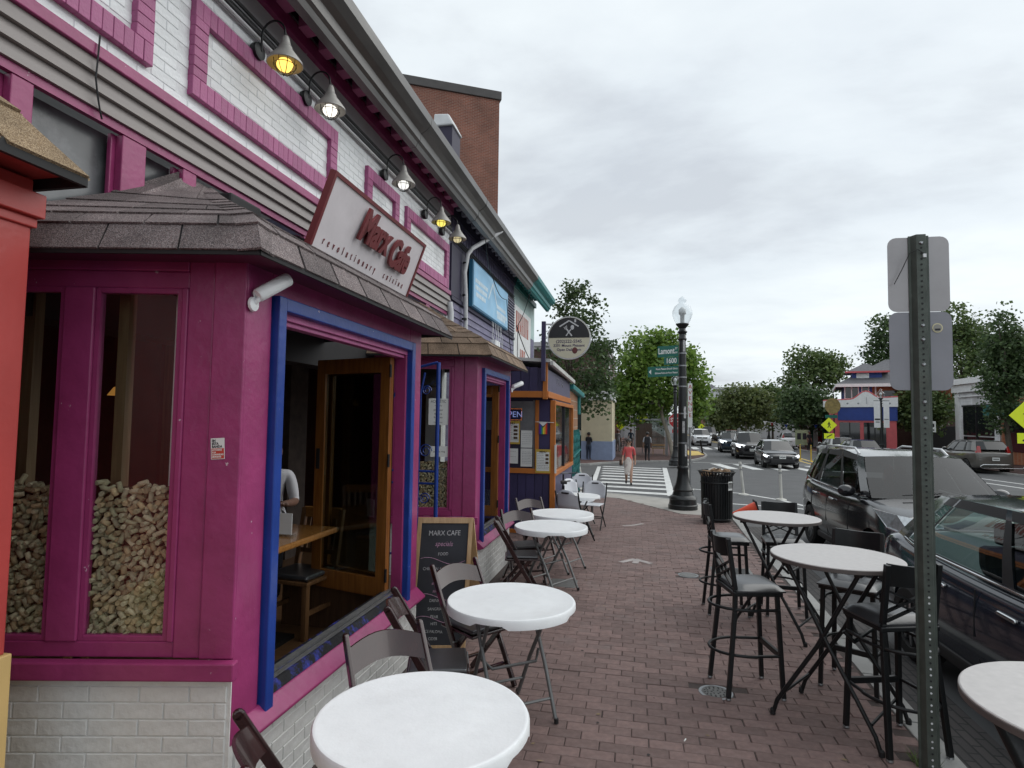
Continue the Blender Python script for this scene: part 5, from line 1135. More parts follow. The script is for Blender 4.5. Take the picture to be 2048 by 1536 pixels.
# ================================================================== STREET FURNITURE
LBLK = M('lamp post paint', (.010, .012, .013), .35, .2, 12, .1, 60)
GLOBE = glass('globe glass', (.88, .90, .91), 1.0, .1)
FROST = M('frosted refractor', (.62, .63, .62), .4, .05)
def street_lamp(lab, x, y, h=5.1, s=1.0, detail=True):
    z = gz(y); t = thing('street_lamp', lab, 'street lamp', (x, y, z), 0, 'black globe street lamps', world=False); k = h / 5.1
    b = MB(); b.lathe([(.34, 0), (.34, .10), (.32, .12), (.31, .22), (.33, .25), (.31, .29), (.25, .33), (.22, .42), (.235, .46), (.20, .52), (.16, .62), (.13, .78), (.12, .92), (.135, .95), (.135, .99), (.115, 1.02)], 24, flute=.02 if detail else 0); b.build('base', LBLK, t, 35)
    b = MB(); b.lathe([(.112, 1.02 * k), (.108, 1.9 * k), (.098, 2.6 * k), (.085, 3.7 * k), (.078, 4.0 * k)], 20, flute=.05); b.build('shaft', LBLK, t, 50)
    b = MB(); b.lathe([(.085, 4.0 * k), (.105, 4.05 * k), (.085, 4.08 * k), (.075, 4.16 * k), (.12, 4.22 * k), (.08, 4.26 * k), (.075, 4.30 * k), (.155, 4.40 * k), (.15, 4.42 * k), (.04, 4.42 * k)], 20); b.build('capital', LBLK, t, 40)
    b = MB(); b.lathe([(.14, 4.42 * k), (.19, 4.50 * k), (.235, 4.63 * k), (.235, 4.72 * k), (.19, 4.83 * k), (.10, 4.91 * k), (.065, 4.94 * k), (.10, 4.97 * k), (.08, 5.03 * k), (.03, 5.07 * k), (.0, 5.1 * k)], 24); b.build('globe', GLOBE, t, 70)
    b = MB(); b.lathe([(.05, 4.43 * k), (.05, 4.62 * k), (.085, 4.66 * k), (.085, 4.76 * k), (.03, 4.82 * k), (0, 4.83 * k)], 16); b.build('refractor', FROST, t, 60)
    return t
L1 = street_lamp('black globe street lamp beside the litter bin carrying street name signs', 1.06, 14.95, 5.12)
SGRN = M('sign green', (.0, .115, .085), .45, .05); SWH = M('sign white', (.72, .74, .72), .5, .04)
STP = M('worn sticker', (.4, .4, .4), .6, .5, 30)
for z in (1.55, 2.25, 2.9, 3.12, 3.4, 3.7): b = MB(); r_ = .094 + (4 - z) * .008; b.lathe([(r_, z), (r_, z + .03)], 16); b.build('strap', GREYM, L1)
for z, a in ((1.25, -1.2), (1.8, -1.7), (2.15, -1.4), (3.75, -1.5)):
    b = MB(); r_ = .116 if z < 2.4 else .10; b.add([(r_ * math.cos(a + d), r_ * math.sin(a + d), z + e) for d, e in ((0, 0), (.5, 0), (.5, .28), (0, .28))], [(0, 1, 2, 3)]); b.build('sticker', STP, L1)
def blade(lab, x1, w, z0, z1, y, rows, arrow=False, mat=SGRN):
    t = thing('street_sign', lab, 'street sign', (x1 - w / 2, y, z0)); b = MB()
    sl_ = .05
    def q(x, z, o): return (x, y + o, z + (x1 - x) * -sl_)
    b.hexa([q(x1 - w, z0, 0), q(x1, z0, 0), q(x1, z0, .008), q(x1 - w, z0, .008), q(x1 - w, z1, 0), q(x1, z1, 0), q(x1, z1, .008), q(x1 - w, z1, .008)]); b.build('plate', mat, t)
    for s, sz, cx, cz, sx, al in rows: text(s, sz, SWH, t, frame((x1 - w * cx, y - .003, z0 + (z1 - z0) * cz - w * cx * sl_), (1, 0, sl_), (0, 0, 1)), .001, 'lettering', bold=sz * .02, sx=sx, align=al)
    if arrow: cx, cz = x1 - w * .92, (z0 + z1) / 2 - w * .92 * sl_; b = MB(); b.add([(cx - .035, y - .002, cz), (cx + .02, y - .002, cz + .06), (cx + .02, y - .002, cz - .06)], [(0, 2, 1)]); b.build('arrow', SWH, t)
blade('green street sign reading Lamont St NW on the lamp post', .965, .49, 3.52, 3.79, 14.9, [('Lamont', .20, .97, .52, .62, 'LEFT'), ('ST', .065, .05, .72, .8, 'RIGHT'), ('NW', .065, .05, .35, .8, 'RIGHT')])
blade('green 1600 block number plate under the Lamont sign', .965, .34, 3.33, 3.51, 14.9, [('1600', .17, .5, .5, .75, 'CENTER')])
blade('long green sign pointing left to Mount Pleasant library', .965, .72, 3.05, 3.30, 14.9, [('Mount Pleasant Branch Library', .066, .03, .74, .62, 'RIGHT'), ('Biblioteca Publica de Mount Pleasant', .060, .03, .34, .60, 'RIGHT')], True)
street_lamp('black globe street lamp at the far corner behind the stop sign', 1.9, 31.9, 4.75, detail=False)
street_lamp('black globe street lamp before the blue corner house', 16.1, 44.8, 4.75, detail=False)
street_lamp('far black globe street lamp by the fenced terrace', 18.0, 89.7, 4.75, detail=False)
# ---- litter bin
cn = thing('litter_bin', 'overfull black slatted litter bin with a sticker beside the lamp post', 'litter bin', (1.62, 13.25, gz(13.25)), world=False)
b = MB(); b.lathe([(.27, .03), (.285, .1), (.30, .88), (.285, .88), (.27, .1)], 32); b.build('liner', BLACK, cn, 60)
for i in range(36):
    a = 2 * math.pi * i / 36; b = MB(); b.beam((.30 * math.cos(a), .30 * math.sin(a), .05), (.315 * math.cos(a), .315 * math.sin(a), .93), .032, .012, up=(math.cos(a), math.sin(a), 0)); b.beam((.315 * math.cos(a), .315 * math.sin(a), .93), (.375 * math.cos(a), .375 * math.sin(a), 1.04), .03, .012, up=(math.cos(a), math.sin(a), 0)); b.build('slat', LBLK, cn)
for z, r_ in ((.06, .305), (.80, .322), (1.03, .37)): b = MB(); b.ring([(r_ * math.cos(2 * math.pi * i / 32), r_ * math.sin(2 * math.pi * i / 32), z) for i in range(32)], .014, 6); b.build('hoop', LBLK, cn, 60)
b = MB(); b.lathe([(.27, 0), (.27, .035)], 20); b.build('base', LBLK, cn)
b = MB(); r_ = .334; b.add([(r_ * math.cos(a), r_ * math.sin(a), z) for a, z in ((-.95, .66), (-.55, .66), (-.55, .84), (-.95, .84))], [(0, 1, 2, 3)]); b.build('sticker', SWH, cn)
b = MB(); 
for i in range(6): a = -.92 + i * .065; b.add([(.3355 * math.cos(a + d), .3355 * math.sin(a + d), z) for d, z in ((0, .70), (.03, .70), (.03, .8), (0, .8))], [(0, 1, 2, 3)])
b.build('sticker_print', INK, cn)
TR = [M('crumpled paper', (.6, .58, .54), .8, .25, 20), M('brown card litter', (.22, .14, .08), .8, .3, 20)]
for i in range(14):
    a, r_ = random.uniform(0, 6.28), random.uniform(0, .26); o = MB(); s = random.uniform(.05, .1); o.ball((r_ * math.cos(a), r_ * math.sin(a), .98 + random.uniform(0, .07)), s * 1.3, s, s * .7, 7, 5); o.v = [(p[0] + jit(.02), p[1] + jit(.02), p[2] + jit(.02)) for p in o.v]
    q = o.build('rubbish', TR[i % 2]); q.location = cn.location; tag(q, 'crumpled rubbish heaped on the brim of the litter bin', 'rubbish', 'rubbish on the litter bin')
b = MB(); b.lathe([(.055, 0), (.06, .02), (.055, .50), (.03, .52)], 16, (1.35, 12.75, gz(12.7))); t = thing('short_post', 'short black bollard stub in front of the litter bin', 'bollard', (1.35, 12.75, gz(12.7))); b.build('post', LBLK, t, 50)
b = MB(); b.lathe([(.058, .40), (.066, .41), (.066, .43), (.058, .44)], 16, (1.35, 12.75, gz(12.7))); b.build('collar', LBLK, t)
# ---- fallen orange cone
tcn = thing('traffic_cone', 'fallen orange traffic cone with dark base lying beyond the litter bin', 'traffic cone', (2.45, 14.5, rz_(14.5))); OC = M('cone orange', (.75, .07, .02), .45, .08)
b = MB(); b.lathe([(.035, .55), (.17, 0), (.16, 0), (.03, .53)], 20); b.xform(Matrix.Translation((2.62, 14.5, rz_(14.5) + .22)) @ Matrix.Rotation(R(-105), 4, 'Y')); b.build('cone', OC, tcn, 50)
b = MB(); b.box(-.2, -.2, -.03, .2, .2, 0); b.xform(Matrix.Translation((2.62, 14.5, rz_(14.5) + .22)) @ Matrix.Rotation(R(-105), 4, 'Y')); b.build('base', BLACK, tcn, bev=.01)
# ---- flexible delineator posts
def flex(lab, x, y, mat, h=.95, lean=(0, 0), g='white flexible posts round the corner'):
    z = rz_(y) + .004; t = thing('flexible_post', lab, 'bollard', (x, y, z), 0, g)
    b = MB(); b.tube([(x, y, z + .03), (x + lean[0], y + lean[1], z + h)], .04, 10); b.build('tube', mat, t, 60)
    b = MB(); b.lathe([(.15, 0), (.14, .03), (.05, .05)], 16, (x, y, z)); b.build('foot', mat, t, 40)
    for q in (.75, .88): b = MB(); zz = z + h * q; b.lathe([(.0415, 0), (.0415, .05)], 12, (x + lean[0] * q, y + lean[1] * q, zz)); b.build('band', GREYM, t)
FW = M('dirty white plastic', (.55, .54, .50), .6, .15, 6, dirt=.5, dirtcol=(.25, .24, .22))
flex('white flexible post between the lamp post and the litter bin', 1.66, 20.6, FW, 1.0, (-.06, 0)); flex('leaning white flexible post just right of the litter bin', 3.19, 19.65, FW, 1.0, (-.10, 0)); flex('white flexible post rising behind the bar table', 4.04, 18.6, FW, 1.0, (-.03, 0))
flex('white flexible post at the near end of the crossing by the white chairs', -1.75, 19.6, FW, .95, (-.13, .1))
FY_ = M('yellow plastic', (.62, .42, .04), .5, .1)
flex('yellow flexible post on the centre line, one of a pair', 10.55, 43.0, FY_, 1.05, g='yellow flexible posts on the centre line'); flex('yellow flexible post on the centre line nearest the dark sedan front', 10.9, 41.8, FY_, 1.05, g='yellow flexible posts on the centre line')
t = thing('tilted_bollard', 'thin black leaning post on the far corner island', 'bollard', (4.75, 47, gz(47))); b = MB(); b.tube([(4.75, 46.9, gz(47)), (4.6, 46.9, gz(47) + .98)], .06, 10); b.build('post', LBLK, t, 60); b = MB(); b.lathe([(.11, 0), (.11, .04), (.065, .06)], 12, (4.75, 46.9, gz(47))); b.build('foot', LBLK, t)
# ---- perforated sign post with two signs seen from behind
UG = M('weathered green steel', (.075, .088, .076), .5, .25, 14, .15, 50, metal=.3, dirt=.4, dirtcol=(.12, .12, .10), dirtscale=6)
sp_ = thing('sign_post', 'tall green perforated U-channel post with two blank backed signs', 'sign post', (1.53, 3.76, 0))
px, py = 1.555, 3.76
lean_ = Matrix.Translation((px, py, 0)) @ Matrix.Rotation(R(.25), 4, 'Y')
b = MB(); b.prism([(-.052, .012), (-.040, .012), (-.024, -.022), (.024, -.022), (.040, .012), (.052, .012), (.052, .018), (.036, .018), (.020, -.016), (-.020, -.016), (-.036, .018), (-.052, .018)], -.1, 3.02, lambda u, v, t_: (u, v, t_)); b.xform(lean_); b.build('channel', UG, sp_)
hol = M('hole showing light', (.55, .57, .58), .6, .2); 
for i in range(92):
    z = .08 + i * .0318; b = MB(); b.lathe([(0, 0), (.0055, 0), (.0055, .002)], 8); b.xform(lean_ @ Matrix.Translation((0, -.0222, z)) @ Matrix.Rotation(R(90), 4, 'X')); b.build('hole', BLACK if 30 < i else (hol if i % 3 else BLACK), sp_)
for z in (2.97, 2.50, 2.42, 2.28, 2.07, 1.98): b = MB(); b.lathe([(.009, -.004), (.011, 0), (.006, .006), (0, .006)], 8); b.xform(lean_ @ Matrix.Translation((0, -.026, z)) @ Matrix.Rotation(R(90), 4, 'X')); b.build('bolt', STEEL, sp_)
SBK = M('bare aluminium sign back', (.36, .345, .35), .38, .10, 4, .08, 30, metal=.45, dirt=.35, dirtcol=(.26, .25, .25), dirtscale=5)
SBK2 = M('coated sign back', (.25, .25, .275), .42, .10, 4, .06, 30, metal=.35, dirt=.3, dirtcol=(.20, .2, .22), dirtscale=6)
def plate(nm, lab, zc, w, h, mat, dx):
    t = thing(nm, lab, 'sign', (px, py + .03, zc)); r_ = .045; pts = []
    for cx, cz, a0 in ((w / 2 - r_, h / 2 - r_, 0), (-w / 2 + r_, h / 2 - r_, 90), (-w / 2 + r_, -h / 2 + r_, 180), (w / 2 - r_, -h / 2 + r_, 270)): pts += [(cx + r_ * math.cos(R(a0 + q)), cz + r_ * math.sin(R(a0 + q))) for q in (0, 22, 45, 67, 90)]
    b = MB(); b.prism(pts, .019, .022, lambda u, v, q: (u + dx, q, v + zc)); b.xform(lean_); b.build('plate', mat, t)
    return t
p1 = plate('parking_sign', 'upper blank grey sign back with a zip tie on the perforated post', 2.80, .315, .43, SBK, .0)
p2 = plate('parking_sign', 'lower blank grey sign back with a small round sticker', 2.36, .32, .445, SBK2, .004)
b = MB(); b.tube([(px + .03, py - .03, 2.90), (px - .01, py - .035, 2.93), (px - .05, py - .03, 2.91), (px - .085, py - .012, 2.82), (px - .125, py - .012, 2.74)], .0025, 5); b.build('zip_tie', BLACK, p1)
b = MB(); b.box(px + .018, py - .034, 2.885, px + .034, py - .026, 2.905); b.build('tie_head', WHITEP, p1)
sc_ = M('sticker cream', (.6, .55, .35), .5, .1)
c = Vector((px + .10, py + .0165, 2.49)); b = MB(); b.lathe([(0, 0), (.027, 0), (.027, .001)], 24); b.xform(Matrix.Translation(c) @ Matrix.Rotation(R(90), 4, 'X')); b.build('round_sticker', sc_, p2)
b = MB(); b.lathe([(0, 0.0012), (.021, 0.0012), (.021, .002)], 20); b.xform(Matrix.Translation(c) @ Matrix.Rotation(R(90), 4, 'X')); b.build('sticker_face', M('sticker grey', (.28, .27, .25), .5, .1), p2)
b = MB(); b.box(c.x - .013, c.y - .0035, c.z - .014, c.x + .013, c.y - .0025, c.z - .004); b.build('sticker_mark', INK, p2)
# ---- diamond crossing signs
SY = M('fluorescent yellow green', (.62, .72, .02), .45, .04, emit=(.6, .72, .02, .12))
def ped(lab, x, y, zc, s=.54, plate_=True, post=None):
    t = thing('crossing_sign', lab, 'road sign', (x, y, gz(y)), 0, 'yellow pedestrian crossing signs'); b = MB(); b.prism([(s, 0), (0, s), (-s, 0), (0, -s)], y - .01, y, lambda u, v, q: (x + u, q, zc + v)); b.build('diamond', SY, t)
    b = MB(); f = y - .014; k = s * .9
    b.ball((x, f, zc + .42 * k), .085 * k, .003, .085 * k, 10, 6)
    for p, q, w in (((0, .33), (0, 0), .17), ((0, .02), (.2, -.42), .1), ((0, .02), (-.17, -.42), .1), ((.02, .28), (.24, .05), .075), ((-.02, .28), (-.22, .08), .075)): b.beam((x + p[0] * k, f, zc + p[1] * k), (x + q[0] * k, f, zc + q[1] * k), .004, w * k, up=(0, 0, 1) if p[0] != q[0] else (1, 0, 0))
    b.build('walking_figure', INK, t)
    if plate_: b = MB(); b.box(x - .32, y - .01, zc - s - .42, x + .32, y, zc - s - .06); b.build('arrow_plate', SY, t); b = MB(); b.beam((x + .18, f, zc - s - .13), (x - .16, f, zc - s - .33), .004, .06); b.build('arrow', INK, t)
    b = MB(); b.tube([(x, y + .04, gz(y)), (x, y + .04, zc + s * .6)], .035, 8); b.build('post', GREYM, t)
ped('yellow pedestrian crossing sign before the blue corner house', at(1658, 850, 44).x, 44.0, at(1658, 850, 44).z, .50)
ped('yellow pedestrian crossing sign in front of the orange brick shop', at(2054, 831, 24).x, 24.0, at(2054, 831, 24).z, .55)
ped('small distant yellow crossing sign beyond the white oncoming SUV', 8.4, 84, 1.3, .5, False)
ped('yellow crossing sign under the leafy tree by the bus shelter', .35, 44.9, 2.2, .40, False); ped('yellow crossing sign half hidden behind the bus shelter', -1.3, 48, 1.6, .36, False)
# ---- stop sign
ss = thing('stop_sign', 'red octagonal stop sign half hidden behind the lamp post', 'stop sign', (2.02, 33, gz(33))); SR = M('stop red', (.42, .02, .025), .45, .06); x, y, zc = 2.02, 33.0, 2.02
def octa(r_): return [(r_ * math.cos(R(22.5 + 45 * i)), r_ * math.sin(R(22.5 + 45 * i))) for i in range(8)]
b = MB(); b.prism(octa(.43), y - .005, y, lambda u, v, q: (x + u, q, zc + v)); b.build('border', SWH, ss); b = MB(); b.prism(octa(.40), y - .009, y - .0055, lambda u, v, q: (x + u, q, zc + v)); b.build('face', SR, ss)
text('STOP', .30, SWH, ss, frame((x, y - .011, zc + .02), (1, 0, 0), (0, 0, 1)), .001, 'lettering', bold=.008, sx=.85); text('ALL WAY', .10, SWH, ss, frame((x + .05, y - .011, zc - .22), (1, 0, 0), (0, 0, 1)), .001, 'lettering', sx=.8)
b = MB(); b.box(x - .22, y - .008, zc - .66, x + .22, y, zc - .47); b.build('all_way_plate', SR, ss); b = MB(); b.tube([(x, y + .03, gz(y)), (x, y + .03, zc + .4)], .03, 8); b.build('post', GREYM, ss)
# narrow vertical no-parking sign and others
np2 = thing('vertical_sign', 'tall narrow white sign with vertical red lettering beside the lamp post', 'sign', (1.78, 18, 1.8)); x, y = 1.34, 17.0
b = MB(); b.box(x, y - .01, 1.8, x + .12, y, 3.0); b.build('plate', SWH, np2)
for i, c_ in enumerate('AVENUE'): text(c_, .15, SR, np2, frame((x + .065, y - .012, 2.9 - i * .155), (1, 0, 0), (0, 0, 1)), .001, 'lettering')
b = MB(); b.tube([(x + .06, y + .03, gz(y)), (x + .06, y + .03, 3.06)], .025, 8); b.build('post', GREYM, np2)
def psign(lab, x, y, z0, z1, w, post=True):
    t = thing('parking_sign', lab, 'sign', (x, y, gz(y)), 0, 'small white parking signs across the street'); b = MB(); b.box(x - w / 2, y - .01, z0, x + w / 2, y, z1); b.build('plate', SWH, t); b = MB(); b.ball((x, y - .012, z1 - w * .6), w * .33, .003, w * .33, 12, 6); b.box(x - w * .3, y - .013, z0 + .08, x + w * .3, y - .011, z0 + .16); b.build('print', INK, t); b = MB(); b.tube([(x, y + .03, gz(y)), (x, y + .03, z1)], .03, 6); b.build('post', GREYM, t)
psign('white parking sign, upper plate, before the leafy tree across the street', 17.3, 40.5, 1.55, 2.2, .42); psign('lower small parking sign by the clock-like round sign', 17.0, 86, 2.6, 4.6, 1.5)
bn = thing('lamp_banner', 'white printed banner hung on the lamp by the blue corner house', 'banner', (16.1, 44.7, 2.2)); b = MB(); b.box(15.62, 44.66, 1.75, 16.0, 44.68, 3.55).box(16.2, 44.66, 1.75, 16.55, 44.68, 3.55); b.build('cloth', WHITEPT, bn); b = MB(); b.box(15.66, 44.65, 2.25, 15.98, 44.658, 2.36).box(15.7, 44.65, 2.1, 15.95, 44.658, 2.15).box(16.24, 44.65, 2.3, 16.5, 44.658, 2.34); b.build('print', INK, bn); b = MB(); b.tube([(15.6, 44.67, 3.56), (16.58, 44.67, 3.56)], .02, 6); b.build('arm', LBLK, bn)
# ---- bus shelter
bs = thing('bus_shelter', 'grey bus shelter with a poster panel under the tree', 'bus shelter', (.9, 44, gz(44))); g0 = gz(44)
for x, y in ((-.2, 43), (2.0, 43), (-.2, 44.4), (2.0, 44.4)): b = MB(); b.box(x - .05, y - .05, g0, x + .05, y + .05, g0 + 2.4); b.build('post', GREYM, bs)
b = MB(); b.box(-.4, 42.8, g0 + 2.4, 2.2, 44.6, g0 + 2.52); b.build('roof', GREYM, bs)
b = MB(); b.box(-.1, 43.02, g0 + .5, 1.0, 43.08, g0 + 2.2); b.build('poster_panel', WOODD, bs); b = MB(); b.box(1.0, 44.4, g0 + .4, 1.9, 44.42, g0 + 2.3); b.build('pane', GLASS, bs)
b = MB(); b.box(1.0, 43.7, g0 + .42, 1.9, 44.1, g0 + .48).box(1.0, 44.1, g0 + .6, 1.9, 44.15, g0 + .72).box(1.05, 43.75, g0, 1.1, 44.1, g0 + .42).box(1.8, 43.75, g0, 1.85, 44.1, g0 + .42); b.build('bench', WOODP, bs)
# ---- parked bicycle by the kiosk
def bicycle(lab, x, y, rz):
    t = thing('bicycle', lab, 'bicycle', (x, y, gz(y)), rz, world=False)
    for yy in (-.52, .52):
        b = MB(); b.ring([(0, yy + .33 * math.cos(2 * math.pi * i / 28), .345 + .33 * math.sin(2 * math.pi * i / 28)) for i in range(28)], .016, 6); w = b.build('wheel', BLACK, t, 60)
        b = MB(); [b.tube([(0, yy, .345), (0, yy + .32 * math.cos(a), .345 + .32 * math.sin(a))], .002, 3) for a in [2 * math.pi * i / 14 for i in range(14)]]; b.build('spokes', STEEL, w)
    b = MB()
    for p, q in (((0, -.52, .345), (0, -.12, .33)), ((0, -.12, .33), (0, -.22, .82)), ((0, -.22, .78), (0, .36, .80)), ((0, -.12, .33), (0, .38, .72)), ((0, .52, .345), (0, .34, .98)), ((0, -.52, .345), (0, -.21, .75))): b.tube([p, q], .016, 8)
    b.build('frame', DARKM, t, 60); b = MB(); b.box(-.06, -.34, .86, .06, -.1, .91); b.build('saddle', BLACK, t, bev=.02); b = MB(); b.tube([(-.28, .3, 1.02), (-.1, .36, 1.0), (.1, .36, 1.0), (.28, .3, 1.02)], .012, 6); b.build('handlebar', STEEL, t)
bicycle('bicycle leaning by the kiosk side behind the white chairs', -1.36, 11.35, R(8))
# ================================================================== CARS
def paint(n, c, r_=.22): return M(n, [q * 1.3 for q in c], .12, .04, 3, spec=.5, coat=.5)
CBLK = paint('black car paint', (.010, .010, .012)); CNAVY = paint('dark navy car paint', (.012, .016, .026)); CGRY = paint('grey brown car paint', (.075, .070, .062), .25)
CWHT = paint('white car paint', (.62, .63, .64)); CDBL = paint('dark blue car paint', (.018, .03, .05)); CRED = paint('dark red car paint', (.16, .015, .015)); CSIL = paint('silver car paint', (.36, .37, .38))
CGL = M('car glass', (.012, .014, .016), .03, .05, 2, spec=.5); CGLT = glass('see-through car glass', (.42, .50, .48), 1.3, .01)
CGLD = glass('dark see-through car glass', (.13, .15, .15), .7, .02)
TYRE = M('tyre rubber', (.012, .012, .012), .8, .15, 30, .3, 80); RIM = M('alloy rim', (.35, .36, .37), .3, .08, metal=.9)
HLAMP = M('headlamp lens', (.55, .58, .6), .08, .25, 30, metal=.5, coat=1); TLAMP = M('tail lamp', (.35, .012, .012), .12, .15, 20, coat=1); CHRM = M('chrome', (.6, .61, .62), .12, .05, metal=1); TRIM = M('black trim plastic', (.012, .012, .013), .5, .2, 20)
HLON = M('lit headlamp', (.8, .85, .9), .2, .1, emit=(.9, .95, 1, 1.6))
def car(lab, loc, rz, L=4.5, W=1.8, Hh=1.65, kind='suv', mat=CBLK, glassm=CGL, near=False, lit=False, rails=True, front=True):
    """faces local -Y; ground at z=0"""
    t = thing('parked_car' if near or not lit else 'car', lab, 'car', loc, rz, 'cars on the street', world=False)
    sd = kind == 'sedan'; hl = L / 2; w = W / 2
    belt = 1.07 if not sd else .93; hood = 1.08 if not sd else .90; nose = .92 if not sd else .68
    ws0, ws1 = (-hl + 1.15, -hl + 1.85) if not sd else (-hl + 1.25, -hl + 2.0)
    rr1, rr0 = (hl - .55, hl - .16) if not sd else (hl - .85, hl - .38)
    rz1, rz0 = (Hh - .05, belt + .08) if not sd else (Hh - .03, belt + .08)
    deck = belt + .05
    st = [(-hl, .62, nose - .12, .40, .62), (-hl + .06, .80, nose, .30, .70), (-hl + .25, .94, nose + .07, .22, .76), (-hl + .7, 1.0, hood - .03, .2, .84), (ws0, 1.0, hood + .04, .2, .88), (ws0 + .5, 1.0, belt + .02, .2, .9), (0, 1.0, belt + .01, .2, .9),
          (hl - 1.1, 1.0, belt + .04, .2, .9), (hl - .5, .97, deck + (.02 if not sd else .07), .22, .86), (hl - .12, .90, deck - (.02 if not sd else -.03), .28, .78), (hl, .78, deck - .18, .38, .68)]
    b = MB(); secs = []
    for y, k, zt, zb, hz in st:
        ww = w * k; mid_ = lerp(zb, zt, .52)
        half = [(0, zb), (ww * .80, zb), (ww * .95, zb + .05), (ww * .985, lerp(zb, mid_, .5)), (ww, mid_), (ww * .985, lerp(mid_, zt, .45)), (ww * .955, zt - .07), (ww * .90, zt - .012), (ww * .6, zt + .02), (0, zt + .035)]
        secs.append([(x, y, z) for x, z in half] + [(-x, y, z) for x, z in half[-2:0:-1]])
    n = len(secs[0])
    for s in secs: b.v += s
    for i in range(len(secs) - 1):
        for j in range(n): b.f.append((i * n + j, i * n + (j + 1) % n, (i + 1) * n + (j + 1) % n, (i + 1) * n + j)); b.m.append(0)
    b.f += [tuple(range(n)), tuple((len(secs) - 1) * n + j for j in range(n - 1, -1, -1))]; b.m += [0, 0]
    body = b.build('body', mat, t, 60, sub=2)
    rw = .34 if not sd else .32; ax = (-hl + .88, hl - .92)
    cut = MB()
    for a in ax: c_ = MB(); c_.lathe([(rw + .065, -W), (rw + .065, W)], 28); c_.xform(Matrix.Translation((0, a, rw)) @ Matrix.Rotation(R(90), 4, 'Y')); cut.add(c_.v, c_.f)
    co = cut.build('cut', mat); bo = body.modifiers.new('b', 'BOOLEAN'); bo.operation = 'DIFFERENCE'; bo.object = co; bo.solver = 'EXACT'
    body.parent = None; dg = bpy.context.evaluated_depsgraph_get(); me = bpy.data.meshes.new_from_object(body.evaluated_get(dg)); body.modifiers.clear(); body.data = me; body.parent = t; me.shade_smooth(); me.set_sharp_from_angle(angle=R(40)); bpy.data.objects.remove(co)
    b = MB(); b.box(-w * .80, -hl + .3, .24, w * .80, hl - .3, belt - .12); b.build('underbody', BLACK, t)
    # greenhouse
    wb, wr = w * .905, w * (.72 if not sd else .70)
    bl_ = [(ws0, hood + .03), (-.2, belt), (hl - 1.1, belt + .03), (rr0, rz0)]; tp = [(ws1, Hh - .06), (lerp(ws1, rr1, .35), Hh - .005), (lerp(ws1, rr1, .7), Hh - .01), (rr1, rz1)]
    def cv(p, u):
        k = u * 3; i = min(2, int(k)); f = k - i; return (lerp(p[i][0], p[i + 1][0], f), lerp(p[i][1], p[i + 1][1], f))
    def side(u, v, s, o=0):
        y0, z0 = cv(bl_, u); y1, z1 = cv(tp, u); ed = 1 - .10 * max(0, u - .8) * 5 - .04 * max(0, .12 - u) * 8
        x = lerp(wb, wr, v ** 1.25) * ed + o; return (s * x, lerp(y0, y1, v), lerp(z0, z1, v))
    wins = [(.09, .335), (.365, .62), (.66, .86)] if not sd else [(.10, .40), (.43, .74), (.755, .86)]
    us = sorted(set([0, .05, 1, .93] + [q for a in wins for q in a])); vs_ = [0, .07, .86, 1]
    def fillu(a, c): k = max(1, int((c - a) / .06)); return [lerp(a, c, i / k) for i in range(k + 1)]
    for s in (-1, 1):
        g = MB()
        for a, c in zip(us, us[1:]):
            isw = any(x0 <= a + 1e-6 and c <= x1 + 1e-6 for x0, x1 in wins)
            for v0, v1 in zip(vs_, vs_[1:]):
                if isw and v0 == .07: continue
                uu = fillu(a, c); vv = [lerp(v0, v1, i / 3) for i in range(4)]
                for p, q in zip(uu, uu[1:]):
                    for x0, x1 in zip(vv, vv[1:]): g.quad(side(p, x0, s), side(q, x0, s), side(q, x1, s), side(p, x1, s), mi=(1 if isw or (v0 == .07 and wins[0][1] <= a and c <= wins[-1][0]) else 0))
        o = g.build('side_frame', [mat, TRIM], t, 40)
        for x0, x1 in wins:
            g = MB(); uu = fillu(x0, x1); vv = [lerp(.07, .86, i / 4) for i in range(5)]
            for p, q in zip(uu, uu[1:]):
                for a, c in zip(vv, vv[1:]): g.quad(side(p, a, s, -.012), side(q, a, s, -.012), side(q, c, s, -.012), side(p, c, s, -.012))
            g.build('side_window', glassm, t, 60)
        g = MB(); g.tube([side(u, .035, s, .004) for u in fillu(.05, .9)], .011, 6); g.build('belt_trim', CHRM if near else TRIM, t, 60)
    def patch(u, nm, mm, v0, v1, bulge, o):
        g = MB(); k, l_ = 10, 6; vv = []
        for j in range(l_ + 1):
            v = lerp(v0, v1, j / l_); p = side(u, v, 1)
            for i in range(k + 1): a = i / k * 2 - 1; vv.append((p[0] * a * .985, p[1] + bulge * (1 - a * a) * (1 - .4 * v) , p[2] + .022 * (1 - a * a) * v + o))
        g.add(vv, [(j * (k + 1) + i, j * (k + 1) + i + 1, (j + 1) * (k + 1) + i + 1, (j + 1) * (k + 1) + i) for j in range(l_) for i in range(k)]); return g.build(nm, mm, t, 60)
    patch(0, 'windshield', glassm, .0, .99, -.11, .004); patch(1, 'rear_window', glassm, .14, .97, .08, .004)
    g = MB(); k = 10; uu = [i / 12 for i in range(13)]; vv = []
    for u in uu:
        p = side(u, 1, 1)
        e_ = (-.11 * .6 if u == 0 else 0)
        for i in range(k + 1): a = i / k * 2 - 1; vv.append((p[0] * a, p[1] + (e_ * (1 - a * a)), p[2] + .022 * (1 - a * a) + (.012 * math.sin(math.pi * u))))
    g.add(vv, [(j * (k + 1) + i, j * (k + 1) + i + 1, (j + 1) * (k + 1) + i + 1, (j + 1) * (k + 1) + i) for j in range(12) for i in range(k)]); g.build('roof', mat, t, 60)
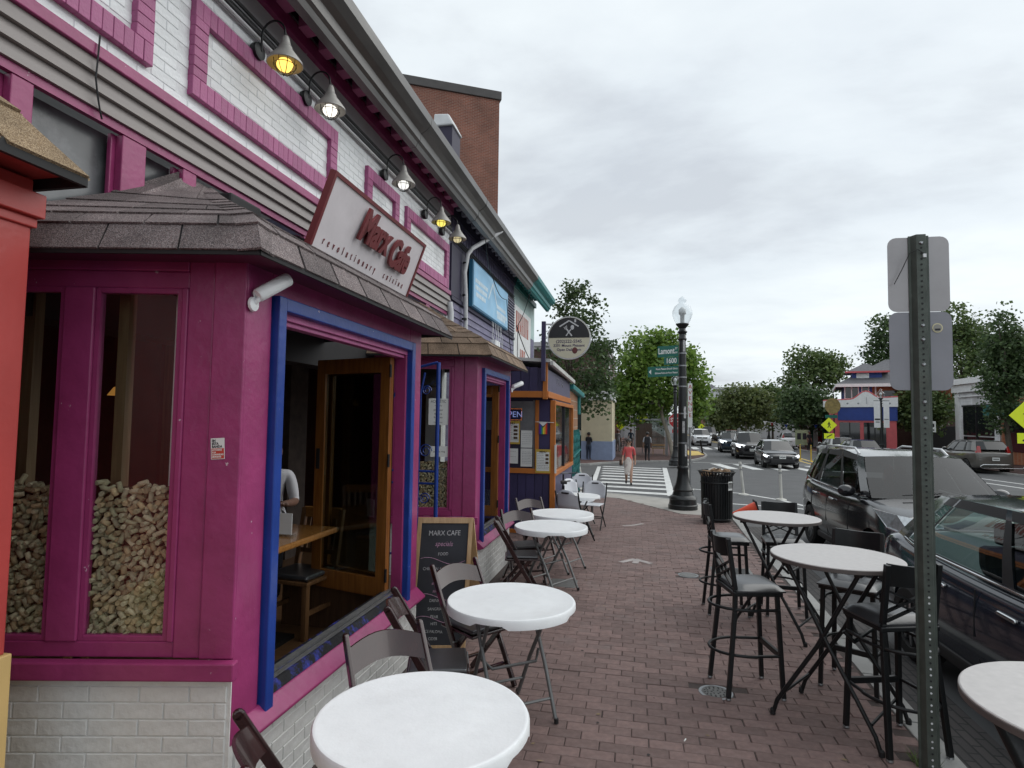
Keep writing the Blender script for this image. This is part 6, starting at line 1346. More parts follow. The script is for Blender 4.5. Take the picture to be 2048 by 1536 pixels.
    if rails and not sd:
        for s in (-1, 1): g = MB(); g.tube([side(.12, 1, s * .9), (side(.2, 1, s * .9)[0], side(.2, 1, s)[1], Hh + .05), (side(.8, 1, s * .9)[0], side(.8, 1, s)[1], Hh + .045), side(.92, 1, s * .9)], .018, 8); g.build('roof_rail', TRIM if not near else CSIL, t, 60)
    # wheels
    for a in ax:
        for s in (-1, 1):
            wx = s * (w - .11); mt = Matrix.Translation((wx, a, rw)) @ Matrix.Rotation(R(90) * s, 4, 'Y'); g = MB()
            g.lathe([(rw * .62, -.10), (rw * .9, -.11), (rw, -.085), (rw, .085), (rw * .9, .11), (rw * .66, .105), (rw * .62, .06)], 28, caps=False); g.xform(mt); wh = g.build('wheel', TYRE, t, 40)
            g = MB(); g.lathe([(rw * .66, .104), (rw * .63, .06), (rw * .6, -.06)], 28, caps=False)
            for i in range(10): q = 2 * math.pi * i / 10; g.beam((0, 0, .085), (rw * .62 * math.cos(q), rw * .62 * math.sin(q), .078), .035, .02, up=(0, 0, 1))
            g.lathe([(.0, .10), (.045, .10), (.06, .085)], 12); g.xform(mt); g.build('rim', RIM, wh, 40)
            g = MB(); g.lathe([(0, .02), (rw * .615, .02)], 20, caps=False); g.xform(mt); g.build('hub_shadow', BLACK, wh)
    # front
    hm = HLON if lit else HLAMP; z1 = nose + .02
    for s in (-1, 1):
        g = MB(); f = -hl
        if sd: pts = [(.50, f + .05, z1 - .10), (.80, f + .17, z1 - .09), (.885, f + .50, z1 - .02), (.86, f + .52, z1 + .06), (.76, f + .24, z1 + .02), (.48, f + .10, z1 - .03)]
        else: pts = [(.40, f + .03, z1 - .14), (.72, f + .09, z1 - .17), (.885, f + .36, z1 - .10), (.915, f + .70, z1 + .09), (.80, f + .26, z1 + .07), (.40, f + .07, z1 + .0)]
        P = [Vector((s * x * w / .9 if x > .7 else s * x * w / .9, y, z)) for x, y, z in pts]; n_ = Vector((s * .35, -.9, .15)).normalized()
        Q = [p + n_ * .03 for p in P]; I = [p - n_ * .14 for p in P]; m_ = len(P)
        g.add(Q + I, [tuple(range(m_)), tuple(range(2 * m_ - 1, m_ - 1, -1))] + [(i, (i + 1) % m_, m_ + (i + 1) % m_, m_ + i) for i in range(m_)]); hd = g.build('headlight', hm, t, bev=.012)
        if near: 
            g = MB(); g.tube([Q[0] + n_ * .006, Q[1] + n_ * .008, Q[2] + n_ * .008], .012, 6); g.build('lamp_strip', CHRM, hd, 60)
            for q_ in (.35, .62): c_ = Q[0].lerp(Q[2], q_).lerp(Q[5].lerp(Q[3], q_), .5) + n_ * .004; g = MB(); g.ball(c_, .05, .03, .04); g.build('projector', DGLASS, hd, 60)
        # tail lamps
        g = MB(); zt_ = belt + (.02 if not sd else -.02)
        g.hexa([(s * w * .62, hl - .06, zt_ - .16), (s * w * .87, hl - .20, zt_ - .12), (s * w * .86, hl - .36, zt_ - .08), (s * w * .6, hl - .3, zt_ - .1), (s * w * .62, hl - .05 - (.14 if not sd else .04), zt_ + (.30 if not sd else .03)), (s * w * .74, hl - .24, zt_ + (.30 if not sd else .05)), (s * w * .72, hl - .36, zt_ + (.26 if not sd else .04)), (s * w * .6, hl - .3, zt_ + .05)]); g.build('taillight', TLAMP, t, bev=.02)
        # mirrors and handles
        mp_ = Vector((s * (wb + .09), ws0 + .42, belt + .06)); g = MB(); g.ball((mp_.x + s * .05, mp_.y, mp_.z + .03), .12, .075, .085, 14, 10); g.beam((s * (wb - .03), ws0 + .40, belt - .01), mp_, .05, .04); mi_ = g.build('mirror', mat, t, 60)
        g = MB(); g.ball((mp_.x + s * .05, mp_.y + .03, mp_.z + .03), .10, .052, .07, 12, 8); g.build('mirror_glass', CGL, mi_, 60)
        for yh in (.15, 1.02): g = MB(); g.beam((s * (w * .992), yh - .1 - (.1 if sd else 0), belt - .13), (s * (w * .992), yh + .1 - (.1 if sd else 0), belt - .125), .035, .03); g.build('door_handle', mat if not near else CHRM, t, bev=.012)
        if near:
            for yd in (-.62, .38, 1.2): g = MB(); g.beam((s * w * .975, yd, .32), (s * w * .985, yd + .05, .55), .008, .006, up=(1, 0, 0)).beam((s * w * .9995, yd + .05, .55), (s * w * .975, yd + .06, belt - .05), .008, .006, up=(1, 0, 0)); g.build('door_seam', BLACK, t)
        g = MB(); g.beam((s * w * .955, -hl + 1.3, .27), (s * w * .955, hl - 1.35, .27), .05, .1); g.build('rocker_trim', TRIM, t, bev=.02)
    g = MB(); g.box(-w * .52, -hl - .012, nose - .15, w * .52, -hl + .1, nose - .02); g.build('grille', TRIM, t, bev=.02)
    g = MB(); g.box(-w * .62, -hl - .015, .33, w * .62, -hl + .12, .52); g.build('lower_intake', TRIM, t, bev=.03)
    for y_ in (-hl - .022, hl + .012):
        g = MB(); z_ = .55 if y_ < 0 else .68; g.box(-.155, y_ - .004, z_, .155, y_ + .012, z_ + .155); pl_ = g.build('licence_plate', SWH, t); g = MB()
        for i in range(6): g.box(-.12 + i * .042, y_ + (-.006 if y_ < 0 else .0125), z_ + .05, -.09 + i * .042, y_ + (-.0045 if y_ < 0 else .0145), z_ + .11)
        g.build('plate_print', INK, pl_)
    g = MB(); g.ball((0, -hl - .015, nose - .075), .06, .015, .042, 14, 8); g.build('badge', CHRM, t, 60)
    if near:
        for a in (-.45, .18): p = side(0, .02, 1); g = MB(); g.beam((a, p[1] - .12, p[2] + .05), (a + .5, p[1] - .045, p[2] + .085), .02, .012); g.build('wiper', BLACK, t)
    # cabin
    if glassm is not CGL:
        for y_ in (-.15, .75):
            for s in (-1, 1):
                g = MB(); g.box(s * .38 - .24, y_, .75, s * .38 + .24, y_ + .16, 1.12); se = g.build('seat', TRIM, t, bev=.04)
                g = MB(); g.box(s * .38 - .13, y_ + .05, 1.13, s * .38 + .13, y_ + .15, 1.30); g.build('headrest', TRIM, se, bev=.03)
        g = MB(); g.box(-w * .8, ws0 + .25, belt - .1, w * .8, ws0 + .7, belt + .03); g.build('dashboard', BLACK, t, bev=.03)
    return t
car('black compact SUV with silver roof rails parked facing the bar tables', (3.92, 10.28, rz_(10.3)), R(.5), 4.6, 1.85, 1.70, 'suv', CBLK, CGLD, near=True)
sed = car('dark navy sedan parked at the kerb beside the sign post', (3.27, 4.58, rz_(4.4)), R(1.5), 4.75, 1.80, 1.46, 'sedan', CNAVY, CGLT, near=True)
car('dark sedan with a lit headlight driving towards the crossing', (7.45, 35.6, rz_(36)), R(-3), 4.6, 1.78, 1.45, 'sedan', CBLK, lit=True)
car('black SUV just behind the oncoming dark sedan', (7.55, 44.6, rz_(44)), R(-3), 4.7, 1.92, 1.78, 'suv', CBLK, lit=True)
car('dark blue SUV in the oncoming queue behind the black SUV', (7.6, 53, rz_(53)), R(-4), 4.6, 1.85, 1.65, 'suv', CDBL, lit=True)
car('white SUV approaching from the far end of the street', (6.55, 66.5, rz_(66)), R(-2), 4.7, 1.9, 1.70, 'suv', CWHT)
car('grey pickup-like SUV far behind the white SUV', (9.3, 84, rz_(84)), R(-3), 5.2, 2.0, 1.85, 'suv', CGRY)
car('dark red car far down the street by the trees', (11.6, 80, rz_(80)), R(-3), 4.4, 1.8, 1.5, 'sedan', CRED)
car('white hatchback parked across the street by the blue fence', (14.2, 62, rz_(62)), R(172), 4.3, 1.78, 1.55, 'suv', CWHT, rails=False)
car('grey brown SUV parked across the street with its rear to us', (17.3, 36.2, rz_(36)), R(179), 4.55, 1.82, 1.65, 'suv', CGRY, rails=False)
car('dark car parked across the street behind the black SUV roof', (13.0, 40.0, rz_(40)), R(178), 4.5, 1.8, 1.5, 'sedan', CBLK)
car('silver car parked across the street before the red shopfront', (13.8, 46.5, rz_(46)), R(178), 4.5, 1.8, 1.5, 'sedan', CSIL)
# chrome hitch rail behind the grey SUV
t = thing('bumper_guard', 'chrome tube guard folded behind the grey brown SUV', 'rack', (17.6, 33.8, rz_(34))); g = MB()
g.tube([(16.5, 33.75, -.02), (16.6, 33.7, .06), (18.4, 33.9, .06), (18.5, 33.95, -.02), (18.4, 33.95, -.12), (16.6, 33.75, -.12), (16.5, 33.75, -.04)], .025, 8); g.build('tube', CHRM, t, 60)
# ================================================================== PEOPLE
SK = [M('skin light', (.42, .25, .18), .5, .08), M('skin brown', (.17, .09, .06), .5, .1), M('skin tan', (.28, .16, .11), .5, .08)]
HAIR = M('dark hair', (.012, .009, .008), .5, .2, 30); GHAIR = M('grey hair', (.25, .25, .25), .6, .2, 30)
def person(lab, loc, f, h, J, mats, hairm=HAIR, hair='short', seat=False, thick=1.0):
    """J: overrides of joints (fractions of the height, x right, y forward); mats: skin, top, trousers, shoes"""
    B = dict(pel=(0, 0, .53, .078), sp=(0, .005, .63, .070), ch=(0, .005, .74, .082), nb=(0, 0, .815, .050), nk=(0, .006, .85, .031), jw=(0, .018, .875, .040), hd=(0, .016, .915, .054), tp=(0, .008, .958, .040),
             sl=(-.095, 0, .795, .038), el=(-.125, -.01, .63, .026), wl=(-.13, .03, .49, .018), hl=(-.132, .04, .445, .018), sr=(.095, 0, .795, .038), er=(.125, -.01, .63, .026), wr=(.13, .03, .49, .018), hr=(.132, .04, .445, .018),
             pl=(-.052, 0, .49, .060), kl=(-.058, .01, .275, .036), al=(-.058, -.01, .05, .024), fl=(-.062, .07, .02, .022), pr=(.052, 0, .49, .060), kr=(.058, .01, .275, .036), ar=(.058, -.01, .05, .024), fr=(.062, .07, .02, .022))
    for k, v in J.items(): B[k] = (*v[:3], v[3] if len(v) > 3 else B[k][3])
    E_ = [('pel', 'sp', 1), ('sp', 'ch', 1), ('ch', 'nb', 1), ('nb', 'nk', 0), ('nk', 'jw', 0), ('jw', 'hd', 0), ('hd', 'tp', 0), ('ch', 'sl', 1), ('sl', 'el', 1), ('el', 'wl', 0), ('wl', 'hl', 0), ('ch', 'sr', 1), ('sr', 'er', 1), ('er', 'wr', 0), ('wr', 'hr', 0),
          ('pel', 'pl', 2), ('pl', 'kl', 2), ('kl', 'al', 2), ('al', 'fl', 3), ('pel', 'pr', 2), ('pr', 'kr', 2), ('kr', 'ar', 2), ('ar', 'fr', 3)]
    for s in 'lr':      # fingers
        w, hd = Vector(B['w' + s][:3]), Vector(B['h' + s][:3]); d = (hd - w).normalized(); sd = Vector((0, 1, 0)) - d * d.y; sd.normalize()
        for k, (o, ln) in enumerate(((-.011, .036), (-.004, .042), (.004, .040), (.011, .034), (.017, .022))):
            nm = 'q%s%d' % (s, k); p = hd + d * ln * (1 if k < 4 else .5) + sd * (o * 1.2 + (.012 if k == 4 else 0)); B[nm] = (*p, .0052); E_.append(('h' + s, nm, 0))
    names = list(B); me = bpy.data.meshes.new('body'); me.from_pydata([tuple(c * h for c in B[n][:3]) for n in names], [(names.index(a), names.index(b_)) for a, b_, _ in E_], [])
    o = bpy.data.objects.new('tmp', me); COL.objects.link(o); o.modifiers.new('s', 'SKIN'); u = o.modifiers.new('u', 'SUBSURF'); u.levels = u.render_levels = 2
    for i, n in enumerate(names): r_ = B[n][3] * h * (thick if n in ('pel', 'sp', 'ch', 'pl', 'pr') else 1); me.skin_vertices[0].data[i].radius = (r_, r_ * (.75 if n in ('sp', 'ch', 'pel') else 1)); me.skin_vertices[0].data[i].use_root = (n == 'pel')
    dg = bpy.context.evaluated_depsgraph_get(); bm_ = bpy.data.meshes.new_from_object(o.evaluated_get(dg)); bpy.data.objects.remove(o)
    for m_ in mats: bm_.materials.append(m_)
    segs = [(Vector(B[a][:3]) * h, Vector(B[b_][:3]) * h, k) for a, b_, k in E_]
    for p in bm_.polygons:
        c = p.center; best = (9, 0)
        for a, b_, k in segs:
            d = b_ - a; t_ = max(0, min(1, (c - a).dot(d) / max(1e-9, d.length_squared))); q = (a + d * t_ - c).length
            if q < best[0]: best = (q, k)
        p.material_index = best[1]
    bm_.shade_smooth()
    t = thing('person', lab, 'person', loc, look(*f), world=False); put('body', bm_, t)
    H_ = Vector(B['hd'][:3]) * h; r_ = .062 * h; g = MB(); g.ball((H_.x, H_.y - .010 * h, H_.z + .018 * h), r_ * 1.02, r_ * 1.08, r_ * 1.0, 16, 12)
    g.v = [v for v in g.v]; hb = MB(); keep = [i for i, v in enumerate(g.v) if v[2] > H_.z + (.028 * h if v[1] > H_.y + .012 * h else (-.02 * h if hair == 'short' else -.05 * h))]
    ks = set(keep); hb.v = g.v; hb.f = [q for q in g.f if all(i in ks for i in q)]; hb.m = [0] * len(hb.f)
    if hair != 'none': hb.build('hair', hairm, t, 80)
    if hair == 'long': g = MB(); g.ball((H_.x, H_.y - .05 * h, H_.z - .03 * h), .05 * h, .035 * h, .075 * h, 12, 8); g.build('hair_tail', hairm, t, 80)
    g = MB(); g.ball((H_.x, H_.y + .060 * h, H_.z - .006 * h), .009 * h, .012 * h, .014 * h, 8, 6); g.build('nose', mats[0], t, 80)
    for s in (-1, 1):
        g = MB(); g.ball((H_.x + s * .057 * h, H_.y, H_.z - .004 * h), .006 * h, .014 * h, .020 * h, 8, 6); g.build('ear', mats[0], t, 80)
        g = MB(); g.ball((H_.x + s * .021 * h, H_.y + .0505 * h, H_.z + .008 * h), .008 * h, .005 * h, .005 * h, 8, 6); g.build('eye', INK, t, 80)
    g = MB(); g.ball((H_.x, H_.y + .053 * h, H_.z - .030 * h), .016 * h, .006 * h, .004 * h, 8, 6); g.build('mouth', M('lips', (.25, .07, .06), .5, .05), t, 80)
    return t
WALKP = dict(kl=(-.05, .075, .285), al=(-.052, .10, .055), fl=(-.055, .18, .03), kr=(.05, -.02, .275), ar=(.05, -.12, .085), fr=(.055, -.06, .03), el=(-.13, -.06, .64), wl=(-.135, -.05, .50), hl=(-.135, -.045, .455), er=(.125, .02, .63), wr=(.13, .09, .52), hr=(.13, .11, .48))
TOPC = M('coral knit top', (.62, .10, .10), .7, .08, 30); LEGW = M('tan leather', (.2, .12, .08), .5, .1)
FLOR = M('floral white skirt', (.62, .56, .52), .8, .1, 8, dirt=1.0, dirtcol=(.16, .03, .05), dirtscale=11)
w_ = person('woman in coral top and floral skirt walking over the crossing', (-.30, 21.5, rz_(21.5)), (.0, -1), 1.64, WALKP, [SK[0], TOPC, SK[0], BLACK], hair='long')
g = MB(); prof = [(.070, .60, 0), (.078, .56, 0), (.092, .50, .0), (.090, .40, .02), (.083, .30, .035), (.086, .24, .04)]; vs = []
for rx, z, yo in prof:
    for i in range(24): a = 2 * math.pi * i / 24; vs.append((rx * 1.64 * math.cos(a) * 1.05, (rx * .82 * math.sin(a) + yo) * 1.64, z * 1.64 + .012 * math.sin(5 * a) * (z < .45)))
g.add(vs, [(j * 24 + i, j * 24 + (i + 1) % 24, (j + 1) * 24 + (i + 1) % 24, (j + 1) * 24 + i) for j in range(5) for i in range(24)]); g.build('skirt', FLOR, w_, 70)
g = MB(); [g.ball((s * .034, .016 * 1.64 + .088, .922 * 1.64), .034, .012, .026, 10, 6) for s in (-1, 1)]; g.beam((-.09, .08, 1.515), (.09, .08, 1.515), .03, .008); g.build('sunglasses', BLACK, w_, 60)
bg_ = thing('handbag', 'brown leather shoulder bag at the walking woman side', 'bag', (-.55, 21.45, .35)); g = MB(); g.box(-.62, 21.36, .40, -.50, 21.60, .62); g.build('bag', M('brown leather', (.05, .025, .018), .45, .2), bg_, bev=.03); g = MB(); g.tube([(-.55, 21.40, .61), (-.47, 21.43, 1.05), (-.44, 21.5, 1.06), (-.55, 21.57, .61)], .012, 6); g.build('strap', M('bag strap', (.05, .025, .018), .5, .1), bg_)
NAVY = M('navy denim', (.03, .045, .08), .8, .2, 30); DK = M('dark cloth', (.02, .02, .024), .8, .2, 20); LGT = M('grey shirt', (.36, .37, .40), .8, .1, 20); LTR = M('grey trousers', (.26, .26, .27), .8, .1, 20)
person('person in black top and jeans standing by the cream corner building', (-2.8, 35.5, gz(35.5)), (.4, 1), 1.62, dict(el=(-.11, .03, .64), wl=(-.06, .11, .66), hl=(-.03, .13, .68), er=(.11, .03, .64), wr=(.06, .11, .66), hr=(.03, .13, .68)), [SK[1], DK, NAVY, SK[1]])
person('older man in grey shirt and trousers walking towards the crossing', (-1.45, 46, gz(46)), (.1, -1), 1.72, WALKP, [SK[2], LGT, LTR, DK], GHAIR)
bp = person('person with a black backpack walking away under the tree', (.55, 35.2, gz(35.2)), (0, 1), 1.70, WALKP, [SK[2], LGT, DK, BLACK])
bk = thing('backpack', 'black backpack worn by the person walking away', 'backpack', (.55, 35.05, .9)); g = MB(); g.box(.40, 34.95, gz(35) + .95, .70, 35.12, gz(35) + 1.42); g.build('pack', DK, bk, bev=.06); g = MB(); [g.tube([(.55 + s * .1, 35.1, gz(35) + 1.40), (.55 + s * .11, 35.2, gz(35) + 1.44), (.55 + s * .11, 35.32, gz(35) + 1.30)], .02, 6) for s in (-1, 1)]; g.build('straps', DK, bk)
person('person in dark clothes standing on the pavement across the street by the blue fence', (14.6, 56.5, gz(56)), (.5, -1), 1.72, {}, [SK[1], DK, DK, BLACK])
person('person in dark blue seen between the trees near the bus shelter', (-.55, 52, gz(52)), (0, -1), 1.7, WALKP, [SK[1], CDBL, DK, BLACK])
person('pale shirted person among the outdoor tables far up the walk', (-2.4, 58, gz(58)), (.5, -1), 1.7, {}, [SK[2], WHITEPT, DK, BLACK])
# man seated inside the cafe
STRIPE = M('white striped shirt', (.62, .62, .66), .7, .05); n_ = STRIPE.node_tree.nodes; wv = n_.new('ShaderNodeTexWave'); wv.inputs['Scale'].default_value = 30; wv.bands_direction = 'X'; tcn_ = n_.new('ShaderNodeTexCoord'); STRIPE.node_tree.links.new(tcn_.outputs['Object'], wv.inputs[0])
rp_ = n_.new('ShaderNodeValToRGB'); rp_.color_ramp.elements[0].color = (.25, .26, .32, 1); rp_.color_ramp.elements[1].position = .3; rp_.color_ramp.elements[1].color = (.66, .66, .68, 1); STRIPE.node_tree.links.new(wv.outputs[0], rp_.inputs[0]); STRIPE.node_tree.links.new(rp_.outputs[0], [q for q in n_ if q.type == 'BSDF_PRINCIPLED'][0].inputs[0])
SITP = dict(pel=(0, 0, .30), sp=(0, -.01, .40), ch=(0, 0, .51), nb=(0, .01, .585), nk=(0, .02, .62), jw=(0, .034, .645), hd=(0, .03, .685), tp=(0, .022, .728), sl=(-.1, 0, .565), sr=(.1, 0, .565), el=(-.13, .03, .42), er=(.13, .03, .42), wl=(-.10, .16, .43), wr=(.10, .16, .43), hl=(-.08, .20, .435), hr=(.08, .20, .435),
            pl=(-.055, .03, .285), pr=(.055, .03, .285), kl=(-.06, .25, .285), kr=(.06, .25, .285), al=(-.06, .25, .05), ar=(.06, .25, .05), fl=(-.06, .32, .02), fr=(.06, .32, .02))
person('man in white striped shirt seated inside the open bay', (-3.31, 4.98, .42), (.6, -1), 1.76, SITP, [SK[1], STRIPE, DK, BLACK], GHAIR, 'none')
# ================================================================== BACKGROUND BUILDINGS
RBR = brickmat('red brown brick', (.24, .085, .055), (.18, .066, .046), (.28, .2, .16), (R(90), 0, 0)); BBR = brickmat('brown brick', (.10, .055, .042), (.075, .042, .034), (.13, .1, .09), (R(90), 0, 0)); OBR = brickmat('orange brick', (.34, .115, .05), (.28, .09, .04), (.3, .17, .1), (R(90), 0, R(90)))
tw = thing('brick_tower_block', 'tall red brown brick block with dark parapet rising behind the eaves', 'building', (-6, 25, 0), R(0))
cx = Vector((-5.98, 25, 0)); d1 = Vector((-.875, -.485, 0)); d2 = Vector((-.485, .875, 0))
# built flat along local X then turned, so that the courses follow the face
wall = MB(); wall.box(-9, 0, -1, 0, 8, 16.0); ow = wall.build('wall', RBR, tw); ow.matrix_parent_inverse = Matrix.Translation(-tw.location); ow.location = cx; ow.rotation_euler = (0, 0, math.atan2(.485, .875))
cap = MB(); cap.box(-9.1, -.08, 16.0, .08, 8, 16.38); oc = cap.build('parapet', M('dark flashing', (.055, .05, .048), .5, .2, 4), tw, bev=.02); oc.location = cx; oc.rotation_euler = (0, 0, math.atan2(.485, .875))
# roof dormer with vent behind the gutter
dm = thing('roof_dormer', 'dark slatted roof dormer with pale gable top behind the gutter', 'dormer', (-3.6, 10, 5.4)); q = at(905, 262, 10.4)
g = MB(); g.box(q.x - .3, 10.2, 5.5, q.x + .06, 10.7, q.z); g.build('cheek', PDK, dm); g = MB(); g.hexa([(q.x - .3, 10.15, q.z), (q.x + .1, 10.15, q.z), (q.x + .1, 10.75, q.z), (q.x - .3, 10.75, q.z), (q.x - .3, 10.2, q.z + .26), (q.x - .02, 10.2, q.z + .24), (q.x - .02, 10.7, q.z + .24), (q.x - .3, 10.7, q.z + .26)]); g.build('gable', GREYB, dm, bev=.03)
# cream corner building
CREAM = M('cream stucco', (.62, .56, .40), .8, .08, 3, .15, 30); PBL = M('pale blue base paint', (.27, .34, .50), .7, .1, 4)
cb_ = thing('cream_corner_building', 'cream corner building with pale blue base and white parapet', 'building', (-2.3, 36, gz(36)))
g0 = -.45
g = MB(); g.box(-3.25, 35.6, .75, -1.45, 40, 3.15); g.build('wall', CREAM, cb_, bev=.02); g = MB(); g.box(-3.25, 35.56, g0, -1.41, 40, .75); g.build('base', PBL, cb_, bev=.02); g = MB(); g.box(-3.35, 35.5, 3.15, -1.35, 40, 3.3).box(-3.3, 35.55, 3.3, -1.4, 40, 3.7); g.build('parapet', WHITEPT, cb_, bev=.03)
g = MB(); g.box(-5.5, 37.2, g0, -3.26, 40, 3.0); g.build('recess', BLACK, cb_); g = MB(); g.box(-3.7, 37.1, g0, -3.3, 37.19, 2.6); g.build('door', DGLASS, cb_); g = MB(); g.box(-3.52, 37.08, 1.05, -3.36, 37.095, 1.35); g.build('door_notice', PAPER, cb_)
def block(nm, lab, x0, x1, y0, y1, z1, mat, rows, cols, face='x', floor0=3.2, cat='building', cor=GREYB, wmat=DGLASS, side_=1):
    t = thing(nm, lab, cat, ((x0 + x1) / 2, y0, gz(y0))); g = MB(); g.box(x0, y0, -.8, x1, y1, z1); w = g.build('wall', mat, t)
    g = MB(); g.box(x0 - .25, y0 - .25, z1, x1 + .25, y1 + .2, z1 + .35).box(x0 - .12, y0 - .12, z1 - .2, x1 + .12, y1 + .1, z1); g.build('cornice', cor, t, bev=.04)
    hh = (z1 - floor0 - .5) / max(1, rows)
    for r_ in range(rows):
        z = floor0 + hh * (r_ + .2)
        for c_ in range(cols):
            if face == 'x': yy = lerp(y0, y1, (c_ + .5) / cols); X = x1 if side_ > 0 else x0; f = lambda a, d, o: (X + side_ * o, yy + a, z + d)
            else: xx = lerp(x0, x1, (c_ + .5) / cols); f = lambda a, d, o: (xx + a, y0 - o, z + d)
            a, d = .45, hh * .62; fr_ = MB(); fr_.hexa([f(-a - .08, -.08, -.02), f(a + .08, -.08, -.02), f(a + .08, -.08, .05), f(-a - .08, -.08, .05), f(-a - .08, d + .1, -.02), f(a + .08, d + .1, -.02), f(a + .08, d + .1, .05), f(-a - .08, d + .1, .05)]); wi = fr_.build('window', WHITEPT, t)
            for k in (0, 1): pn = MB(); zz0, zz1 = d * .5 * k + .03, d * .5 * (k + 1) - .03; pn.hexa([f(-a, zz0, .051), f(a, zz0, .051), f(a, zz0, .056), f(-a, zz0, .056), f(-a, zz1, .051), f(a, zz1, .051), f(a, zz1, .056), f(-a, zz1, .056)]); pn.build('pane', wmat, wi)
    # shopfront
    if face == 'x':
        X = x1 if side_ > 0 else x0; n = max(1, int((y1 - y0) / 4))
        for i in range(n):
            a, c_ = lerp(y0, y1, (i + .08) / n), lerp(y0, y1, (i + .92) / n); g = MB(); g.box(X - side_ * .05, a, -.1, X + side_ * .03, c_, 2.5); g.build('shop_window', wmat, t); g = MB(); g.box(X, a, 2.5, X + side_ * .12, c_, 3.0); g.build('shop_fascia', [TRIM, WOODD, TEALG][i % 3], t)
    return t
block('brown_brick_house', 'brown brick house with bracketed cornice behind the dark tree', -12, -2.3, 44, 62, 7.4, BBR, 1, 5, 'x', 3.4); block('brick_row_house', 'dark brick row house farther up the left side', -12, -1.8, 62.5, 84, 6.6, RBR, 1, 6, 'x', 3.4); block('pale_row_house', 'pale rendered row house far up the left side', -12, -.5, 84.5, 130, 7.5, GREYB, 1, 8, 'x', 3.4)
g = MB(); g.box(-2.28, 46, 2.2, -1.2, 52, 2.35); o = g.build('awning', DK); tag(o, 'dark awning over the far outdoor tables', 'awning')
for i in range(5):
    x, y = -1.9 + (i % 2) * .5, 47 + i * 2.2; t = thing('far_cafe_table', 'small dark cafe table far up the left pavement', 'table', (x, y, gz(y)), 0, 'far outdoor tables'); g = MB(); g.lathe([(.02, 0), (.25, 0), (.03, .04), (.03, .72), (.38, .72), (.38, .75), (0, .75)], 14, (x, y, gz(y))); g.build('table', DARKM, t, 40); g = MB(); g.box(x + .5, y - .2, gz(y) + .42, x + .9, y + .2, gz(y) + .46).box(x + .86, y - .2, gz(y) + .46, x + .9, y + .2, gz(y) + .85).box(x + .5, y - .2, gz(y), x + .53, y - .17, gz(y) + .42).box(x + .87, y + .17, gz(y), x + .9, y + .2, gz(y) + .42); o = g.build('far_chair', DARKM); tag(o, 'small dark chair far up the left pavement', 'chair', 'far outdoor chairs')
pm = thing('red_white_flag', 'red and white flag hanging from the house under the trees', 'flag', (-1.6, 47, 2.5)); g = MB(); g.tube([(-2.3, 45, 2.3), (-1.2, 44.8, 2.9)], .02, 6); g.build('pole', WHITEPT, pm); g = MB(); g.hexa([(-1.6, 44.85, 2.0), (-1.1, 44.82, 1.95), (-1.1, 44.83, 1.95), (-1.6, 44.86, 2.0), (-1.9, 44.85, 2.65), (-1.25, 44.82, 2.85), (-1.25, 44.83, 2.85), (-1.9, 44.86, 2.65)]); g.build('cloth', SR, pm)
# far end of the street
br_ = thing('steep_roof_house', 'far brick house with a steep grey slate roof at the street end', 'building', (14, 118, 0)); a, c_ = at(1408, 800, 118), at(1452, 800, 118)
SLATE = M('grey slate', (.10, .10, .11), .8, .2, 3); g = MB(); g.box(a.x, 118, -1, c_.x + 6, 126, 7.0); g.build('wall', RBR, br_); g = MB(); pk_ = Vector(((a.x + c_.x) / 2 - .3, 121, at(1440, 768, 121).z)); g.add([(a.x - .3, 117.7, 7), (c_.x + .6, 117.7, 7), (c_.x + .6, 126, 7), (a.x - .3, 126, 7), pk_], [(0, 1, 4), (1, 2, 4), (2, 3, 4), (3, 0, 4)]); g.build('roof', SLATE, br_)
for i in range(3): g = MB(); x = lerp(a.x, c_.x, (i + .5) / 3); g.box(x - .5, 117.95, 4.2, x + .5, 118.02, 6.2); g.build('window', DGLASS, br_)
block('white_row_house', 'white and red row house far along on the right side', 11.8, 24, 96, 112, 7.0, GREYB, 1, 4, 'x', 3.2, side_=-1)
# fence terrace with bunting across the street
ft_ = thing('blue_terrace_fence', 'bright blue terrace fence across the street with slats', 'fence', (17, 66, gz(60)))
BLF = M('bright blue paint', (.012, .06, .36), .5, .15, 4)
for i in range(24): g = MB(); x = 16.2 + i * .42; g.box(x, 66, gz(60), x + .4, 66.06, 1.6); g.build('slat', BLF if i > 6 else [WHITEPT, CRED, TEALG][i % 3], ft_)
g = MB(); g.box(16.2, 66.06, .2, 26.4, 66.12, .35).box(16.2, 66.06, 1.2, 26.4, 66.12, 1.35); g.build('rail', BLF, ft_)
bt = thing('bunting', 'string of small white and red pennants over the terrace', 'bunting', (18, 65, 1.7)); pts = [(12.5 + i * .6, 65 - i * .3, 2.15 - .35 * math.sin(math.pi * ((i * .6) % 6) / 6)) for i in range(22)]
g = MB(); g.tube(pts, .015, 4); g.build('string', WHITEPT, bt)
for i, q in enumerate(pts): g = MB(); g.prism([(0, 0), (.34, 0), (.17, -.4)], q[1], q[1] + .01, lambda u, v, t_, q=q: (q[0] + u, t_, q[2] + v)); g.build('pennant', [WHITEPT, CRED, WHITEPT, BLF][i % 4], bt)
sg = thing('terrace_board', 'pale green framed notice board before the blue fence', 'sign', (15.5, 58, gz(58))); q = at(1604, 872, 57.5); g = MB(); g.box(q.x - .55, 57.5, q.z - .8, q.x + .55, 57.56, q.z + .55); g.build('board', M('pale green board', (.30, .36, .22), .6, .25, 5), sg); g = MB(); [g.box(q.x - .4 + k * .45, 57.48, q.z - .3, q.x - .1 + k * .45, 57.498, q.z + .25) for k in (0, 1)]; g.build('pictures', INK, sg); 
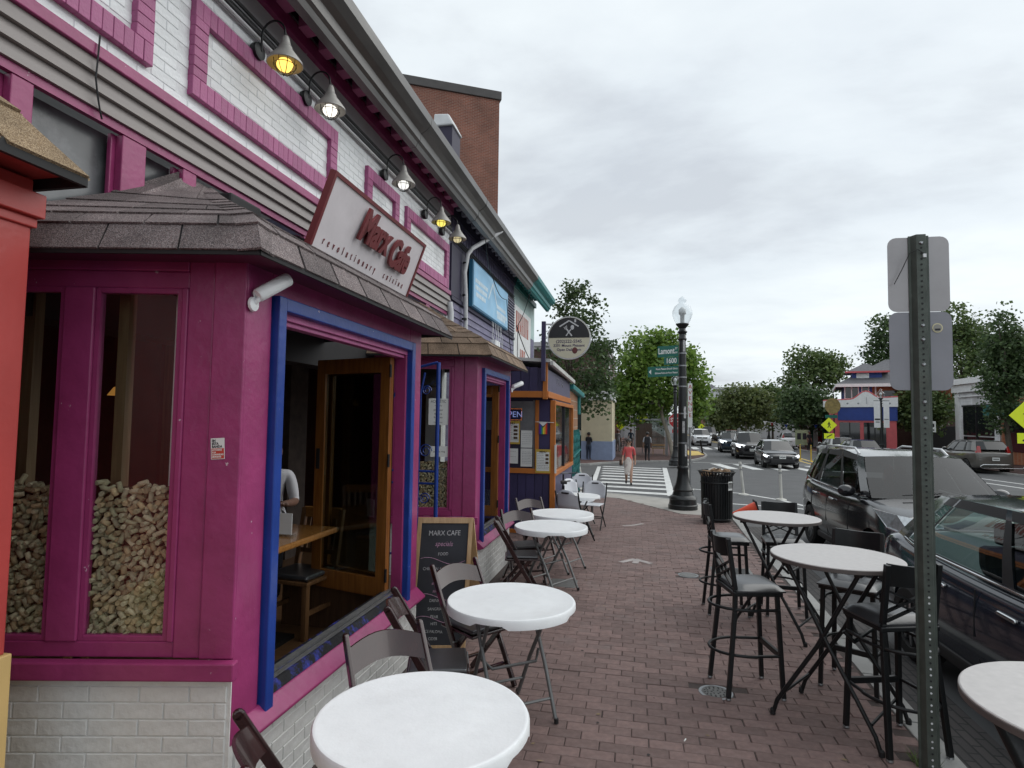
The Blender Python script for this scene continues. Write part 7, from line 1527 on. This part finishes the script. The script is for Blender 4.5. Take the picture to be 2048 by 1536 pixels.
for s in (-.5, .42): g = MB(); g.box(q.x + s, 57.5, gz(58), q.x + s + .08, 57.56, q.z - .8); g.build('leg', DARKM, sg)
# blue and red corner house
bh = thing('blue_corner_house', 'blue and coral corner house with hip roof and white scalloped shopfront parapet', 'building', (14.6, 51, 0)); CPK = M('coral pink paint', (.52, .10, .11), .55, .1, 4); HB = M('royal blue paint', (.015, .045, .24), .5, .12, 3); ROOFG = M('grey asphalt shingles', (.12, .12, .13), .85, .2, 6)
y0 = 51.0; a, c_ = at(1664, 850, y0), at(1785, 850, y0); x0, x1 = a.x, c_.x
g = MB(); g.box(x0 - .05, y0, -.6, x1, y0 + 9, 3.75); g.build('shop_wall', CPK, bh)
g = MB(); g.box(x0 + .4, y0 - .06, 2.25, x1 + .03, y0 - .001, 3.35).box(x1, y0 - .06, 2.25, x1 + .06, y0 + 4, 3.35); g.build('blue_band', HB, bh)
g = MB(); n = 24; top = []
for i in range(n + 1): u = i / n; top.append((lerp(x0 - .6, x1 + .1, u), 3.75 + .14 * u * 2 + (.55 * math.cos((u - .58) / .2 * math.pi / 2) ** 2 if abs(u - .58) < .2 else 0)))
g.prism([(x0 - .6, 3.25), (x1 + .1, 3.3)] + top[::-1], y0 - .16, y0 - .07, lambda u, v, t_: (u, t_, v)); g.build('parapet', WHITEPT, bh)
g = MB(); g.tube([(p_[0], y0 - .12, p_[1] + .02) for p_ in top], .06, 6); g.build('parapet_trim', CPK, bh)
g = MB(); [g.ball((lerp(x0, x1, u), y0 - .17, 3.55), .07, .01, .07, 8, 5) for u in (.08, .25, .42, .75, .9)]; g.beam((lerp(x0, x1, .55), y0 - .17, 3.5), (lerp(x0, x1, .55), y0 - .17, 4.05), .06, .02); g.build('ornaments', GREYM, bh)
for u0, u1 in ((.12, .44), (.5, .84)): g = MB(); g.box(lerp(x0, x1, u0), y0 - .03, -.1, lerp(x0, x1, u1), y0 + .1, 2.1); g.build('shop_window', DGLASS, bh); g = MB(); u = (u0 + u1) / 2; g.box(lerp(x0, x1, u) - .04, y0 - .05, -.1, lerp(x0, x1, u) + .04, y0 - .031, 2.1); g.build('mullion', TRIM, bh)
g = MB(); g.box(x1 + .001, y0 + 1, -.4, x1 + .05, y0 + 2.2, 1.9); g.build('blue_door', HB, bh)
ya = 54.0; ua, ub = at(1668, 800, ya), at(1765, 800, ya); ze = at(1700, 770, ya).z; zr = at(1745, 722, ya + 4).z
g = MB(); g.box(ua.x, ya, 3.7, lerp(ua.x, ub.x, .52), ya + 9, ze); g.build('upper_wall', HB, bh); g = MB(); g.box(lerp(ua.x, ub.x, .52), ya, 3.7, ub.x + 3.5, ya + 9, ze); g.build('brick_side', OBR, bh)
g = MB(); e = .7; P4 = [(ua.x - e, ya - e, ze), (ub.x + 3.5 + e, ya - e, ze), (ub.x + 3.5 + e, ya + 9 + e, ze), (ua.x - e, ya + 9 + e, ze)]; g.add(P4 + [(ua.x + 3.2, ya + 4.2, zr), (ub.x + .6, ya + 4.2, zr)], [(0, 1, 5, 4), (1, 2, 5), (2, 3, 4, 5), (3, 0, 4), (0, 3, 2, 1)]); rf = g.build('roof', ROOFG, bh)
g = MB(); g.box(ua.x - e, ya - e - .03, ze - .22, ub.x + 3.5 + e, ya - e + .05, ze + .03).box(ua.x - e - .03, ya - e, ze - .22, ua.x - e + .05, ya + 9 + e, ze + .03); g.build('eave_board', WHITEPT, bh)
dq = at(1700, 758, ya + .6); g = MB(); g.box(dq.x - .9, ya + .5, dq.z - .9, dq.x + 1.2, ya + 3, dq.z + .5); g.build('dormer', HB, rf); g = MB(); g.box(dq.x - .6, ya + .44, dq.z - .4, dq.x + .3, ya + .499, dq.z + .4); g.build('dormer_window', WHITEPT, rf); g = MB(); g.add([(dq.x - 1.4, ya + .1, dq.z + .5), (dq.x + 1.7, ya + .1, dq.z + .5), (dq.x + 1.7, ya + 4, dq.z + .5), (dq.x - 1.4, ya + 4, dq.z + .5), (dq.x + .1, ya + 1.8, dq.z + 1.35)], [(0, 1, 4), (1, 2, 4), (2, 3, 4), (3, 0, 4), (0, 3, 2, 1)]); g.build('dormer_roof', ROOFG, rf)
g = MB(); g.box(dq.x - 1.42, ya + .05, dq.z + .42, dq.x + 1.72, ya + .12, dq.z + .56); g.build('dormer_trim', CPK, rf)
for u in (1673, 1686, 1705):
    q = at(u, 785, ya); g = MB(); g.box(q.x - .28, ya - .05, q.z - .6, q.x + .28, ya - .001, q.z + .55); wi = g.build('window', WHITEPT, bh); g = MB(); g.box(q.x - .2, ya - .06, q.z - .5, q.x + .2, ya - .051, q.z + .42); g.build('pane', DGLASS, wi)
q = at(1752, 795, ya); g = MB(); g.box(q.x - .5, ya - .05, q.z - .6, q.x + .5, ya - .001, q.z + .5); g.build('window', DGLASS, bh)
g = MB(); g.tube([(at(1724, 790, ya).x, ya - .06, 3.8), (at(1724, 790, ya).x, ya - .06, ze)], .06, 6); g.build('downpipe', WHITEPT, bh)
bh.rotation_euler = (0, 0, R(-15))
hs = thing('hanging_shop_sign', 'round faded hanging sign above the green street sign by the coral house', 'sign', (14.3, 49.5, 3)); q = at(1665, 812, 49.5); g = MB(); g.prism([(.55 * math.cos(k * .3), .6 * math.sin(k * .3)) for k in range(21)], 49.45, 49.5, lambda u, v, t_: (q.x + u, t_, q.z + v)); g.build('disc', M('faded sign', (.24, .18, .06), .6, .4, 6), hs); g = MB(); g.tube([(q.x + .1, 49.55, gz(50)), (q.x + .1, 49.55, q.z + .9)], .05, 6); g.build('post', LBLK, hs); g = MB(); q2 = at(1660, 833, 49.5); g.box(q2.x - .35, 49.44, q2.z - .12, q2.x + .5, 49.47, q2.z + .12); g.build('green_plate', SGRN, hs)
# white shop and orange brick shop across the street
def face_house(nm, lab, A, B, z1, mat, depth, side=None):
    A, B = Vector(A), Vector(B); u = (B - A).normalized(); L_ = (B - A).length; n = Vector((-u.y, u.x)) * -1
    if n.x > 0: n = -n
    t = thing(nm, lab, 'building', (A.x, A.y, gz(A.y)))
    def f(s, o, z): p_ = A + u * s + n * o; return (p_.x, p_.y, z)
    def bx(s0, s1, o0, o1, z0, zz1, m_, nmx, par=None): g = MB(); g.hexa([f(s0, o0, z0), f(s1, o0, z0), f(s1, o1, z0), f(s0, o1, z0), f(s0, o0, zz1), f(s1, o0, zz1), f(s1, o1, zz1), f(s0, o1, zz1)]); return g.build(nmx, m_, par or t)
    bx(0, L_, -depth, 0, -.8, z1, mat, 'wall'); return t, bx, L_
WBR = brickmat('white brick', (.68, .69, .70), (.64, .65, .66), (.5, .5, .5), (R(90), 0, R(90)))
A = at(1915, 880, 50); B = at(2000, 880, 44.5); wh, bx, L_ = face_house('white_shop', 'white painted brick shop with deep cornice and black shopfront windows', A.to_2d(), B.to_2d(), 4.9, WBR, 12)
bx(-.3, L_ + .1, -.1, .45, 4.9, 5.3, WHITEPT, 'cornice'); bx(-.15, L_ + .1, -.1, .25, 4.35, 4.9, WHITEPT, 'frieze'); bx(-.1, L_, -.1, .12, 4.0, 4.1, WHITEPT, 'moulding'); bx(1.0, L_ - .6, -.1, .05, 1.3, 3.3, DGLASS, 'shop_window'); bx(1.0, L_ - .6, -.1, .04, .2, 1.2, DGLASS, 'stall_riser'); bx(.9, L_ - .5, 0, .08, 3.3, 3.42, TRIM, 'window_head'); bx(L_ * .5, L_ * .5 + .15, 0, .09, .2, 3.3, TRIM, 'mullion'); bx(-.02, .55, 0, .10, -.5, 4.35, WHITEPT, 'pier')
A2 = at(2003, 880, 44.2); B2 = at(2300, 880, 30); og, bx2, L2 = face_house('orange_brick_shop', 'orange brick shop with a green awning across the street', A2.to_2d(), B2.to_2d(), 4.2, OBR, 10)
bx2(-.1, L2, -.1, .9, 2.6, 3.3, TEALG, 'awning'); bx2(1, 4, -.1, .04, .4, 2.5, DGLASS, 'shop_window'); bx2(5, 9, -.1, .04, .4, 2.5, DGLASS, 'shop_window')
block('brick_shop', 'low brown brick shop between the coral house and the white shop', x1 + 1.2, 34, 56.5, 70, 3.4, BBR, 0, 0, 'y'); g = MB(); q0, q1 = at(1855, 880, 55), at(1915, 880, 55); g.box(q0.x, 55, -.6, q1.x, 56, 1.9); tag(g.build('dark_gate', BLACK, bev=.02), 'dark gateway beside the white shop', 'gate')
block('brick_shop_row', 'long low brick shop row across the street out beyond the orange shop', 26.5, 38, 4, 27, 5.0, OBR, 0, 0, 'x', side_=-1)
# ================================================================== TREES
BARK = M('grey bark', (.085, .07, .055), .9, .3, 12, .6, 25, stretch=(1, 1, .3)); BARKP = M('pale bark', (.30, .27, .22), .85, .25, 8, .4, 25, stretch=(1, 1, .3))
LV = {'dark': leafmat('dark leaves', (.040, .075, .028), (.10, .155, .058), .33), 'bright': leafmat('bright leaves', (.085, .17, .025), (.22, .33, .065), .4), 'mid': leafmat('mid leaves', (.055, .10, .03), (.14, .19, .06), .33), 'olive': leafmat('olive leaves', (.075, .115, .035), (.18, .21, .075), .33)}
def tree(nm, lab, base, trunk_top, r0, blobs, n, leaf, kind, bark=BARK, lim=7, gap=.35):
    t = thing(nm, lab, 'tree', (base[0], base[1], base[2])); rnd = random.Random(len(bpy.data.objects) * 7 + n)
    bs_, tt = Vector(base), Vector(trunk_top); g = MB(); mids = [bs_.lerp(tt, k / 5) + Vector((rnd.uniform(-.06, .06), rnd.uniform(-.06, .06), 0)) * (0 < k < 5) for k in range(6)]; g.tube([bs_ - Vector((0, 0, .2))] + mids[1:], [r0 * 1.25] + [r0 * (1 - .09 * k) for k in range(1, 6)], 10); tr_ = g.build('trunk', bark, t, 60)
    cl = []
    for (c_, r_) in blobs:
        c_ = Vector(c_); r_ = Vector(r_); m = max(6, int(n * r_.x * r_.z / sum(b_[1][0] * b_[1][2] for b_ in blobs) / 26))
        for _ in range(m):
            while True:
                v = Vector((rnd.uniform(-1, 1), rnd.uniform(-1, 1), rnd.uniform(-1, 1)))
                if gap < v.length < 1: break
            cl.append((c_ + Vector((v.x * r_.x, v.y * r_.y, v.z * r_.z)), rnd.uniform(.5, 1.15)))
    for k in range(min(lim, len(cl))):
        e_ = cl[k * len(cl) // lim][0]; s_ = bs_.lerp(tt, rnd.uniform(.62, 1)); g = MB(); m_ = s_.lerp(e_, .5) + Vector((0, 0, .25 * (e_ - s_).length * .3)); g.tube([s_, m_, e_], [r0 * .5, r0 * .3, r0 * .1], 6); g.build('limb', bark, tr_, 60)
    vs, fs = [], []; cs = max(.35, leaf * 4.2)
    for c_, sc in cl:
        for _ in range(26):
            p_ = c_ + Vector((max(-.8, min(.8, rnd.gauss(0, .42))), max(-.8, min(.8, rnd.gauss(0, .42))), max(-.6, min(.6, rnd.gauss(0, .3))))) * cs * sc; a = Vector((rnd.gauss(0, 1), rnd.gauss(0, 1), rnd.gauss(0, .5))).normalized(); b_ = a.orthogonal().normalized(); b_ = (Matrix.Rotation(rnd.uniform(0, 6.28), 3, a) @ b_); l_ = leaf * rnd.uniform(.7, 1.3); w_ = l_ * .42; i = len(vs); vs += [p_ - a * l_ * .5, p_ + b_ * w_, p_ + a * l_ * .5, p_ - b_ * w_]; fs.append((i, i + 1, i + 2, i + 3))
    me = bpy.data.meshes.new('crown'); me.from_pydata([tuple(v) for v in vs], [], fs); me.materials.append(LV[kind]); put('crown', me, t)
G = lambda x, y: (x, y, gz(y))
tree('street_tree', 'dark leafy tree rising behind the round hanging sign', G(-3.9, 31.9), (-3.5, 31.7, 4.2), .16, [((-2.9, 31.5, 5.0), (1.9, 1.8, 2.6)), ((-3.0, 31.5, 7.4), (1.2, 1.2, 1.5)), ((-2.1, 31.2, 3.6), (1.0, 1.0, 1.3)), ((-3.3, 31.5, 8.6), (.6, .6, .8)), ((-1.7, 31.3, 5.6), (.7, .7, .6))], 5400, .19, 'dark', gap=.25)
tree('street_tree', 'bright green bushy tree behind the Lamont street sign', G(2.45, 42), (1.3, 42.6, 3.6), .16, [((1.5, 43, 4.6), (3.2, 2.8, 2.3)), ((.6, 43, 6.6), (1.8, 1.8, 1.6)), ((2.6, 43, 6.2), (1.5, 1.6, 1.4)), ((1.6, 43, 7.4), (1.0, 1, 1.0)), ((-.6, 42.5, 3.2), (1.5, 1.5, 1.4)), ((3.7, 42.5, 3.3), (1.0, 1.2, 1.3))], 15500, .26, 'bright', BARKP, gap=.3)
def px_tree(lab, u, Y, w, top, bot, kind, n, leaf, bark=BARK, lean=0, extra=()):
    c_ = at(u, 850, Y); zt, zb = at(u, top, Y).z, at(u, bot, Y).z; s = (at(u + w, 850, Y) - at(u - w, 850, Y)).x / 2; zc = (zt + zb) / 2; hz = (zt - zb) / 2
    tree('street_tree', lab, G(c_.x + lean, Y), (c_.x, Y, zc), .14 + .004 * s, [((c_.x, Y, zc - hz * .15), (s, s * .9, hz * .75)), ((c_.x - s * .2, Y, zc + hz * .45), (s * .6, s * .6, hz * .55)), ((c_.x + s * .35, Y, zc + hz * .1), (s * .6, s * .6, hz * .6))] + [((c_.x + a * s, Y, zc + b_ * hz), (q * s, q * s, q * hz)) for a, b_, q in extra], n, leaf, kind, bark)
px_tree('olive tree with pale trunk in the row beyond the oncoming cars', 1492, 76, 55, 768, 862, 'olive', 6500, .36, BARKP)
px_tree('smaller olive tree at the far left end of the row across the street', 1445, 92, 32, 795, 868, 'olive', 3500, .42)
px_tree('green tree behind the far globe lamp', 1545, 88, 40, 768, 862, 'mid', 4500, .42)
px_tree('tall layered tree before the blue corner house roof', 1628, 72, 62, 694, 800, 'mid', 5200, .34, BARK, 0, ((.6, .2, .5), (-.5, -.6, .45)))
px_tree('dark bushy tree over the bunting terrace', 1615, 64, 62, 772, 868, 'dark', 6500, .32)
px_tree('tree with dark feathery leaves half behind the sign backs', 1785, 60, 52, 628, 790, 'dark', 7000, .28, BARK, 0, ((.2, -.9, .6),))
px_tree('green shrubby tree filling the gap behind the sign post', 1845, 52, 60, 772, 868, 'mid', 6000, .26)
px_tree('tall pale green tree behind the white shop roof', 1925, 66, 72, 606, 790, 'mid', 7500, .30)
px_tree('dark tree standing before the white shop', 2016, 36, 50, 612, 850, 'dark', 9000, .17, BARK, 0, ((.5, .1, .6), (-.3, -.6, .5)))
px_tree('distant tree closing the end of the street', 1400, 130, 26, 800, 866, 'mid', 2500, .5); px_tree('distant tree behind the steep roofed house', 1470, 140, 40, 795, 866, 'mid', 2500, .5); px_tree('distant tree above the fenced terrace', 1570, 110, 60, 782, 866, 'dark', 3500, .5); px_tree('distant tree behind the white house at the left', 1290, 95, 50, 740, 866, 'dark', 4500, .4)
px_tree('dark background tree between the coral house and white shop', 1880, 76, 70, 730, 866, 'dark', 5000, .34)
hill = MB(); pts = [(-300 + i * 20, 420 + 12 * math.sin(i * 1.3), 4 + 3.5 * math.sin(i * .7) ** 2) for i in range(31)]
hill.add([(x, y, -4) for x, y, z in pts] + [(x, y + 12, z) for x, y, z in pts], [(i, i + 1, 32 + i, 31 + i) for i in range(30)]); struct(hill.build('distant_hill', M('far woods', (.045, .065, .035), .9, .4, .2)))
# small weeds along the wall foot and litter
WEED = LV['mid']
for k, (x, y, lab) in enumerate(((-1.70, 3.32, 'small green weed tuft at the foot of the near bay'), (-1.70, 5.0, 'weed tuft by the chalkboard foot'), (1.62, 4.0, 'dry moss tuft between the bricks by the sign post'))):
    vs, fs = [], []
    for _ in range(60): a = random.uniform(0, 6.28); l_ = random.uniform(.04, .11); p_ = Vector((x + jit(.05), y + jit(.06), gz(y))); q = p_ + Vector((math.cos(a) * .05, math.sin(a) * .05, l_)); s = Vector((-math.sin(a), math.cos(a), 0)) * .007; i = len(vs); vs += [p_ - s, p_ + s, q]; fs.append((i, i + 1, i + 2))
    me = bpy.data.meshes.new('weed'); me.from_pydata([tuple(v) for v in vs], [], fs); me.materials.append(WEED); tag(put('weed_tuft', me), lab, 'plant')
for x, y, rz in ((.62, 3.55, .3), (.28, 3.9, 1.2)): g = MB(); g.tube([(x, y, .010), (x + .03 * math.cos(rz), y + .03 * math.sin(rz), .010)], .004, 6); tag(g.build('cigarette_end', PAPER), 'white cigarette end lying on the bricks', 'litter', 'cigarette ends on the walk')
for o in bpy.data.objects:
    if 'world' in o: del o['world']
